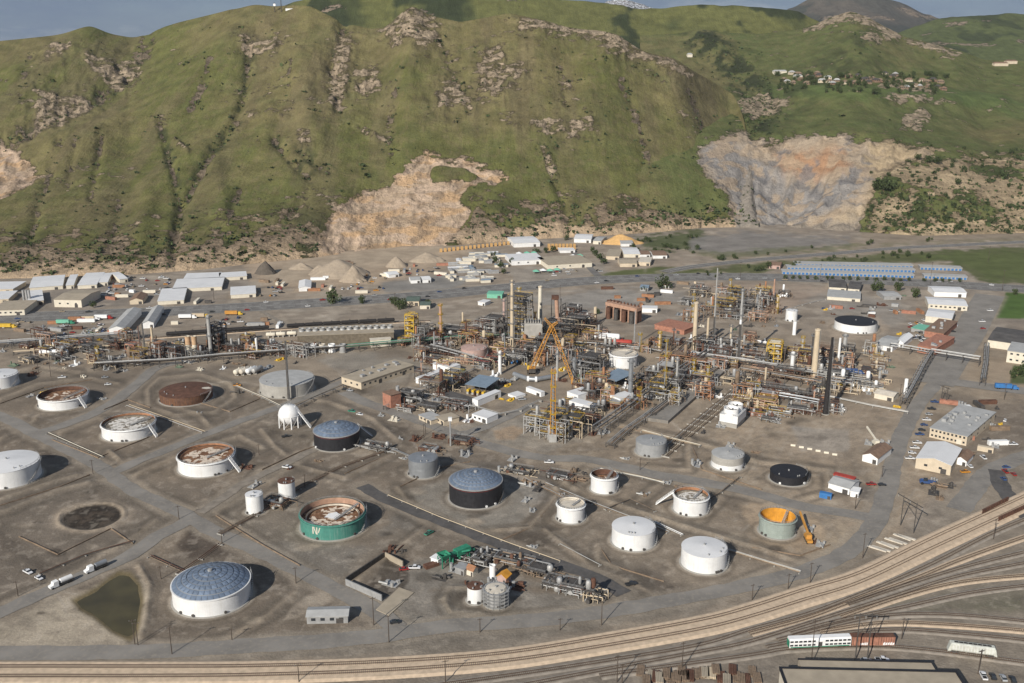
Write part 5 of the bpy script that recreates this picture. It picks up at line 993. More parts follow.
# ------------------------------------------------------------------ stacks and columns: u base, row base, u top, row top, width px base/top, material
def stack(name, u, vb, vt, wb, wt, m, lab=None, desc=None, bands=(), plats=0, cap=None, pm='galv', cat='stack'):
    if name == 'column': name = {'column': 'process_tower', 'silo': 'silo', 'vessel': 'upright_vessel', 'stack': 'thin_stack'}[cat]
    p = G(u, vb); h = HT(u, vb, vt)+.2; k = MPP(u, vb); rb, rt = max(.2, wb*k/2), max(.15, wt*k/2)
    t = thing(name, (p.x, p.y, -.2), 0, lab, cat, None, desc); n = 20
    MB().lathe([(rb+.5, 0), (rb+.5, .6), (rb, .6)], n).build('plinth', 'concrete', t)
    MB().lathe([(rb+(rt-rb)*i/6, .5+(h-.5)*i/6) for i in range(7)]+[(rt*.8, h), (rt*.8, h-1)], n).build('shaft', m, t, 1)
    for z0, z1, bm in bands: r0 = rb+(rt-rb)*z0; r1 = rb+(rt-rb)*z1; MB().lathe([(r0+.06, h*z0), (r1+.06, h*z1)], n).build('band', bm, t, 1)
    for i in range(plats):
        z = h*(i+1)/(plats+.15); r = rb+(rt-rb)*z/h; pl_ = MB().lathe([(r, z), (r+1.1, z), (r+1.1, z+.12), (r, z+.12)], n).build('platform', pm, t)
        railing([((r+1.05)*math.cos(a), (r+1.05)*math.sin(a), z+.1) for a in np.linspace(0, 6.2832, 13)], 1.1, pm, pl_, 'railing', 3)
    if plats or h > 25:
        mb = MB(); a = -1.0
        for s in (-.3, .3): mb.beam(((rb+.5)*math.cos(a)+s, (rb+.5)*math.sin(a), .6), ((rt+.5)*math.cos(a)+s, (rt+.5)*math.sin(a), h), .1)
        mb.build('ladder', pm, t)
    if cap: MB().lathe([(rt+.02, h-1.4), (rt+.35, h-1.2), (rt+.35, h-.1), (rt, h)], n).build('cap', cap, t)
    return t
stack('chimney', 289, 399.5, 341, 2.8, 1.6, 'dark_steel', 'slim dark chimney in front of the grey concrete tank')
stack('chimney', 825.5, 414, 337.5, 6.2, 2.4, 'soot', 'tall tapering black stack casting a long shadow')
stack('chimney', 813.7, 378, 329, 6.6, 5.0, 'tan', 'tan concrete stack right of centre, beside a dark slim tower', cap='beige')
stack('chimney', 694, 350, 302, 4.8, 3.8, 'tan', 'tan concrete stack left of the thin flare', cap='beige')
stack('chimney', 540, 324, 286, 4.6, 3.8, 'wall_cream', 'pale cream stack left of the bent rust duct', cap='beige')
stack('flare_stack', 713, 345, 268, 1.9, .9, 'insul', 'very thin pale flare tower against the freeway', bands=((.0, .38, 'dark_steel'),), cat='stack')
stack('chimney', 595, 324, 307, 3.6, 3.0, 'tan', 'short tan stack in front of the pink furnace bank')
stack('mast', 634, 345, 310.5, 1.2, .8, 'galv', 'slim lamp mast right of the pink furnace bank', cat='mast')
stack('column', 512, 350, 280, 4.2, 2.6, 'tan', 'tallest beige process column with clustered platforms', plats=5, cat='column')
stack('column', 519, 336, 287, 2.6, 2.4, 'insul', 'grey column right beside the tallest beige column', plats=4, pm='yellow', cat='column')
stack('column', 504, 334, 299, 2.6, 2.6, 'pink', 'pinkish column left of the tallest beige column', plats=3, cat='column')
stack('column', 211, 353, 315, 3.8, 3.4, 'insul', 'thick grey column, left part of the far plant', plats=2, cat='column')
stack('column', 146, 360, 323, 1.9, 1.4, 'dark_steel', 'right one of the twin thin dark stacks', cat='stack'); stack('column', 141.5, 359, 326, 1.7, 1.3, 'rust', 'left one of the twin thin dark stacks', cat='stack')
stack('column', 738, 363, 287, 2.8, 1.8, 'dark_steel', 'dark column with a white band right of the flare', bands=((.52, .58, 'white_clean'), (.58, .98, 'insul')), plats=3, cat='column')
stack('column', 707, 345, 318, 2.6, 2.2, 'tan', 'short tan column beside the left tan stack', cat='column'); stack('column', 441, 341, 304, 3.0, 2.6, 'pink_rust', 'rust coloured column right of the yellow stair tower', plats=4, pm='yellow', cat='column')
stack('column', 630, 397, 359, 4.6, 4.4, 'steel', 'grey square looking tower beside the blue roofed shelter', plats=2, cat='column')
stack('column', 664, 399, 339, 1.6, 1.2, 'steel', 'thin grey mast column with yellow platforms', plats=4, pm='yellow', cat='column'); stack('column', 676, 393, 357, 2.4, 2.2, 'insul', 'slim column right of the yellow platform mast', plats=2, cat='column')
stack('column', 500, 374, 351, 3.6, 3.2, 'white', 'white column with a fat bulge beside the dull pink tank', bands=((.38, .62, 'white_clean'),), plats=1, cat='column')
stack('column', 557, 380, 350, 2.8, 2.0, 'insul', 'slim grey column at the foot of the crane', plats=1, cat='column'); stack('column', 574, 378, 358, 3.8, 3.6, 'steel', 'thick grey column right of the crane jib', plats=1, cat='column')
stack('column', 794, 335, 322, 3.6, 3.6, 'white_clean', 'white upright vessel below the tall little white tank', cat='vessel'); stack('column', 905, 394, 379, 3.8, 3.6, 'white_clean', 'white upright vessel by the pipe bridge', cat='vessel')
stack('column', 792, 368, 352, 4.0, 4.0, 'white', 'short white drum tower left of the right tan stack', plats=1, cat='vessel'); stack('column', 811, 370, 334, 3.0, 2.8, 'dark_steel', 'dark slim tower against the right tan stack', plats=3, cat='column')
stack('column', 843, 362, 334, 4.4, 3.4, 'insul', 'silver tower below the black roofed far tank', plats=2, cat='column'); stack('column', 838, 364, 338, 2.6, 2.4, 'white', 'thin white tower beside the silver one', cat='column')
stack('column', 189, 354.5, 336, 5.0, 5.0, 'wall_cream', 'left of the twin cream silos with orange tops', bands=((.55, 1, 'silo_orange'),), cat='silo'); stack('column', 195.5, 354.5, 336, 5.0, 5.0, 'wall_cream', 'right of the twin cream silos with orange tops', bands=((.55, 1, 'silo_orange'),), cat='silo')
stack('column', 225, 349, 330, 2.8, 2.6, 'insul', 'short pale column right of the left grey tower', cat='column'); stack('column', 257, 353, 338, 2.6, 2.4, 'white', 'white vessel in front of the tan gabled hopper', cat='vessel')
stack('column', 398, 402, 386, 4.2, 3.6, 'galv', 'grey hopper silo beside the reddish box silo', cat='silo'); stack('column', 492.6, 578, 565, 6.4, 6.4, 'white_clean', 'white upright drum behind the little pink house', cat='vessel')
for i, (u_, w_) in enumerate(((24.5, 2.3), (27.5, 2.3), (30.3, 2.3))): stack('column', u_, 303, 290, w_, w_, 'galv', None, 'grey silo by the left freeway sheds', cat='silo')
for u_, w_, m in ((314, 6, 'white'), (322.5, 6, 'roof_cream'), (332, 7, 'white_clean'), (343, 6.5, 'galv')): stack('drum', u_, 352, 344, w_, w_, m, None, {'white': 'off white', 'roof_cream': 'cream', 'white_clean': 'bright white', 'galv': 'grey'}[m]+' small upright drum', cat='drum')
# horizontal drums on saddles
def bullet(u, v, L_, r, rz, m, desc, z=1.2, lab=None):
    p = G(u, v); t = thing('pressure_drum', (p.x, p.y, -.1), rz, lab, 'drum', None, desc); zc = z+r
    mb = MB(); mb.v = []; n = 16; prof = [(.05, -L_/2-r*.5), (r*.6, -L_/2-r*.4), (r*.92, -L_/2-r*.15), (r, -L_/2), (r, L_/2), (r*.92, L_/2+r*.15), (r*.6, L_/2+r*.4), (.05, L_/2+r*.5)]
    for q, x in prof: mb.v += [(x, q*math.cos(2*math.pi*i/n), zc+q*math.sin(2*math.pi*i/n)) for i in range(n)]
    mb.f = [(k*n+i, (k+1)*n+i, (k+1)*n+(i+1) % n, k*n+(i+1) % n) for k in range(len(prof)-1) for i in range(n)]; mb.build('drum_shell', m, t, 1)
    for s in (-.3, .3): MB().box(s*L_, 0, 0, r*.6, r*1.7, zc-r*.5).build('saddle', 'concrete', t)
    MB().cyl((0, 0, zc+r*.9), (0, 0, zc+r+.8), .35, n=8).build('nozzle', m, t)
    return t
for u_, v_, m in ((239.5, 374.5, 'wall_cream'), (245, 374, 'roof_cream'), (251.5, 373.5, 'white'), (257.5, 373, 'insul')): bullet(u_, v_, 9, 1.9, 1.15, m, {'wall_cream': 'cream', 'roof_cream': 'dusty', 'white': 'white', 'insul': 'grey'}[m]+' horizontal drum')
bullet(48, 355, 11, 1.7, .03, 'white_clean', 'white tank trailer like drum'); bullet(61, 355, 11, 1.7, .03, 'white_clean', 'white tank trailer like drum'); bullet(607, 340.5, 19, 2.6, -.25, 'white_clean', None, lab='fat white horizontal drum behind the cream roofed tank'); bullet(622, 346, 14, 2.2, -.12, 'red', None, lab='red horizontal exchanger behind the cream roofed tank'); bullet(692, 380, 5, 2.6, .6, 'tan', None, lab='stubby tan drum at the end of the long grey deck')
# fat grey pipe on the ground under the crane
mb = MB(); pts = [G(514, 376.5), G(528, 381.5), G(536, 382), G(553, 379)]
t = thing('fat_pipe', (pts[0].x, pts[0].y, 0), 0, 'fat blue grey pipe bent over the ground below the crane', 'pipe')
for p, q in zip(pts[:-1], pts[1:]): MB().cyl(p-pts[0]+Vector((0, 0, 2)), q-pts[0]+Vector((0, 0, 2)), 1.7, n=14).build('pipe_section', 'steel', t, 1)
for p in pts[1:-1]: MB().cyl(p-pts[0]+Vector((-.8, 0, 2)), p-pts[0]+Vector((.8, 0, 2)), 2.1, n=14).build('flange', 'white_clean', t)
# twin-fan cooler
a = G(719, 426); b = G(737, 429.5); e = b-a; w_ = e.length; e.normalize(); f = Vector((-e.y, e.x, 0)); dd = 17; c = a+e*(w_/2)+f*(dd/2)
t = thing('fan_cooler', (c.x, c.y, -.1), math.atan2(e.y, e.x), 'white box cooler with two big white fan drums on top', 'cooler')
MB().box(0, 0, 0, w_*.9, dd*.9, 3.5).build('basin', 'concrete', t); MB().box(0, 0, 3.4, w_, dd, 5).build('casing', 'white', t)
for s in (-1, 1):
    fs = MB().lathe([(w_*.40, 8.4), (w_*.40, 12.2), (w_*.37, 12.2), (w_*.37, 9)], 28, 0, s*dd*.24).build('fan_drum', 'white_clean', t, 1)
    for k in range(4): MB().box(0, s*dd*.24, 10.6+.02*k, w_*.7, .7, .15, k*math.pi/4).build('fan_blade', 'dark_steel', fs)
railing([(-w_/2, -dd/2, 8.4), (w_/2, -dd/2, 8.4), (w_/2, dd/2, 8.4), (-w_/2, dd/2, 8.4), (-w_/2, -dd/2, 8.4)], 1.1, 'galv', t)
# ------------------------------------------------------------------ crane: two lattice legs and a hanging jib
def lattice(mb, p, q, w0, w1, n):
    p = Vector(p); q = Vector(q); d = (q-p).normalized(); a = d.cross(Vector((0, 1, 0))).normalized(); b = a.cross(d); prev = None
    for i in range(n+1):
        k = i/n; c = p.lerp(q, k); w_ = (w0+(w1-w0)*k)/2; cs = [c+a*w_*x+b*w_*y for x, y in ((-1, -1), (1, -1), (1, 1), (-1, 1))]
        if prev:
            for j in range(4): mb.beam(prev[j], cs[j], .28); mb.beam(prev[j], cs[(j+1) % 4], .17)
        prev = cs
base = G(532, 373); z_ap = 31; ap = G(551, 372); tip = Vector((ap.x, ap.y, HT(551, 372, 326)))
t = thing('lattice_crane', (base.x, base.y, 0), 0, 'orange lattice crane standing astride the middle of the plant', 'crane'); rel = lambda p: Vector(p)-base
for s in (-1, 1): mb = MB(); mb.box(s*3, 0, 0, 1.4, 8, 1.5); mb.build('crawler_track', 'dark_steel', t)
MB().box(0, 0, 1.5, 5, 8, 2.6).build('machine_deck', 'orange', t); MB().box(-2.6, 3, 2, 1.8, 2.4, 2.8).build('cab', 'yellow', t); MB().box(0, -4.4, 1.8, 5, 2, 2.4).build('counterweight', 'dark_steel', t)
mb = MB(); lattice(mb, (0, 1, 3), rel(tip), 3.0, 1.8, 16); mb.build('boom', 'orange', t)
foot = G(572, 384); mb = MB(); lattice(mb, rel(tip), rel((foot.x, foot.y, 4)), 2.4, 1.8, 17); mb.build('jib', 'orange', t)
k2 = G(544, 372); bk = Vector((k2.x, k2.y, HT(544, 372, 318))); mb = MB(); lattice(mb, rel(tip), rel(bk), 1.8, 1.0, 5); mb.build('strut', 'orange', t)
k2 = G(557, 372); bk2 = Vector((k2.x, k2.y, HT(557, 372, 322))); mb = MB(); lattice(mb, rel(tip), rel(bk2), 1.8, 1.0, 4); mb.build('strut', 'orange', t)
mb = MB(); mb.beam(rel(bk), (0, -4, 4), .14); mb.beam(rel(bk2), rel((foot.x, foot.y, 4.5)), .14); mb.beam(rel(bk), rel(bk2), .14); mb.build('stay_cables', 'dark_steel', t)
MB().box(*rel((foot.x, foot.y, 0))[:2], 0, 1.2, 1.2, 4.4).build('hook_block', 'orange', t)
# yellow derrick
p = G(552.6, 441); h = HT(552.6, 441, 368.5); t = thing('derrick', (p.x, p.y, 0), 0, 'slender orange yellow derrick rising from the front process block', 'derrick')
mb = MB(); lattice(mb, (0, 0, 0), (0, 0, h), 3.4, 2.0, 20); mb.build('lattice', 'orange', t); MB().box(0, 0, 0, 4.6, 4.6, 5).build('base_tower', 'insul', t)
for i in range(5): z = h*(i+1)/5.3; d_ = MB().box(0, 0, z, 3.6, 3.6, .15).build('platform', 'yellow', t); railing([(-1.8, -1.8, z), (1.8, -1.8, z), (1.8, 1.8, z), (-1.8, 1.8, z), (-1.8, -1.8, z)], 1.1, 'yellow', d_)
MB().cyl((0, 0, 2), (0, 0, h-2), .8, n=12).build('riser', 'steel', t)
# bent rust duct
pts = [G(556, 330)]*1; b0 = G(558, 330); t = thing('bent_duct', (b0.x, b0.y, 0), 0, 'thick bent rust pink duct right of the cream stack', 'duct')
zz = [HT(556, 330, v_) for v_ in (299, 318, 326, 331)]; x0 = (G(556, 330).x-b0.x); x1 = (G(565, 330).x-b0.x); x2 = (G(556, 330).x-b0.x)
for (xa, za), (xb, zb) in zip([(x0, zz[0]), (x0+1, zz[1]), (x1, zz[2])], [(x0+1, zz[1]), (x1, zz[2]), (x2-3, max(2, zz[3]))]): MB().cyl((xa, 0, za), (xb, 0, zb), 1.7, n=14).build('duct_section', 'pink_rust', t, 1)
MB().box(x0-1, 0, zz[0], 6, 5, 3).build('duct_head', 'rust', t)
for s in (-1, 1): MB().beam((x0+s*4, 2, 0), (x0+s*4, 2, zz[0]), .6).build('leg', 'dark_steel', t)
# grey hopper vessel block and furnace bank
p = G(533, 347); t = thing('regenerator_vessel', (p.x, p.y, 0), 0, 'bulky grey hopper vessel with finned top under the cream stack', 'vessel')
MB().lathe([(3, 4), (10, 10), (10, 20), (9, 21)], 4, 0, 0, 0, True, True, math.pi/4).build('vessel_shell', 'concrete', t)
for k in range(7): MB().box(-6+2*k, 0, 18.5, .7, 9, 4).build('fin', 'concrete', t)
for a in range(6): MB().cyl((7*math.cos(a*1.047), 7*math.sin(a*1.047), 0), (7*math.cos(a*1.047), 7*math.sin(a*1.047), 10), .5, n=8).build('leg', 'dark_steel', t)
a = G(603, 318); b = G(634, 325); e = b-a; w_ = e.length; e.normalize(); c = a+e*w_/2; t = thing('furnace_bank', (c.x, c.y, 0), math.atan2(e.y, e.x), 'long salmon pink furnace bank with a row of short stubs on top', 'furnace')
MB().box(0, 7, 11, w_, 8, 3).build('duct_beam', 'pink_rust', t); MB().box(0, 9, 1, w_*.95, 6, 9.9).build('fire_box', 'rust', t)
for i in range(5): MB().box(-w_/2+.8+(w_-1.6)*i/4, 4, 0, 1.1, 1.6, 11).build('pier', 'pink_rust', t)
for i in range(4): MB().cyl((-w_/2+w_*(i+.5)/4, 2, 0), (-w_/2+w_*(i+.5)/4, 2, 10), 2.2, n=14).build('drum', 'dark_steel' if i % 2 else 'rust', t)
for i in range(9): MB().cyl((-w_/2+w_*(i+.5)/9, 8, 13.9), (-w_/2+w_*(i+.5)/9, 8, 16), .7, n=8).build('stub_stack', 'rust', t)
# ------------------------------------------------------------------ steel process structures
def unit(u, v, w_, d_, h, lv, seed, fm='dark_steel', dk='dark_steel', rm='galv', desc='process structure', vm=('insul', 'galv', 'dark_steel', 'rust'), nv=7, rz=None, lab=None):
    rn = random.Random(seed); p = G(u, v); rz = (-.42+rn.uniform(-.04, .04)) if rz is None else rz
    t = thing('process_structure', (p.x, p.y, -.1), rz, lab, 'process unit', None, None if lab else desc)
    nx = max(2, round(w_/6)+1); ny = max(2, round(d_/6)+1); fr_ = MB(); xs = [-w_/2+w_*i/(nx-1) for i in range(nx)]; ys = [-d_/2+d_*i/(ny-1) for i in range(ny)]
    for x in xs:
        for y in ys: fr_.box(x, y, 0, .4, .4, h)
    for k in range(1, lv+1):
        z = h*k/lv
        for x in xs: fr_.beam((x, ys[0], z), (x, ys[-1], z), .3, .4)
        for y in ys: fr_.beam((xs[0], y, z), (xs[-1], y, z), .3, .4)
    for k in range(lv):
        i = rn.randrange(nx-1); z0, z1 = h*k/lv, h*(k+1)/lv; fr_.beam((xs[i], ys[0], z0), (xs[i+1], ys[0], z1), .2); fr_.beam((xs[i+1], ys[0], z0), (xs[i], ys[0], z1), .2)
    fr_.build('frame', fm, t)
    for k in range(1, lv+1):
        z = h*k/lv; fx0 = rn.uniform(0, .4); x0 = -w_/2+w_*fx0*rn.choice((0, 1)); x1 = w_/2-w_*rn.uniform(0, .3)*rn.choice((0, 1)); dkm = MB().box((x0+x1)/2, -d_/2+.6, z+.21, x1-x0, 1.2, .1).box(x0+.6, .6, z+.22, 1.2, d_-1.2, .1).box((x0+x1)/2, d_*.2, z+.215, x1-x0-2.4, 1.0, .1)
        if rn.random() < .3: dkm.box((x0+x1)/2, 0, z+.205, (x1-x0)*.7, d_*.9, .1)
        dkk = dkm.build('deck', dk, t)
        railing([(x0, -d_/2, z+.3), (x1, -d_/2, z+.3), (x1, d_/2, z+.3), (x0, d_/2, z+.3), (x0, -d_/2, z+.3)], 1.1, rm, dkk, 'railing', 3)
    for i in range(nv):
        x = rn.uniform(-.45, .45)*w_; y = rn.uniform(-.45, .3)*d_; m = rn.choice(vm); k = rn.random()
        if k < .5:
            r = rn.uniform(.6, 1.5); z0 = rn.choice([0, 0, h/lv]); hh = rn.uniform(min(4, h*.5), max(h*.85, 1.5)); MB().lathe([(.1, z0), (r*.8, z0+.1), (r, z0+.6), (r, z0+hh), (r*.7, z0+hh+.6), (.1, z0+hh+.8)], 14, x, y, .3).build('vessel', m, t, 1)
        else:
            z0 = h*rn.randrange(lv)/lv+.4; L_ = rn.uniform(3, 7); r = rn.uniform(.6, 1.2); a = rn.choice((0, math.pi/2)); dx, dy = L_/2*math.cos(a), L_/2*math.sin(a); MB().cyl((x-dx, y-dy, z0+r+.3), (x+dx, y+dy, z0+r+.3), r, n=12).build('exchanger', m, t, 1)
    pm = MB()
    for i in range(18):
        x = rn.uniform(-.6, .6)*w_; y = rn.choice((-1, 1))*d_*rn.uniform(.3, .62); z = rn.uniform(.6, h); r = rn.uniform(.12, .3)
        if rn.random() < .5: L_ = rn.uniform(.3, .9)*w_; pm.cyl((x-L_/2, y, z), (x+L_/2, y, z), r, n=6); pm.cyl((x+L_/2, y, z), (x+L_/2, y, .2), r, n=6)
        else: pm.cyl((x, y, 0), (x, y, z), r, n=6); pm.cyl((x, y, z), (x, -y*.6, z), r, n=6)
    pm.build('piping', rn.choice(('galv', 'insul', 'pipe_brown', 'rust', 'tan')), t)
    return t
Y_ = dict(rm='yellow')
U_ = [ # u, v, w, d, h, levels, kwargs
 (520, 340, 16, 14, 38, 6, dict(rm='yellow', lab='tall crowded steel tower wrapped round the beige column', nv=8)), (497, 338, 18, 14, 18, 3, dict(desc='rusty steel frame')), (486, 336, 14, 12, 14, 2, dict(desc='brown steel frame', fm='rust')),
 (412, 340, 8, 8, 22, 5, dict(fm='yellow', dk='yellow', rm='yellow', lab='yellow steel stair tower at the end of the cooling tower')), (425, 339, 14, 12, 12, 3, dict(desc='dark steel frame')), (452, 338, 20, 12, 9, 2, dict(desc='dark steel frame', fm='soot')), (470, 339, 15, 11, 9, 2, dict(desc='brick brown steel block', fm='rust', dk='pink_rust')),
 (218, 350, 11, 10, 22, 5, dict(lab='open steel tower with shelves beside the thick grey column', fm='soot')), (173, 357, 16, 10, 9, 2, dict(desc='rusty steel frame', fm='rust')), (201, 358, 16, 9, 6, 1, dict(desc='low pale steel frame')), (160, 358, 9, 8, 13, 3, dict(desc='brown tower frame', fm='rust', dk='rust_light')), (134, 353, 9, 8, 8, 2, dict(desc='reddish steel box frame', fm='brick', dk='brick')), (234, 351, 16, 9, 6, 1, dict(desc='dark low frame')), (272, 349, 14, 9, 5, 1, dict(desc='low pale steel frame')),
 (560, 338, 24, 14, 14, 3, dict(desc='dark steel frame', fm='soot', nv=8)), (575, 330, 22, 12, 12, 2, dict(desc='dark steel frame', fm='soot')), (585, 326, 16, 12, 10, 2, dict(desc='rusty steel frame', fm='rust')), (571, 315, 16, 12, 9, 2, dict(desc='grey steel frame')), (530, 357, 18, 12, 10, 2, dict(desc='grey steel frame')), (548, 352, 18, 10, 12, 2, dict(desc='dark steel frame')), (515, 362, 16, 10, 8, 2, dict(desc='grey steel frame', vm=('blue', 'insul', 'galv'))), (497, 366, 12, 10, 8, 2, dict(desc='red lined steel frame', rm='red')), (484, 368, 12, 9, 6, 1, dict(desc='low steel frame', rm='red')),
 (592, 371, 20, 16, 12, 3, dict(lab='open steel frame of stacked decks left of the cream roofed tank', nv=7)), (580, 376, 14, 10, 9, 2, dict(desc='grey steel frame')), (607, 352, 14, 8, 6, 1, dict(desc='low steel frame')),
 (538, 433, 15, 10, 12, 2, dict(desc='yellow railed process frame', fm='insul', nv=8, **Y_)), (556, 438, 17, 11, 13, 3, dict(desc='yellow railed process frame', fm='insul', nv=9, **Y_)), (572, 434, 13, 10, 12, 2, dict(desc='yellow railed process frame', nv=7, **Y_)), (563, 424, 22, 8, 8, 2, dict(desc='yellow railed process frame', nv=6, **Y_)), (585, 420, 14, 8, 7, 1, dict(desc='grey steel frame')), (560, 414, 14, 8, 6, 1, dict(desc='low steel frame')),
 (660, 398, 12, 12, 12, 3, dict(desc='yellow railed process frame', nv=8, **Y_)), (672, 394, 14, 12, 12, 3, dict(desc='dark steel frame', nv=8)), (645, 388, 16, 9, 8, 2, dict(desc='grey steel frame', nv=7)), (652, 377, 16, 10, 6, 1, dict(desc='low pale roofed frame', dk='roof_grey')), (683, 384, 12, 10, 8, 2, dict(desc='grey steel frame')), (668, 373, 14, 12, 7, 1, dict(desc='flat roofed steel frame', dk='roof_grey')), (690, 362, 22, 9, 5, 1, dict(desc='brick red roofed low frame', dk='brick')),
 (704, 352, 16, 10, 12, 2, dict(desc='dark steel frame', fm='soot')), (720, 358, 16, 9, 9, 2, dict(desc='rusty steel frame', fm='rust')), (729, 350, 14, 9, 8, 2, dict(desc='grey steel frame')), (750, 362, 16, 9, 8, 2, dict(desc='rusty steel frame', fm='rust')), (774, 362, 11, 9, 16, 4, dict(fm='yellow', dk='wall_cream', rm='yellow', lab='yellow framed tower with pale decks left of the right tan stack')), (762, 366, 10, 8, 7, 1, dict(desc='grey steel frame')), (806, 366, 12, 9, 12, 3, dict(desc='rusty steel frame', fm='rust', rm='yellow')), (790, 378, 20, 8, 8, 1, dict(desc='grey steel frame')),
 (724, 310, 18, 12, 9, 2, dict(desc='pale steel frame', **Y_)), (736, 302, 16, 12, 12, 3, dict(desc='pale steel frame', **Y_)), (745, 313, 14, 10, 12, 3, dict(desc='grey steel frame')), (760, 299, 18, 10, 9, 2, dict(desc='pale steel frame', **Y_)), (700, 296, 18, 10, 8, 2, dict(desc='pale steel frame')), (768, 304, 12, 10, 8, 2, dict(desc='dark steel frame')), (728, 318, 20, 9, 6, 1, dict(desc='low pale steel frame')), (690, 305, 14, 8, 6, 1, dict(desc='low pale steel frame')), (784, 297, 10, 8, 6, 1, dict(desc='white low frame', vm=('white_clean',))),
 (835, 381, 24, 9, 8, 2, dict(desc='white steel frame', fm='insul', vm=('white_clean', 'insul'))), (853, 385, 22, 9, 6, 1, dict(desc='white steel frame', fm='insul', vm=('white_clean', 'insul'))), (870, 391, 16, 8, 5, 1, dict(desc='low white frame', fm='insul', vm=('white_clean',))), (846, 363, 10, 9, 14, 3, dict(desc='grey steel tower frame')), (820, 392, 14, 7, 6, 1, dict(desc='grey steel frame')), (772, 391, 30, 6, 4, 1, dict(desc='long low frame')), (800, 397, 24, 6, 4, 1, dict(desc='long low frame')), (800, 412, 16, 8, 3.5, 1, dict(desc='low skid frame', fm='insul')), (757, 415, 18, 8, 3, 1, dict(desc='low skid frame', fm='brick', rm='yellow')), (770, 421, 10, 6, 2.5, 1, dict(desc='low skid frame')), (735, 384, 14, 8, 6, 1, dict(desc='grey steel frame')),
 (410, 401, 16, 9, 7, 2, dict(desc='grey steel frame')), (445, 388, 18, 9, 7, 2, dict(desc='grey steel frame', nv=7, **Y_)), (456, 381, 14, 9, 7, 1, dict(desc='grey steel frame', **Y_)), (430, 410, 14, 9, 4, 1, dict(desc='low steel frame')), (455, 409, 16, 8, 5, 1, dict(desc='rusty low frame', fm='rust')), (443, 354, 18, 8, 6, 1, dict(desc='grey steel frame')), (590, 398, 10, 7, 6, 1, dict(desc='low steel frame')), (598, 412, 9, 6, 5, 1, dict(desc='low steel frame')),
 (515, 564, 18, 7, 3, 1, dict(desc='brown loading skid', fm='pipe_brown', vm=('rust', 'pipe_brown', 'dark_steel'))), (537, 573, 18, 7, 3, 1, dict(desc='dark loading skid')), (578, 592, 14, 7, 4, 1, dict(desc='brown loading skid', fm='rust')), (592, 599, 7, 5, 5, 1, dict(desc='dark loading skid')),
 (520, 473, 14, 8, 2.5, 1, dict(desc='low pump skid')), (560, 478, 14, 7, 2.5, 1, dict(desc='low pump skid')), (430, 451, 12, 6, 2.5, 1, dict(desc='low rusty skid', fm='rust')), (462, 443, 14, 8, 3, 1, dict(desc='rusty scrap skid', fm='rust', vm=('rust', 'pipe_brown'))), (376, 449, 18, 7, 2.5, 1, dict(desc='low pump skid')), (312, 350, 20, 7, 4, 1, dict(desc='low pale steel frame')), (290, 349, 12, 7, 4, 1, dict(desc='low dark frame', rm='yellow')), (480, 560, 12, 10, 3, 1, dict(desc='low pump skid')), (560, 588, 14, 8, 3, 1, dict(desc='low pump skid', fm='dark_steel')), (277, 505, 12, 8, 3, 1, dict(desc='low rusty skid', fm='rust')), (110, 366, 16, 8, 5, 1, dict(desc='low grey frame')), (60, 360, 14, 7, 4, 1, dict(desc='low grey frame')), (90, 352, 18, 8, 6, 1, dict(desc='low grey frame')), (115, 348, 14, 8, 7, 2, dict(desc='grey steel frame')), (30, 362, 12, 7, 4, 1, dict(desc='low pale steel frame')),
]
for i, (u_, v_, w_, d_, h, lv, kw) in enumerate(U_): unit(u_, v_, w_, d_, h, lv, 100+i, **kw)
rnU = random.Random(55); taken = [tuple(G(q[0], q[1])[:2]) for q in U_]; cnt = 0
ZU = [((475, 330), (600, 366), 24), ((640, 340), (760, 372), 18), ((690, 290), (775, 322), 14), ((745, 352), (880, 396), 17), ((20, 340), (140, 364), 11), ((150, 344), (300, 358), 13), ((400, 332), (500, 348), 14), ((395, 375), (470, 412), 4), ((560, 385), (690, 412), 8), ((600, 372), (705, 400), 8), ((420, 352), (480, 372), 5), ((740, 395), (830, 418), 8)]
for (u0, v0_), (u1, v1), nn_ in ZU:
    for k in range(nn_):
        for tr in range(20):
            u_, v_ = rnU.uniform(u0, u1), rnU.uniform(v0_, v1); p = G(u_, v_)
            if any((p.x-x)**2+(p.y-y)**2 < 13**2 for x, y in taken) or any((p.x-x)**2+(p.y-y)**2 < (r+8)**2 for x, y, r, h in TW): continue
            fm = rnU.choice(('rust', 'pipe_brown', 'dark_steel', 'rust_light', 'insul', 'pink_rust')); cnt += 1; taken.append((p.x, p.y))
            unit(u_, v_, rnU.uniform(6, 16), rnU.uniform(5, 10), rnU.choice((3, 4, 5, 6, 8, 10)), rnU.choice((1, 1, 2, 2)), 700+cnt, fm=fm, dk=rnU.choice(('galv', 'rust', 'pipe_brown', 'dark_steel')), rm=rnU.choice(('galv', 'yellow', 'rust')), vm=('insul', 'rust', 'rust_light', 'galv', 'tan', 'pipe_brown'), nv=5, desc={'rust': 'rusty', 'pipe_brown': 'brown', 'dark_steel': 'dark', 'rust_light': 'orange rust', 'insul': 'pale', 'pink_rust': 'pinkish'}[fm]+' piping frame')
            if rnU.random() < .35: stack('column', u_+rnU.uniform(-6, 6), v_+1, v_-rnU.uniform(8, 20), rnU.uniform(1.2, 2.8), rnU.uniform(1, 2.2), rnU.choice(('insul', 'tan', 'rust', 'pink_rust', 'steel', 'galv')), None, 'slim process column', plats=rnU.choice((0, 1, 3)), pm=rnU.choice(('galv', 'yellow')), cat='column')
            break
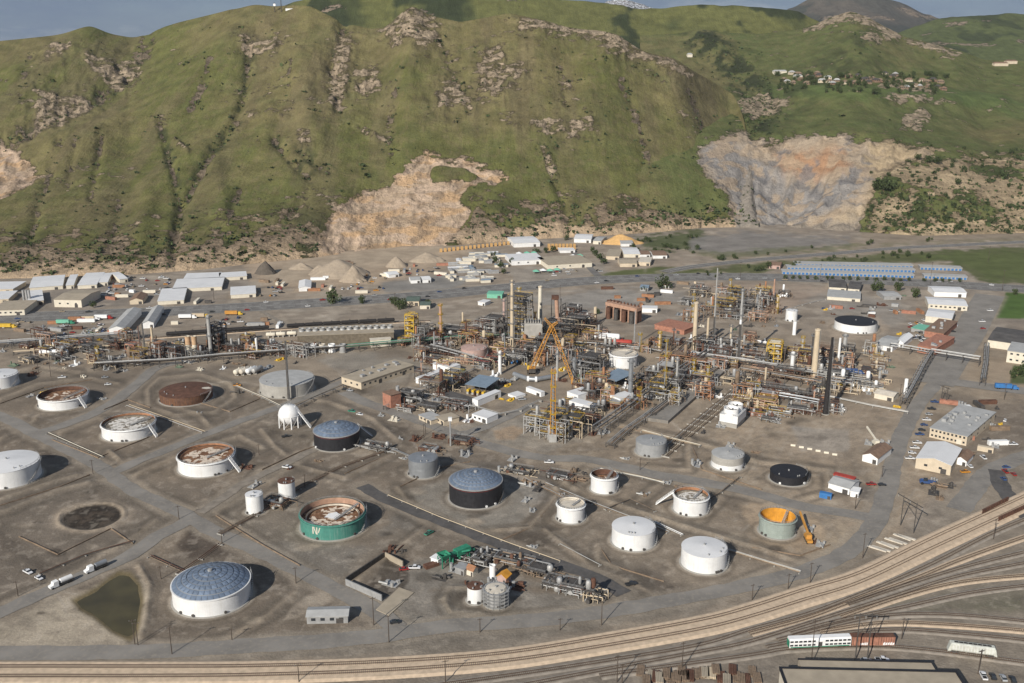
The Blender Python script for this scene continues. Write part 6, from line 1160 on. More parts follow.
# ------------------------------------------------------------------ pipe racks and pipe runs
BENT = {}
def rack(name, pts, h, wd, pipes, desc=None, lab=None, step=11, cat='pipe rack', deck=None, pr=.32):
    P_ = [G(*p) for p in pts]; o = P_[0]; t = thing(name, (o.x, o.y, 0), 0, lab, cat, None, desc); Lc = cat_line(P_)
    d = np.gradient(Lc, axis=0); d /= np.linalg.norm(d, axis=1)[:, None]; Lr = Lc-np.array((o.x, o.y))
    L_ = np.concatenate([[0], np.cumsum(np.linalg.norm(np.diff(Lr, axis=0), axis=1))]); n = max(2, int(L_[-1]/step)+1)
    key = (h, wd)
    if key not in BENT:
        mb = MB()
        if h > 2:
            for s in (-1, 1): mb.box(s*wd/2*.92, 0, -.2, .4, .4, h+.2)
            mb.box(0, 0, h-.35, wd, .35, .35); mb.box(0, 0, h*.68, wd, .3, .3)
        else: mb.box(0, 0, -.2, wd, .4, h+.2)
        BENT[key] = mb.mesh('bent', 'dark_steel' if h > 2 else 'concrete')
    for i in range(n):
        s = L_[-1]*i/(n-1); x = np.interp(s, L_, Lr[:, 0]); y = np.interp(s, L_, Lr[:, 1]); dx = np.interp(s, L_, d[:, 0]); dy = np.interp(s, L_, d[:, 1]); inst(BENT[key], 'bent', t, (x, y, 0), math.atan2(dy, dx)-math.pi/2)
    for k, m in enumerate(pipes):
        off = -wd/2*.8+wd*.8*(k+.5)/len(pipes)*1.0; lvl = h if (h <= 2 or k % 3 != 2) else h*.68+.3; r = pr*(1, .7, 1.3, .55)[k % 4]
        Q = offs(Lr, off); step_ = max(1, len(Q)//24); idx = sorted(set(list(range(0, len(Q), step_))+[len(Q)-1])); mb = MB(); m8 = 8; vs2 = []
        for i in idx:
            nx, ny = d[i][1], -d[i][0]; mb.v += [(Q[i][0]+nx*r*math.cos(a), Q[i][1]+ny*r*math.cos(a), lvl+r+.02+r*math.sin(a)) for a in np.arange(m8)*2*math.pi/m8]
        for i in range(len(idx)-1): mb.f += [(i*m8+j, (i+1)*m8+j, (i+1)*m8+(j+1) % m8, i*m8+(j+1) % m8) for j in range(m8)]
        mb.build('pipe', m, t, 1)
    if deck:
        A, B = offs(Lr, -wd*.5), offs(Lr, wd*.5); n2 = len(A); mb = MB(); mb.v = [(p[0], p[1], h+1.2) for p in A]+[(p[0], p[1], h+1.2) for p in B]; mb.f = [(i+1, i, n2+i, n2+i+1) for i in range(n2-1)]; mb.build('deck', deck, t)
    return t
def cat_line(P_):
    out = []
    for a, b in zip(P_[:-1], P_[1:]):
        n = max(1, int((b-a).length/6))
        for k in range(n): q = a.lerp(b, k/n); out.append((q.x, q.y))
    out.append((P_[-1].x, P_[-1].y)); return np.array(out)
g_, s_, b_, o_, n_ = 'galv', 'insul', 'pipe_brown', 'olive_pipe', 'dark_steel'
for nm, pts, h, wd, pipes, q in (
 ('pipe_rack', [(-20, 350), (50, 345), (100, 341), (140, 338.5)], 5.5, 9, (s_, g_, 'steel', s_, g_, n_), 'long grey pipe rack at the far left'), ('pipe_rack', [(14, 355), (60, 352), (96, 349.5), (130, 348)], 2.6, 3, ('tan', 'tan'), 'beige pipe pair below the far left rack'), ('pipe_rack', [(95, 370), (170, 366), (221, 361), (290, 356), (345, 352)], 5, 6, (s_, g_, b_, s_, n_), 'grey pipe rack running behind the rust and concrete tanks'), ('pipe_rack', [(345, 352), (408, 346.5), (450, 343.5), (512, 339)], 5, 7, ('green', g_, 'green', s_, o_), 'green piped rack in front of the yellow stair tower'),
 ('pipe_gallery', [(430, 352), (456, 359), (482, 367)], 6, 5, (s_, g_, s_), 'slanting grey gallery in front of the dull pink tank'), ('pipe_rack', [(596, 437), (612, 426), (640, 405), (655, 394), (690, 371), (712, 356)], 6.5, 8, (g_, n_, s_, g_, n_, s_), 'wide diagonal pipe rack left of the long grey deck'), ('pipe_rack', [(610, 448), (626, 434), (643, 422), (655, 413)], 3, 6, (s_, g_, b_, s_), 'lower pipe rack beside the plain grey tank'), ('pipe_rack', [(737, 392), (770, 399), (800, 404), (826, 409)], 5, 4.5, ('steel', s_, 'steel'), 'thick grey pipe rack left of the black stack'), ('pipe_rack', [(741, 375), (780, 382), (833, 391)], 6, 6, (b_, n_, b_, s_), 'brown pipe rack left of the black stack'), ('pipe_rack', [(690, 360), (742, 367), (790, 375), (812, 379)], 6, 6, (g_, s_, n_, g_), 'grey pipe rack below the dark banded column'),
 ('pipe_run', [(760, 388), (790, 393), (833, 398), (870, 406), (908, 413)], .7, 4, (s_, 'wall_cream', s_), 'long pale pipes along the ground right of the black stack'), ('pipe_run', [(660, 456), (690, 431), (720, 406), (742, 388), (765, 370)], .6, 12, (b_, s_, b_, n_, b_, 'tan', b_), 'broad bundle of brown ground pipes beside the fan cooler'), ('pipe_run', [(642, 432), (672, 440), (700, 447)], 1, 3, ('wall_cream', 'tan'), 'cream pipes behind the plain grey tank'), ('conveyor', [(890, 351), (910, 354), (930, 358)], 6, 4, (s_, s_, g_), 'grey elevated conveyor right of the white gabled shed'), ('pipe_bridge', [(930, 358), (955, 362), (979, 366)], 7, 4, (s_, g_, s_, g_), 'pipe bridge spanning the avenue'), ('pipe_bridge', [(930, 359), (922, 372), (915, 386), (903, 408)], 7, 5, (g_, s_, g_, s_), 'steep grey gallery dropping from the pipe bridge'), ('pipe_bridge', [(986, 350), (985, 368), (982, 386)], 6, 4, (g_, s_, g_), 'short pipe gallery at the right end of the bridge'),
 ('pipe_run', [(366, 441), (390, 450), (412, 459), (440, 467)], 1.2, 2.5, ('steel', s_), 'grey pipes leading to the bare steel tank'), ('pipe_run', [(525, 479), (550, 491), (578, 506)], .6, 4, (b_, s_, b_), 'brown ground pipes right of the central black tank'), ('pipe_run', [(220, 535), (262, 512), (300, 488), (340, 468), (393, 449)], .6, 4, (b_, n_, b_, 'rust'), 'rusty ground pipes passing behind the teal tank'), ('pipe_run', [(128, 406), (165, 419), (204, 433)], .6, 4, ('tan', b_, s_), 'ground pipes below the rust brown tank'), ('pipe_run', [(48, 434), (75, 446), (102, 458)], .6, 2.5, ('wall_cream', n_), 'pale ground pipe beside the left tank road'), ('pipe_run', [(545, 484), (590, 503), (640, 522), (668, 533)], .6, 3, (s_, b_), 'ground pipes between the four front white tanks'), ('pipe_run', [(654, 523), (682, 536)], .7, 2.5, ('white', 'white'), 'white pipes between the two wide cone roof tanks'), ('pipe_run', [(728, 551), (760, 561), (800, 573)], .6, 3, (s_, 'wall_cream', b_), 'pale pipes running right of the front cone roof tank'), ('pipe_run', [(388, 496), (440, 518), (512, 545), (560, 562)], .5, 1.2, ('tan',), 'thin tan pipe along the dark service lane'),
 ('pipe_run', [(236, 387), (262, 398), (280, 407)], .8, 3, ('wall_cream', s_), 'pale pipes left of the grey concrete tank'), ('pipe_run', [(292, 412), (312, 402), (345, 388)], 2.4, 3, (n_, g_), 'dark pipes right of the slim dark chimney'), ('pipe_run', [(150, 557), (185, 573), (190, 570)], .6, 3, ('rust', b_), 'rusty ground pipes right of the pond'), ('pipe_run', [(178, 575), (200, 560), (220, 545)], .6, 3, ('rust', 'rust'), 'short rusty pipes above the largest domed tank'), ('pipe_run', [(40, 575), (85, 556), (133, 542)], .5, 2, ('rust', n_), 'rusty pipe skirting the oily round stain'), ('pipe_run', [(600, 470), (640, 478), (664, 484)], .7, 2, ('wall_cream', s_), 'pale pipes along the central road'), ('pipe_run', [(696, 507), (720, 494), (740, 478)], .6, 2, (b_, n_), 'thin brown pipes right of the gangway tank'), ('pipe_run', [(655, 512), (630, 500), (605, 510)], .5, 2, (n_, b_), 'thin dark pipes left of the gangway tank'), ('pipe_run', [(560, 545), (600, 566)], .5, 2, (s_,), 'short grey pipe left of the wide cone roof tanks'), ('pipe_run', [(400, 402), (440, 388), (475, 372)], 2.6, 4, (s_, g_, n_), 'raised pipes beside the long white trailer'), ('pipe_run', [(440, 398), (500, 416), (520, 412), (540, 402)], 1.6, 2.5, (s_, g_), 'low pipe run by the yellow railed process frames'), ('pipe_run', [(385, 410), (420, 392), (440, 384)], 2.6, 3, (s_, g_), 'grey raised pipes above the beige pit house'), ('pipe_run', [(840, 296), (800, 306), (780, 312)], .6, 2, (s_,), 'thin pipe on the far right yard'), ('pipe_rack', [(640, 350), (676, 358), (690, 345), (716, 333)], 4, 4, (n_, b_, g_), 'dark rack around the brick red roofed low frame'), ('pipe_rack', [(690, 345), (740, 346), (795, 352)], 2.5, 8, ('soot', n_, 'soot', b_), 'dark trench of pipes right of the flare'),
 ('pipe_rack', [(652, 418), (690, 389), (717, 371)], 3.4, 5, (n_, s_, b_, g_, b_), 'pipes laid along the long grey concrete deck'), ('pipe_rack', [(555, 345), (600, 348), (640, 352)], 5, 6, (n_, b_, g_, n_), 'dark rack behind the crane'), ('pipe_rack', [(520, 340), (560, 338), (600, 330)], 6, 6, (n_, 'rust', b_, n_), 'rusty rack behind the dark frames')):
    rack(nm, pts, h, wd, pipes, None, q, cat='pipes' if 'run' in nm else 'pipe rack', pr=.2 if 'run' in nm else .32)
# long grey concrete deck between the racks
pts = [G(*p) for p in ((641, 420), (668, 424), (724, 374), (712, 368))]; c = sum(pts, Vector())/4; mb = MB().ext([(p.x-c.x, p.y-c.y) for p in pts], -.2, 2.2); mb.build('long_deck', 'asphalt_worn', None); o = bpy.data.objects['long_deck']; o.location = (c.x, c.y, 0); setp(o, 'long grey concrete deck running diagonally beside the pipe racks', 'deck')
pts = [G(*p) for p in ((440, 398), (470, 407), (477, 401), (448, 392))]; c = sum(pts, Vector())/4; mb = MB().ext([(p.x-c.x, p.y-c.y) for p in pts], -.2, 1.6); mb.build('dark_slab', 'asphalt_dark', None); o = bpy.data.objects['dark_slab']; o.location = (c.x, c.y, 0); setp(o, 'dark flat slab left of the white trailer', 'slab')
# small ground clutter: valves, skids, crates of the working plant
VAR = []
rn = random.Random(77)
def clutter_mesh(k):
    r_ = random.Random(k); mb = MB()
    for i in range(6):
        q = r_.random(); x, y = r_.uniform(-3, 3), r_.uniform(-2, 2)
        if q < .4: mb.box(x, y, 0, r_.uniform(.6, 2), r_.uniform(.6, 1.6), r_.uniform(.6, 2.2), r_.random())
        elif q < .7: mb.cyl((x, y, 0), (x, y, r_.uniform(1, 3)), r_.uniform(.3, .8), n=9)
        else: mb.cyl((x-2, y, .8), (x+2, y, .8), r_.uniform(.2, .5), n=8)
    mb.box(0, 0, -.1, 6.4, 4.4, .2); return mb
CM = [(clutter_mesh(k), m) for k, m in enumerate(('galv', 'insul', 'rust', 'dark_steel', 'pipe_brown', 'white_clean', 'olive_pipe', 'yellow', 'steel', 'wall_cream'))]
CM = [(mb.mesh('skid', m), m) for mb, m in CM]
ZN = [((380, 352), (520, 425), 48), ((500, 345), (720, 400), 72), ((680, 300), (790, 400), 46), ((780, 350), (905, 412), 34), ((100, 345), (300, 372), 34), ((820, 290), (910, 345), 22), ((0, 330), (110, 372), 34), ((440, 455), (600, 500), 16), ((440, 555), (520, 590), 10), ((930, 480), (965, 505), 12), ((590, 400), (760, 470), 22), ((860, 440), (905, 480), 8), ((960, 390), (1020, 460), 14), ((360, 430), (470, 460), 12), ((520, 468), (600, 512), 14), ((640, 470), (770, 500), 12), ((385, 548), (402, 585), 6), ((800, 525), (840, 550), 6), ((470, 545), (600, 590), 12), ((240, 460), (330, 500), 10), ((0, 372), (120, 400), 10), ((140, 380), (260, 420), 8)]
nm_ = {'galv': 'silver', 'insul': 'pale grey', 'rust': 'rusty', 'dark_steel': 'dark', 'pipe_brown': 'brown', 'white_clean': 'white', 'olive_pipe': 'olive', 'yellow': 'yellow', 'steel': 'blue grey', 'wall_cream': 'cream'}
SK = 0; random.Random(4).shuffle(ZN)
for (u0, v0_), (u1, v1), n in ZN:
    for i in range(max(4, int(n*.72))):
        u_, v_ = rn.uniform(u0, u1), rn.uniform(v0_, v1); p = G(u_, v_)
        if any((p.x-x)**2+(p.y-y)**2 < (r+5)**2 for x, y, r, h in TW): continue
        if any(dline(np.array([p.x]), np.array([p.y]), [tuple(q) for q in RDS_ALL], 60)[0] < w2 for RDS_ALL, w2 in ROADL): continue
        near_ = v_ > 425
        if SK >= 290: continue
        SK += 1; me, m = rn.choice([c for c in CM if not near_ or c[1] in ('rust', 'dark_steel', 'pipe_brown', 'galv', 'insul')]); o = inst(me, 'equipment_skid', None, (p.x, p.y, 0), rn.choice((-.42, 1.15)), None); s = rn.uniform(.6, 1.3); o.scale = (s, s, s); o['category'] = 'equipment'; o['group'] = 'small plant equipment'; AUTO.append((o, nm_[m]+' equipment skid'))
# ------------------------------------------------------------------ vehicles
for nm, c in (('car_white', (.70, .70, .70)), ('car_silver', (.38, .39, .40)), ('car_dark', (.03, .032, .036)), ('car_red', (.30, .03, .025)), ('car_blue', (.04, .08, .20)), ('car_tan', (.33, .27, .19)), ('car_green', (.05, .22, .15)), ('car_orange', (.60, .26, .03))): mat(nm, c, .3, .1, .03, 1, spec=.5)
CN = {'car_white': 'white', 'car_silver': 'silver', 'car_dark': 'black', 'car_red': 'red', 'car_blue': 'blue', 'car_tan': 'tan', 'car_green': 'green', 'car_orange': 'orange'}
def prof(mb, pts, y0, y1):
    n = len(pts); vs = [(x, y0, z) for x, z in pts]+[(x, y1, z) for x, z in pts]; return mb.add(vs, [(i, (i+1) % n, n+(i+1) % n, n+i) for i in range(n)]+[tuple(range(n-1, -1, -1)), tuple(range(n, 2*n))])
WH = MB().cyl((0, -.12, 0), (0, .12, 0), .34, n=12).mesh('wheel', 'tyre')
CAR = {}
def car_meshes(kind, m):
    if (kind, m) in CAR: return CAR[(kind, m)]
    if kind == 'car': b = prof(MB(), [(-2.2, .35), (2.2, .35), (2.25, .7), (1.2, .92), (-2.1, .98), (-2.25, .8)], -.88, .88); g = prof(MB(), [(-1.9, .96), (1.15, .9), (.45, 1.42), (-1.2, 1.46)], -.74, .74); r = prof(MB(), [(-1.15, 1.45), (.40, 1.42), (.38, 1.5), (-1.1, 1.53)], -.72, .72)
    else: b = prof(MB(), [(-2.7, .45), (2.7, .45), (2.75, .85), (1.5, 1.1), (-2.7, 1.1)], -.95, .95); g = prof(MB(), [(-.6, 1.09), (1.4, 1.09), (.9, 1.75), (-.5, 1.8)], -.82, .82); r = prof(MB(), [(-.5, 1.79), (.88, 1.75), (.85, 1.86), (-.45, 1.9)], -.8, .8)
    CAR[(kind, m)] = (b.mesh('body', m), g.mesh('cabin_glass', 'glass_dark'), r.mesh('roof_panel', m), MB().box(-1.7, 0, 1.02, 1.7, 1.5, .1).mesh('cargo_bed', 'tyre')); return CAR[(kind, m)]
def car(x, y, rz, m, kind='car', desc=None, grp='parked cars', z=0, small=False):
    b, g, r, bed = car_meshes(kind, m); t = thing('parked_car' if grp.startswith('park') else 'car', (x, y, z), rz, None, 'pickup' if kind == 'pickup' else 'car', grp, desc or ('%s %s' % (CN[m], 'pickup' if kind == 'pickup' else 'car')))
    inst(b, 'body', t); inst(g, 'cabin_glass', t); inst(r, 'roof_panel', t)
    if kind == 'pickup': inst(bed, 'cargo_bed', t)
    if not small:
        for sx in (-1.4, 1.45):
            for s in (-.82, .82): inst(WH, 'wheel', t, (sx, s, .34))
    return t
rn = random.Random(21); CK = ['car_white', 'car_white', 'car_silver', 'car_dark', 'car_dark', 'car_red', 'car_blue', 'car_tan']
for u_, v_ in ((934.5, 402.5), (931.5, 409.5), (929, 415), (926.5, 420.5), (924, 425.5), (921.6, 430.5), (919.5, 435), (917, 443.5), (914.5, 448.5), (912, 453.5), (909.7, 459)):
    p = G(u_, v_); car(p.x, p.y, rn.uniform(-.05, .05)-.15, rn.choice(CK), rn.choice(('car', 'pickup')), grp='parked cars by the tan office')
for u_, v_, m, k, a in ((983, 677, 'car_white', 'pickup', 1.45), (992.6, 677.5, 'car_dark', 'car', 1.45), (1003, 679, 'car_silver', 'car', 1.45), (1012.5, 680.5, 'car_dark', 'car', 1.45), (882, 661, 'car_white', 'pickup', -.1), (866, 661.5, 'car_silver', 'car', 0), (918, 336, 'car_white', 'car', .3), (916, 339, 'car_silver', 'pickup', .3), (920, 333, 'car_dark', 'car', .3), (429, 534, 'car_green', 'pickup', .9), (404, 570, 'car_red', 'car', .2), (414.5, 568.5, 'car_white', 'pickup', 0), (871, 485, 'car_red', 'pickup', 0), (882, 485.5, 'car_dark', 'car', 0), (957, 326, 'car_white', 'car', 1), (953, 332, 'car_dark', 'car', 0), (982, 322, 'car_white', 'pickup', 0), (983, 329, 'car_red', 'car', 0), (990, 311, 'car_white', 'pickup', 0), (824, 309, 'car_blue', 'car', 0), (830, 309.5, 'car_white', 'car', 0), (852, 309, 'car_red', 'car', 0), (892, 311, 'car_silver', 'pickup', 0), (897, 312, 'car_white', 'car', 0), (286, 437, 'car_dark', 'pickup', .5), (287, 468, 'car_white', 'pickup', -.3), (352, 412, 'car_green', 'pickup', -.4), (360, 415, 'car_white', 'car', -.4), (62, 378, 'car_white', 'pickup', .3), (105, 378, 'car_silver', 'car', .5), (108, 385, 'car_white', 'car', .3), (237, 386, 'car_orange', 'pickup', .2), (395, 623, 'car_dark', 'car', .2), (549, 463, 'car_white', 'pickup', -.1), (522, 400, 'car_silver', 'pickup', .3), (446, 389, 'car_white', 'pickup', .3), (345, 390, 'car_dark', 'car', -.3), (350, 391, 'car_silver', 'car', -.3), (631, 585, 'car_dark', 'pickup', .3), (28, 573, 'car_white', 'pickup', -.6), (39, 579, 'car_white', 'car', -.6), (1013, 445, 'car_white', 'pickup', 0), (1005, 421, 'car_white', 'car', 1)):
    p = G(u_, v_); car(p.x, p.y, a, m, k)
Lf = cat([G(*p) for p in ROADS[10][1]], 4); df = np.gradient(Lf, axis=0)
for i in range(34):
    k = int(len(Lf)*(.13+.74*(i+rn.uniform(0, .8))/34)); o_ = rn.choice((-12.6, -7.4, 7.4, 12.6)); d = df[k]/np.linalg.norm(df[k]); x = Lf[k][0]+d[1]*o_; y = Lf[k][1]-d[0]*o_
    car(x, y, math.atan2(d[1], d[0]), rn.choice(CK), rn.choice(('car', 'car', 'pickup')), grp='cars on the freeway', z=.12, desc=None, small=True)
# lots full of cars and vans near the hill foot
for (u0, v0_), (u1, v1), n in (((98, 277), (170, 296), 44), ((255, 285), (282, 296), 14), ((342, 275), (385, 292), 24), ((400, 268), (446, 276), 14), ((60, 322), (105, 336), 18), ((2, 322), (30, 330), 8), ((205, 318), (282, 327), 16), ((548, 268), (610, 276), 12), ((903, 318), (924, 346), 16), ((940, 455), (1020, 480), 8)):
    for i in range(n):
        p = G(rn.uniform(u0, u1), rn.uniform(v0_, v1)); car(p.x, p.y, rn.choice((.1, 1.6)), rn.choice(CK+['car_white', 'car_orange']), rn.choice(('car', 'pickup')), grp='vehicles in the far lots', small=True)
# trucks
def truck(p, rz, cabm, boxm, desc, kind='tank', Lt=11, lab=None):
    t = thing('truck', (p.x, p.y, 0), rz, lab, 'truck', None, None if lab else desc)
    MB().box(-Lt/2-.4, 0, .8, Lt, 2.2, .3).build('chassis', 'dark_steel', t); cb = prof(MB(), [(.4, .6), (4.2, .6), (4.3, 1.6), (2.9, 1.9), (2.6, 3.1), (.4, 3.2)], -1.15, 1.15).build('cab', cabm, t); prof(MB(), [(2.86, 1.95), (2.62, 2.95), (2.55, 2.95), (2.8, 1.95)], -1.0, 1.0).build('windscreen', 'glass_dark', cb)
    if kind == 'tank':
        mb = MB(); n = 14; r = 1.15
        for s, q in ((-.3, .5), (0, 1), (Lt-1.2, 1), (Lt-.9, .5)): mb.v += [(-Lt-.2+s+.6, r*q*math.cos(2*math.pi*i/n), 2.2+r*q*math.sin(2*math.pi*i/n)) for i in range(n)]
        mb.f = [(k*n+i, (k+1)*n+i, (k+1)*n+(i+1) % n, k*n+(i+1) % n) for k in range(3) for i in range(n)]; mb.build('tank_body', boxm, t, 1)
    else: MB().box(-Lt/2-.4, 0, 1.1, Lt, 2.5, 2.8).build('box_body', boxm, t)
    for x in (3.2, -.6, -Lt+1.2, -Lt+2.6):
        for s in (-1, 1): MB().cyl((x, s*.85, .5), (x, s*1.2, .5), .5, n=12).build('wheel', 'tyre', t)
def ang(a, b): d = G(*b)-G(*a); return math.atan2(d.y, d.x)
ra = ang((117, 562), (50, 590))
for i in range(84):
    zz = rn.choice((((0, 320), (115, 335)), ((135, 300), (300, 330)), ((330, 262), (445, 296)), ((600, 284), (690, 306)), ((260, 278), (330, 292)), ((830, 285), (1000, 330)), ((100, 278), (160, 300)), ((940, 395), (1024, 450))))
    p = G(rn.uniform(zz[0][0], zz[1][0]), rn.uniform(zz[0][1], zz[1][1]))
    if any(dline(np.array([p.x]), np.array([p.y]), Lr_, 60)[0] < w2+2 for Lr_, w2 in ROADL): continue
    m, dn = rn.choice((('rust', 'rusty'), ('rust_light', 'orange'), ('wall_cream', 'cream'), ('white_clean', 'white'), ('galv', 'grey'), ('dark_steel', 'dark'), ('pipe_brown', 'brown'), ('brick', 'red'))); L_ = rn.choice((6, 12, 12, 15)); o = MB().box(0, 0, 0, L_, 2.5, 2.7).build('container', m); o.location = (p.x, p.y, 0); o.rotation_euler.z = rn.choice((.06, .06, 1.6, -.4)); setp(o, None, 'container', 'containers in the far yards'); AUTO.append((o, '%s container' % dn))
truck(G(59, 586), ra, 'white_clean', 'white', None, Lt=6.5, lab='front white tanker truck heading down the left road'); truck(G(94, 570.5), ra, 'white_clean', 'steel', None, Lt=6.5, lab='second tanker truck following on the left road')
for u_, v_, a, c, b, d in ((82, 321, .05, 'car_red', 'rust_light', 'brown box trailer truck'), (95, 320.5, .05, 'car_white', 'tan', 'tan box trailer truck'), (108, 319, .05, 'car_red', 'white_clean', 'white box trailer truck with red cab'), (238, 315, 0, 'yellow', 'orange', 'orange box truck'), (192, 318.5, .05, 'white_clean', 'white_clean', 'white box trailer truck'), (205, 317.5, .05, 'yellow', 'tan', 'tan box trailer truck'), (70, 324, 0, 'green', 'pale_green', 'green flatbed truck'), (12, 328, 0, 'yellow', 'yellow', 'yellow box truck'), (1012, 389.5, -.2, 'blue', 'blue', 'bright blue box truck on the cross road'), (858, 374, -.25, 'car_blue', 'car_blue', 'dark blue box truck')): truck(G(u_, v_), a, c, b, d, 'box')
mat('sage_pale', (.50, .51, .46), .7, 0, .15, .6, streak=.5, rustcol=(.30, .27, .22))
# rail vehicles
def bogies(t, L_):
    for s in (-1, 1):
        b = MB().box(s*L_*.36, 0, .35, 2.8, 2.0, .5).build('bogie', 'dark_steel', t)
        for x in (-.9, .9):
            for q in (-.75, .75): MB().cyl((s*L_*.36+x, q-.07, .45), (s*L_*.36+x, q+.07, .45), .45, n=12).build('wheel', 'rust', b)
LJ = TRK[11][1]
def on_track(u, v, L_=None):
    p = np.array(G(u, v)[:2]); Lx = LJ if L_ is None else L_; i = int(np.argmin(np.linalg.norm(Lx-p, axis=1))); i = min(max(i, 1), len(Lx)-2); d = Lx[i+1]-Lx[i-1]; d = d/np.linalg.norm(d); a = Lx[i]+d*np.dot(p-Lx[i], d); return a, math.atan2(d[1], d[0])
a, rz = on_track(818, 647); zt = .13+.012*11+.3
t = thing('passenger_coach', (a[0], a[1], zt), rz, 'white double deck passenger coach with green ends on the siding', 'railcar'); Lc = 25
prof(MB(), [(-1.45, .8), (1.45, .8), (1.5, 3.6), (1.2, 4.7), (-1.2, 4.7), (-1.5, 3.6)], -Lc/2, Lc/2).build('body', 'white_clean', t); t.children[-1].rotation_euler.z = math.pi/2
for zz in (1.5, 3.1):
    for i in range(14):
        if 6 <= i <= 7: continue
        for s in (-1, 1): inst(ub('glass_dark'), 'window', t, (-Lc/2+Lc*(i+.5)/14, s*1.47, zz), 0, (1.35, .12, .75))
for s in (-1, 1): inst(ub('dark_steel'), 'door', t, (0, s*1.47, .95), 0, (1.6, .13, 2.1)); inst(ub('green'), 'green_stripe', t, (-.0, s*1.46, .82), 0, (Lc*.96, .11, .4)); inst(ub('green'), 'green_end', t, (s*(Lc/2), 0, .9), 0, (.2, 2.7, 2.8))
bogies(t, Lc)
a, rz = on_track(872, 647); t = thing('boxcar', (a[0], a[1], zt), rz, 'rust red boxcar with white graffiti coupled to the coach', 'railcar'); Lb = 17
MB().box(0, 0, .8, Lb, 2.9, 3.7).build('body', 'brick', t); MB().box(0, 0, 4.5, Lb+.1, 3.0, .15).build('roof', 'rust', t)
for i in range(17): 
    for s in (-1, 1): inst(ub('rust'), 'rib', t, (-Lb/2+Lb*(i+.5)/17, s*1.46, .9), 0, (.15, .14, 3.5))
for s in (-1, 1): inst(ub('brick'), 'door', t, (0, s*1.5, 1), 0, (2.6, .14, 3.2))
for x0, w_ in ((-5.4, 3.2), (3.8, 4.6)):
    mb = MB(); r_ = random.Random(int(w_*10))
    for k in range(5): mb.add([(x0+k*w_/5, -1.56, 1.0), (x0+(k+.8)*w_/5, -1.56, 1.0+.1*k % .3), (x0+(k+.9)*w_/5, -1.56, 2.0+r_.uniform(0, .6)), (x0+(k+.1)*w_/5, -1.56, 1.9)], [(0, 1, 2, 3)])
    mb.build('graffiti', 'white_clean', t)
bogies(t, Lb)
a, rz = on_track(971, 655); t = thing('hopper_car', (a[0], a[1], zt), rz, 'pale covered hopper car standing alone on the siding', 'railcar'); Lh = 18
prof(MB(), [(-1.5, 1.9), (-1.1, 1.3), (1.1, 1.3), (1.5, 1.9), (1.5, 4.2), (1.0, 4.6), (-1.0, 4.6), (-1.5, 4.2)], -Lh*.44, Lh*.44).build('body', 'sage_pale', t); t.children[-1].rotation_euler.z = math.pi/2
for s in (-1, 1): prof(MB(), [(0, 1.3), (s*1.3, 1.0), (s*.5, 4.2), (0, 4.4)], -1.4, 1.4).build('slope_end', 'sage_pale', t); t.children[-1].location.x = s*Lh*.43
for i in range(14):
    for s in (-1, 1): inst(ub('roof_white'), 'rib', t, (-Lh*.43+Lh*.86*(i+.5)/14, s*1.5, 1.9), 0, (.14, .12, 2.3))
for k in range(8): inst(ub('soot'), 'roof_hatch', t, (-Lh*.38+Lh*.76*(k+.5)/8, 0, 4.6), 0, (1.5, .8, .2))
for k in range(4): MB().lathe([(.3, .5), (1.3, 1.4)], 4, -Lh*.32+Lh*.64*k/3, 0, 0).build('chute', 'wall_cream', t)
bogies(t, Lh)
LS = TRK[12][1]
for i, u_ in enumerate((176, 193, 210, 227, 244, 260, 296, 314, 332, 350, 368, 386)):
    v_ = np.interp(u_, [170, 272, 345, 400], [337, 330, 325.5, 322.5]); a, rz = on_track(u_, v_, LS); t = thing('tank_wagon', (a[0], a[1], .6), rz, None, 'railcar', 'dark tank wagons behind the cooling tower', 'dark tank wagon on the rear siding'); Lw = 15
    mb = MB(); n = 14; r = 1.5
    for s, q in ((-.6, .4), (-.15, .9), (0, 1), (Lw-1, 1), (Lw-.85, .9), (Lw-.4, .4)): mb.v += [(-Lw/2+.5+s, r*q*math.cos(2*math.pi*i2/n), 2.4+r*q*math.sin(2*math.pi*i2/n)) for i2 in range(n)]
    mb.f = [(k*n+i2, (k+1)*n+i2, (k+1)*n+(i2+1) % n, k*n+(i2+1) % n) for k in range(5) for i2 in range(n)]; mb.build('tank_body', 'soot', t, 1); MB().box(0, 0, .75, Lw, 2, .25).build('frame', 'dark_steel', t); MB().cyl((0, 0, 3.8), (0, 0, 4.5), .6, n=10).build('dome_hatch', 'dark_steel', t)
    for s in (-1, 1): MB().box(s*Lw*.36, 0, 0, 2.4, 2, .75).build('bogie', 'dark_steel', t)
for i, u_ in enumerate((271, 281, 292, 303, 313)): bullet(u_, 337.5-.06*(u_-271), 6.5, 1.6, .05, 'wall_cream', 'pale drum by the rear siding')
mat('pole_wood', (.075, .058, .046), .9, 0, .2, 1)
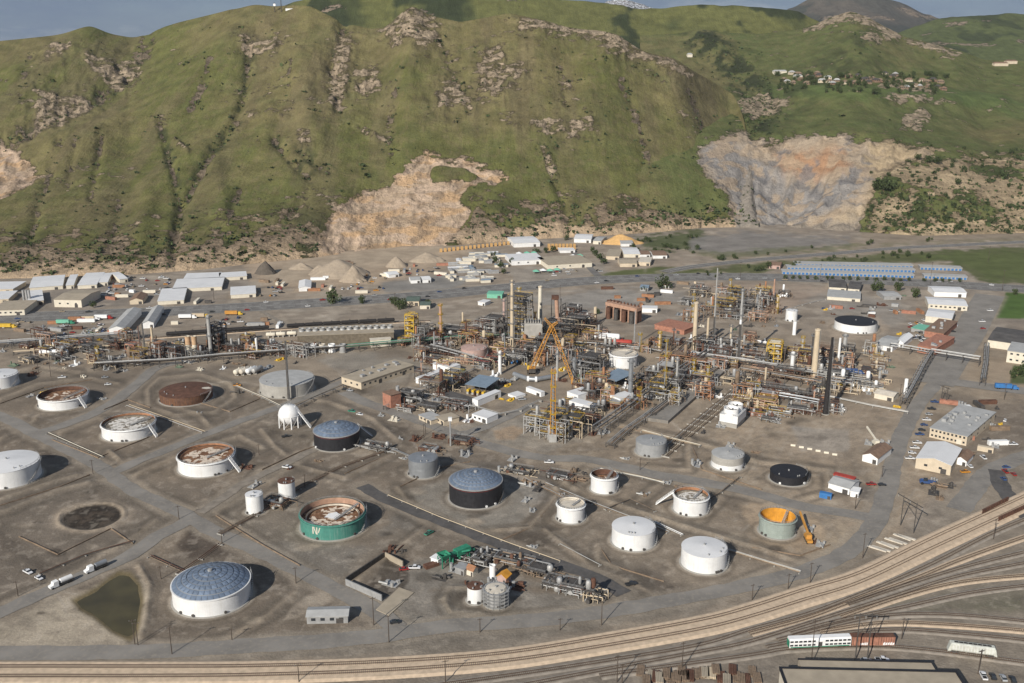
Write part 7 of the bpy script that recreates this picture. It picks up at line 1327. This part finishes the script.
# ------------------------------------------------------------------ poles
def pole(u, vb, vt, arms=1, desc='wooden power pole', m='pole_wood', w_=2.6):
    p = G(u, vb); h = HT(u, vb, vt); t = thing('power_pole', (p.x, p.y, -.2), 0, None, 'pole', 'power poles', desc); MB().cyl((0, 0, 0), (0, 0, h+.2), .22, .14, 8).build('shaft', m, t)
    for k in range(arms):
        a = MB().box(0, 0, h-.5-1.1*k, w_, .16, .18, .3).build('crossarm', m, t)
        for s in (-.45, 0, .45): MB().cyl((s*w_*math.cos(.3), s*w_*math.sin(.3), h-.32-1.1*k), (s*w_*math.cos(.3), s*w_*math.sin(.3), h-.05-1.1*k), .09, n=6).build('insulator', 'galv', a)
    return t
for u_, b_2, t_ in ((296, 583, 567), (373.7, 625, 597), (389, 642, 615), (299, 682, 664), (445.5, 682, 660), (18, 596, 581), (135, 644.5, 619.5), (138, 645, 622), (172, 654, 626.5), (179, 519, 505.5), (161, 579, 566), (222, 543, 529), (601.5, 625, 601), (682, 669.6, 642), (617, 682, 655), (622, 684, 664), (862.6, 558, 533), (810, 583, 562.5), (788, 589, 573.6), (811, 665, 619.5), (978, 674, 650), (901.6, 639, 618), (993.4, 539, 519), (855, 509, 496), (882, 477, 465.6), (425.6, 434.5, 418), (93, 473.5, 459.6), (51, 377, 362), (39, 375, 360), (214, 300, 289), (395, 308, 293), (424, 440, 424), (305, 488, 474), (259, 455, 444), (740, 278, 262), (820, 280, 264), (930, 284, 262), (1002, 291, 270), (988, 262, 246), (70, 348, 322), (36, 346, 324), (640, 470, 458), (560, 300, 285), (480, 478, 466), (900, 396, 384), (1004, 400, 384), (752, 600, 584), (560, 630, 618), (232, 640, 628), (480, 632, 618)): pole(u_, b_2, t_)
def hframe(b0, b1, vt, lab, zb=1):
    p, q = G(*b0), G(*b1); h = HT(b0[0], b0[1], vt); t = thing('h_frame_pole', (p.x, p.y, -.2), 0, lab, 'pole'); d = q-p
    for o in (Vector(), d): MB().cyl(o, o+Vector((0, 0, h)), .28, .2, 8).build('shaft', 'dark_steel', t)
    MB().beam(Vector((0, 0, h-.8))-d*.45, d*1.45+Vector((0, 0, h-.8)), .3, .4).build('crossbeam', 'dark_steel', t); mb = MB(); mb.beam((0, 0, h*.55), d+Vector((0, 0, h*.85)), .14); mb.beam((0, 0, h*.85), d+Vector((0, 0, h*.55)), .14); mb.build('bracing', 'dark_steel', t)
    for k in (-.4, .5, 1.4): MB().cyl(d*k+Vector((0, 0, h-2.2)), d*k+Vector((0, 0, h-.9)), .12, n=6).build('insulator', 'galv', t)
hframe((855, 661), (867, 661), 613, 'tall twin legged power pole beside the red boxcar'); hframe((900.5, 525), (913.5, 533), 495, 'twin leg steel gantry poles beside the curving plant road'); hframe((941, 402), (946, 404), 385, 'small twin pole behind the tan office')
p = G(450.6, 446); h = HT(450.6, 446, 420); t = thing('lamp_tower', (p.x, p.y, 0), 0, 'pale square lamp tower at the cross lane corner', 'lamp'); MB().cyl((0, 0, 0), (0, 0, h), .5, .4, 10).build('shaft', 'galv', t); MB().box(0, 0, h-.4, 2.2, 2.2, 2.0).build('lamp_box', 'white_clean', t)
# ------------------------------------------------------------------ trees
tm = mat('leaves', (.045, .062, .022), .8, 0, .3, .5); n = tm.node_tree.nodes; l_ = tm.node_tree.links.new
g2 = n.new('ShaderNodeNewGeometry'); r2 = n.new('ShaderNodeMapRange'); r2.inputs['To Min'].default_value = .55; r2.inputs['To Max'].default_value = 1.5; m2 = n.new('ShaderNodeMix'); m2.data_type = 'RGBA'; m2.blend_type = 'MULTIPLY'; m2.inputs['Factor'].default_value = 1
l_(g2.outputs['Random Per Island'], r2.inputs['Value']); l_(n['Principled BSDF'].inputs['Base Color'].links[0].from_socket, m2.inputs['A']); l_(r2.outputs['Result'], m2.inputs['B']); l_(m2.outputs['Result'], n['Principled BSDF'].inputs['Base Color'])
def crown_mesh(seed, nleaf=420):
    r_ = random.Random(seed); mb = MB(); lobes = [(r_.gauss(0, .38), r_.gauss(0, .38), r_.uniform(.35, .95), r_.uniform(.28, .5)) for _ in range(9)]
    for i in range(nleaf):
        lx, ly, lz, lr = r_.choice(lobes); v = Vector((r_.gauss(0, 1), r_.gauss(0, 1), r_.gauss(0, 1))).normalized()*lr*r_.uniform(.6, 1.08); c = Vector((lx, ly, lz))+v
        if c.z < .12: c.z = .12+r_.random()*.1
        a = Vector((r_.gauss(0, 1), r_.gauss(0, 1), r_.gauss(0, 1))).normalized(); b = a.orthogonal().normalized(); s = r_.uniform(.05, .12); w2 = a.cross(b); mb.add([c-b*s-w2*s*.6, c+b*s*.2-w2*s, c+b*s+w2*s*.3, c-b*s*.2+w2*s], [(0, 1, 2, 3)])
    return mb.mesh('crown', tm)
CR = [crown_mesh(k) for k in range(6)]
tk = MB(); tk.cyl((0, 0, 0), (0, 0, .6), .06, .035, 7)
for a in (.3, 2.3, 4.4): tk.cyl((0, 0, .3), (.25*math.cos(a), .25*math.sin(a), .62), .03, .015, 5)
TRM = tk.mesh('trunk', 'wood')
def tree(p, h, r=None, desc='green tree', nm='tree', grp=None, k=None):
    r = r or h*.5; t = thing(nm, (p.x, p.y, p.z-.1), 0, None, 'shrub' if nm == 'shrub' else 'tree', grp, desc); k = rn.randrange(6) if k is None else k
    inst(TRM, 'trunk', t, (0, 0, 0), rn.random()*6, (r, r, h)); inst(CR[k], 'crown', t, (0, 0, 0), rn.random()*6, (r, r, h*.72)); return t
for u_, v_, h, d in ((333, 304, 15, 'big dark tree'), (362, 303, 8, 'small round tree'), (398, 308, 11, 'dense tree'), (403, 309, 10, 'dense tree'), (428, 306, 7, 'small tree'), (394, 304, 8, 'dense tree'), (664, 288, 14, 'big round tree'), (660, 289, 9, 'small tree'), (645, 291, 6, 'small tree'), (877, 292, 12, 'leafy tree'), (873, 291, 8, 'leafy tree'), (896, 291, 11, 'leafy tree'), (917, 298, 11, 'leafy tree'), (57, 319, 0, ''), (93, 308, 7, 'dark bush like tree'), (1017, 376, 9, 'dark tree'), (1025, 374, 10, 'dark tree'), (1012, 378, 5, 'low tree'), (553, 252, 8, 'dark tree'), (545, 253, 8, 'dark tree'), (537, 253, 7, 'dark tree'), (600, 260, 9, 'dark tree'), (596, 256, 8, 'dark tree'), (592, 252, 7, 'dark tree'), (604, 264, 8, 'dark tree'), (496, 262, 8, 'dark tree'), (500, 268, 8, 'dark tree'), (503, 274, 7, 'dark tree'), (511, 264, 8, 'dark tree'), (494, 256, 6, 'dark tree'), (567, 240, 8, 'slim tree'), (532, 240, 4, 'low tree'), (768, 268, 9, 'round tree'), (761, 271, 7, 'round tree'), (578, 315, 5, 'low tree'), (598, 314, 6, 'low tree'), (1016, 295, 7, 'low tree')):
    if h: tree(G(u_, v_), h, None, d)
for i in range(22):
    u_ = 784+i*8.3+rn.uniform(-2, 2)
    if 912 < u_ < 922: continue
    tree(G(u_, 279+.018*(u_-784)), rn.uniform(3.5, 5.5), 2.6, 'small kerb tree', grp='kerb trees before the storage rows')
for i in range(46):
    u_ = rn.uniform(690, 930); v_ = np.interp(u_, [664, 776, 899, 1022], [272, 258, 248, 242])+rn.choice((-5, 6, 8, 10))+rn.uniform(-2, 2); tree(G(u_, v_), rn.uniform(3, 7), None, 'roadside bush', 'shrub', 'bushes along the hill road')
for i in range(30): tree(G(rn.uniform(625, 700), rn.uniform(236, 254)), rn.uniform(3, 7), None, 'bush in the green thicket', 'shrub', 'bushes in the green thicket')
for i in range(60):
    u_ = rn.uniform(866, 1022); v_ = rn.uniform(146, 232); p = hill_pt(u_, v_)
    if p is not None: tree(p, rn.uniform(4, 10), None, 'dark bush on the eroded slope', 'shrub', 'bushes on the eroded quarry slope')
for u_, v_, h in ((883, 192, 22), (887, 190, 16), (878, 190, 15), (935, 165, 13), (928, 163, 11), (1005, 178, 12), (918, 160, 10), (958, 185, 10), (1008, 235, 10)):
    p = hill_pt(u_, v_)
    if p is not None: tree(p, h, h*.62, 'large dark tree on the eroded slope')
for i in range(110):
    u_ = rn.uniform(776, 950); v_ = rn.uniform(74, 94); p = hill_pt(u_, v_)
    if p is not None: tree(p, rn.uniform(6, 12), None, 'dark tree among hillside houses', grp='trees among the hillside houses')
# scrub too thick to count: one mesh of leaf clumps over the slopes
rr = np.random.default_rng(8); mb = MB(); cl = []
for (U2, V2, X2, Y2, Z2, S2), n_, lim in ((TERR[0], 1900, 1), (TERR[1], 2600, 1)):
    msk = sst(.60, .70, fbm(U2*.07+3, V2*.12, 4))*.25+sst(.22, .03, S2)*.7
    if n_ == 2600: msk += sst(30, 5, dline(U2, V2, [(700, 40), (740, 70), (765, 110), (750, 135)], 60))+.5*sst(.5, .2, S2)*sst(860, 900, U2)-2*sst(4, -3, dpoly(U2, V2, quarry_poly, 40))
    else:
        for pts, a_, b_2 in gul_A: msk += .35*sst(9, 2, dline(U2, V2, pts, 30))
        msk -= 2*sst(4, -3, dpoly(U2, V2, scar, 40))
    w2 = (np.clip(msk, 0, 2)*(S2 < .97)*(S2 > .01)).ravel(); w2 /= w2.sum(); idx = rr.choice(w2.size, n_, p=w2)
    for i in idx: cl.append((X2.ravel()[i], Y2.ravel()[i], Z2.ravel()[i]))
for x, y, z in cl:
    s = rn.uniform(.7, 2.3)*(1 if rn.random() < .85 else 1.7)
    for k in range(5):
        c = Vector((x+rn.gauss(0, s*.6), y+rn.gauss(0, s*.6), z+s*rn.uniform(.2, 1.0))); a = Vector((rn.gauss(0, 1), rn.gauss(0, 1), rn.gauss(0, 1))).normalized(); b = a.orthogonal().normalized(); w2 = a.cross(b); q2 = s*rn.uniform(.5, .9); mb.add([c-b*q2, c-w2*q2, c+b*q2, c+w2*q2], [(0, 1, 2, 3)])
setp(mb.build('hillside_scrub', tm), 'dark low scrub dotted over the grassy hillsides', 'scrub', kind='stuff')
# ------------------------------------------------------------------ heaps, walls, machines and loose things
mat('gravel_dark', (.10, .085, .07), .95, 0, .2, .8); mat('gravel_tan', (.30, .245, .185), .95, 0, .12, .5); mat('soil_orange', (.50, .31, .13), .95, 0, .12, .5)
def heap(u, vb, vt, wpx, m, lab, el=.7):
    p = G(u, vb); k = MPP(u, vb); r = wpx*k/2; h = HT(u, vb, vt); r_ = random.Random(int(u)); n = 41; g1 = np.linspace(-1.25, 1.25, n); A, B = np.meshgrid(g1, g1)
    pk = [(0, 0, 1, .95)]+[(r_.uniform(-.7, .7), r_.uniform(-.5, .5), r_.uniform(.35, .8), r_.uniform(.35, .6)) for _ in range(5)]
    H = np.maximum.reduce([hh*1.12-np.sqrt((A-x)**2+(B-y)**2+.03)*hh/ww for x, y, hh, ww in pk]); H = np.maximum(H, -.1)+.24*(fbm(A*3.5+u, B*3.5, 4)-.5)*(H > -.1); H = np.where(np.hypot(A, B) > 1.15, -.15, H)
    X_ = A*r; Y_2 = r*el+B*r*el; o = grid_mesh('gravel_heap', X_, Y_2, H*h*1.05, np.zeros(A.shape+(3,))+.3, MAT[m], True); o.location = (p.x, p.y, 0); setp(o, lab, 'heap')
heap(264, 275, 262, 21, 'gravel_dark', 'dark grey gravel heap at the hill foot'); heap(336, 279, 264, 60, 'gravel_tan', 'broadest tan gravel heap in the pit'); heap(426, 263, 254, 34, 'gravel_tan', 'tan gravel heap under the sandy scar', .6); heap(352, 283, 268, 26, 'gravel_tan', 'small tan heap in front of the broadest heap'); heap(622, 245, 236, 40, 'soil_orange', 'orange soil heap beside the freeway thicket', .5); heap(396, 268, 258, 22, 'gravel_tan', 'low tan heap between the two big gravel heaps'); heap(300, 270, 264, 24, 'gravel_tan', 'flat tan heap right of the dark gravel heap', .5)
for i in range(34):
    if i < 18: u_ = 441+i*4.2; v_ = 252-.11*(u_-441)
    else: u_ = 549+(i-18) % 8*3.6; v_ = 247+(i-18)//8*3.2
    p = G(u_, v_); t = thing('pallet_stack', (p.x, p.y, 0), .1, None, 'stack', 'ochre pallet stacks at the hill foot', 'ochre stack of pallets')
    for k in range(4): MB().box(0, 0, .1+1.0*k, 3.2-.05*k, 3.0, .85, rn.uniform(-.05, .05)).build('layer', 'soil_orange', t)
def wallrun(p, q, h, m, parent, org, th=.5, name='wall_panel'):
    P_, Q_ = G(*p)-org, G(*q)-org; c = (P_+Q_)/2; d = Q_-P_; return MB().box(c.x, c.y, 0, d.length, th, h, math.atan2(d.y, d.x)).build(name, m, parent)
for i, pts in enumerate(([(52, 440), (98, 458), (150, 437)], [(236, 386), (262, 398), (230, 412), (196, 402)], [(262, 470), (300, 452), (345, 436)], [(398, 488), (440, 468), (470, 462)], [(545, 484), (561, 492), (533, 527), (500, 541)], [(19, 537), (58, 555), (111, 529), (133, 544)], [(690, 442), (702, 470), (762, 490)], [(0, 506), (60, 487), (90, 475)], [(216, 516), (262, 545), (300, 566)], [(600, 548), (612, 566), (664, 582)], [(752, 548), (800, 556), (830, 545)], [(0, 404), (44, 388), (92, 380)], [(104, 410), (128, 400), (150, 408)], [(345, 474), (372, 462), (400, 452)], [(620, 427), (660, 436), (688, 444)])):
    o0 = G(*pts[0]); t = thing('containment_wall', o0, 0, None, 'wall', 'low containment walls', 'low brown containment wall')
    for a, b in zip(pts[:-1], pts[1:]): wallrun(a, b, .6, 'pipe_brown', t, o0, .35)
o0 = G(346, 585); t = thing('blast_wall', o0, 0, 'grey three sided wall round an oily bare pit', 'wall'); wallrun((346, 585), (382, 601), 3.0, 'galv', t, o0); wallrun((346, 583.5), (384.5, 558), 3.0, 'dark_steel', t, o0); wallrun((385.5, 558), (403, 567), 3.0, 'roof_tan', t, o0)  # second panel is dark to put its inner face's shade into the colour
pts = [G(*p) for p in ((376, 610), (399, 588), (414, 593), (389, 616))]; c = sum(pts, Vector())/4; o = MB().ext([(p.x-c.x, p.y-c.y) for p in pts], -.1, .35).build('loading_slab', 'roof_tan'); o.location = (c.x, c.y, 0); setp(o, 'tan concrete ramp slab in front of the walled pit', 'slab')
p = G(444, 566); t = thing('screening_machine', (p.x, p.y, 0), .6, 'bright green screening machine with hopper and sloping conveyors', 'machine')
for x in (-2, 2):
    for y in (-2, 2): MB().box(x, y, 0, .4, .4, 5).build('leg', 'green', t)
MB().lathe([(1.0, 3), (3.4, 6.2), (3.4, 6.6)], 4, 0, 0, 0, True, False, math.pi/4).build('hopper', 'green', t); mb = MB(); mb.beam((1, 0, 5.4), (18, 3, 2.2), 2.0, 1.0); mb.build('conveyor', 'green', t); MB().box(11, 2, 2.5, 8, 3.4, 2.8, .15).build('screen_box', 'green', t); mb = MB(); mb.beam((8, 6, 1.5), (12, -4, 6.5), 1.2, .7); mb.build('side_conveyor', 'green', t); MB().box(-5, 3, 0, 7, 3, 1.6).build('feed_trough', 'rust', t)
for x in (5, 9, 14): MB().box(x, 1.5, 0, .4, 3, 3).build('trestle', 'green', t)
# yellow crane by the sage tank, boom by the brown hut, blue lifter
def mobile_crane(p, q, hq, m, lab):
    a = G(*p); b = G(*q); t = thing('mobile_crane', (a.x, a.y, 0), 0, lab, 'crane'); d = b-a; rz = math.atan2(d.y, d.x); MB().box(0, 0, .9, 8, 2.6, 1.2, rz).build('carrier', m, t); MB().box(0, 0, 2.1, 3.2, 2.6, 1.8, rz).build('cab', m, t); mb = MB(); mb.beam((0, 0, 3.4), (d.x, d.y, hq), .9, .9); mb.beam((d.x*.5, d.y*.5, (3.4+hq)/2), (d.x*1.02, d.y*1.02, hq+.2), .6, .6); mb.build('boom', m, t)
    for k in (-3, -1, 1.5, 3):
        for s in (-1.2, 1.2): x = k*math.cos(rz)-s*math.sin(rz); y = k*math.sin(rz)+s*math.cos(rz); MB().cyl((x-.15*math.sin(rz)*-1, y-.15*math.cos(rz), .6), (x+.15*-math.sin(rz), y+.15*math.cos(rz), .6), .6, n=12).build('wheel', 'tyre', t)
mobile_crane((808, 541), (799, 523), 6, 'orange', 'orange yellow crane truck right of the roofless sage tank'); mobile_crane((876, 446), (866, 436), 6, 'wall_cream', 'cream crane arm behind the rusty roofed white hut')
p = G(926, 484); t = thing('telehandler', (p.x, p.y, 0), -.2, 'dark blue loader machine in front of the gabled hall', 'loader'); MB().box(0, 0, .9, 7, 2.6, 1.3).build('body', 'car_blue', t); MB().box(-.6, -.5, 2.2, 2, 1.5, 1.4).build('cab', 'glass_dark', t); mb = MB(); mb.beam((-3, .6, 2.6), (5, .6, 1.6), .7, .6); mb.build('boom', 'car_blue', t); MB().box(5.3, .6, .4, .8, 2.4, 1.2).build('bucket', 'dark_steel', t)
for x in (-2.3, 2.3):
    for s in (-1.3, 1.3): MB().cyl((x, s-.25, .8), (x, s+.25, .8), .8, n=14).build('wheel', 'tyre', t)
for i in range(6):
    p = G(793+50*i/6, 446+11*i/6); t = thing('jersey_barrier', (p.x, p.y, 0), -.30, None, 'barrier', 'white jersey barriers', 'white concrete barrier'); prof(MB(), [(-.4, 0), (.4, 0), (.3, .35), (.14, .5), (.12, 1.1), (-.12, 1.1), (-.14, .5), (-.3, .35)], -1.4, 1.4).build('block', 'wall_cream', t); t.children[-1].rotation_euler.z = math.pi/2
for i in range(8):
    p = G(877+i*4.2, 549-i*1.9+(i % 2)*2); o = MB().box(0, 0, 0, 9, 1.4, .5).build('concrete_beam', 'roof_cream'); o.location = (p.x, p.y, 0); o.rotation_euler.z = -.75+rn.uniform(-.1, .1); setp(o, None, 'beam', 'pale beams beside the plant road'); AUTO.append((o, 'pale concrete beam on the verge'))
for p_, q_, lab in (((982, 514.5), (1008, 501.5), 'rusty plate girder on the upper side of the main tracks'), ((998, 522), (1026, 509), 'rusty plate girder on the lower side of the main tracks')):
    a, b = G(*p_), G(*q_); d = b-a; t = thing('plate_girder', (a.x, a.y, 0), math.atan2(d.y, d.x), lab, 'girder'); MB().box(d.length/2, 0, .4, d.length, .3, 2.2).build('web', 'rust', t); MB().box(d.length/2, 0, 2.55, d.length, .9, .15).build('flange', 'rust', t)
    for k in range(9): MB().box(d.length*(k+.5)/9, 0, .4, .2, .8, 2.1).build('stiffener', 'rust', t)
for i in range(24):
    u_ = 640+i*5.1+rn.uniform(-1.5, 1.5); v_ = rn.uniform(671, 684); p = G(u_, v_); m = rn.choice(('wood', 'rust', 'roof_tan', 'tan', 'wood')); t = thing('tie_stack', (p.x, p.y, 0), rn.uniform(.0, .15)+1.35, None, 'stack', 'stacks of ties and pipes', ('brown' if m in ('wood', 'rust') else 'pale')+' stack of railway ties')
    for k in range(rn.randint(2, 4)):
        mb = MB()
        for j in range(5): mb.box(0, -1.2+.6*j, .05+.34*k, 6.5 + rn.uniform(-.5, .5), .5, .3)
        mb.build('tie_layer', m, t)
# antenna site on the crest
p = hill_pt(281, 12) or hill_pt(281, 14)
if p:
    t = thing('radio_mast', (p.x, p.y, p.z-1), 0, 'thin radio masts on the left skyline crest', 'mast'); mb = MB(); lattice(mb, (0, 0, 0), (0, 0, 22), 1.6, .5, 8); mb.build('mast', 'dark_steel', t); mb = MB(); lattice(mb, (-12, 3, 0), (-12, 3, 16), 1.4, .5, 6); mb.build('mast', 'dark_steel', t); MB().cyl((-11.5, 0, 12), (-11.5, 1, 12), 2.2, n=16).build('dish', 'white_clean', t)
    t = thing('radio_hut', (p.x+14, p.y, p.z-1), 0, 'white radio hut beside the skyline masts', 'hut'); MB().box(0, 0, 0, 12, 7, 6).build('wall', 'white_clean', t); MB().box(0, 0, 6, 12.6, 7.6, .4).build('roof', 'roof_grey', t)
# ------------------------------------------------------------------ the air between
hz = MB().box(0, 4500, -4, 14000, 13000, 1100).build('haze'); hz['kind'] = 'stuff'; hm = bpy.data.materials.new('haze'); hm.use_nodes = True; n = hm.node_tree.nodes; n.remove(n['Principled BSDF'])
pv = n.new('ShaderNodeVolumePrincipled'); pv.inputs['Color'].default_value = (.86, .92, 1, 1); pv.inputs['Density'].default_value = 1.8e-5; hm.node_tree.links.new(pv.outputs['Volume'], n['Material Output'].inputs['Volume']); hz.data.materials.append(hm)
# ------------------------------------------------------------------ labels for the lesser things: what they are beside
LAND = [(np.array((o.location.x, o.location.y)), q) for o, q in [(TOB[0], 'the largest domed tank'), (TOB[2], 'the open rusty walled tank'), (TOB[4], 'the rust brown tank'), (TOB[5], 'the orange blotched tank'), (TOB[7], 'the grey concrete tank'), (TOB[9], 'the teal tank'), (TOB[12], 'the bare steel tank'), (TOB[13], 'the central black domed tank'), (TOB[19], 'the plain grey tank'), (TOB[21], 'the all black tank'), (TOB[22], 'the roofless sage tank'), (TOB[23], 'the black roofed far tank'), (TOB[24], 'the cream roofed tank'), (TOB[27], 'the dull pink tank'), (TOB[17], 'the front right cone roof tank')]]
LAND += [(np.array(G(u_, v_)[:2]), q) for u_, v_, q in ((346, 344, 'the long cooling tower'), (380, 380, 'the tan office block'), (948, 425, 'the car lined tan office'), (543, 350, 'the orange crane'), (553, 440, 'the yellow derrick'), (826, 413, 'the black stack'), (694, 350, 'the left tan stack'), (814, 378, 'the right tan stack'), (512, 349, 'the tall beige column'), (210, 352, 'the left grey tower'), (144, 359, 'the twin thin stacks'), (618, 318, 'the pink furnace bank'), (668, 330, 'the brick red building'), (848, 276, 'the blue storage rows'), (788, 180, 'the big quarry'), (400, 210, 'the sandy scar'), (732, 421, 'the twin fan cooler'), (930, 310, 'the cream workshop'), (68, 303, 'the tan warehouse'), (200, 292, 'the stepped white roofs'), (118, 328, 'the twin white sheds'), (475, 268, 'the trailer park'), (570, 262, 'the freeway sheds'), (645, 262, 'the freeway bend sheds'), (920, 90, 'the hill houses'), (817, 640, 'the white passenger coach'), (870, 675, 'the bottom warehouse'), (450, 555, 'the green machine'), (118, 600, 'the pond'), (375, 580, 'the walled pit'), (980, 600, 'the fan of yard tracks'), (940, 360, 'the pipe bridge'))]
ORD = ['leftmost', 'second', 'third', 'fourth', 'fifth', 'sixth', 'seventh', 'eighth', 'ninth', 'tenth', 'eleventh', 'twelfth', 'thirteenth', 'fourteenth', 'fifteenth', 'sixteenth', 'seventeenth', 'eighteenth', 'nineteenth', 'twentieth']
byl = {}
for o, desc in AUTO:
    p = np.array((o.location.x, o.location.y)); d, q, lp = min(((np.linalg.norm(p-lp)), q, tuple(lp)) for lp, q in LAND)
    dx, dy = p[0]-lp[0], p[1]-lp[1]
    rel = ('right of' if dx > 0 else 'left of') if abs(dx) > abs(dy)*.7 else ('behind' if dy > 0 else 'in front of')
    byl.setdefault('%s %s %s' % (desc, rel, q), []).append(o)
for lab, os_ in byl.items():
    os_.sort(key=lambda o: PX(o.location.x, o.location.y, o.location.z)[0])
    for i, o in enumerate(os_):
        if len(os_) == 1: o['label'] = lab
        elif i == len(os_)-1: o['label'] = lab+', rightmost'
        elif i == 0: o['label'] = lab+', leftmost'
        elif i < len(ORD): o['label'] = lab+', %s from left' % ORD[i]
        else: o['label'] = lab+', %dth from left' % (i+1)

for o in bpy.data.objects:
    if o.parent is None and 'label' in o and 'kind' not in o: o['kind'] = 'thing'
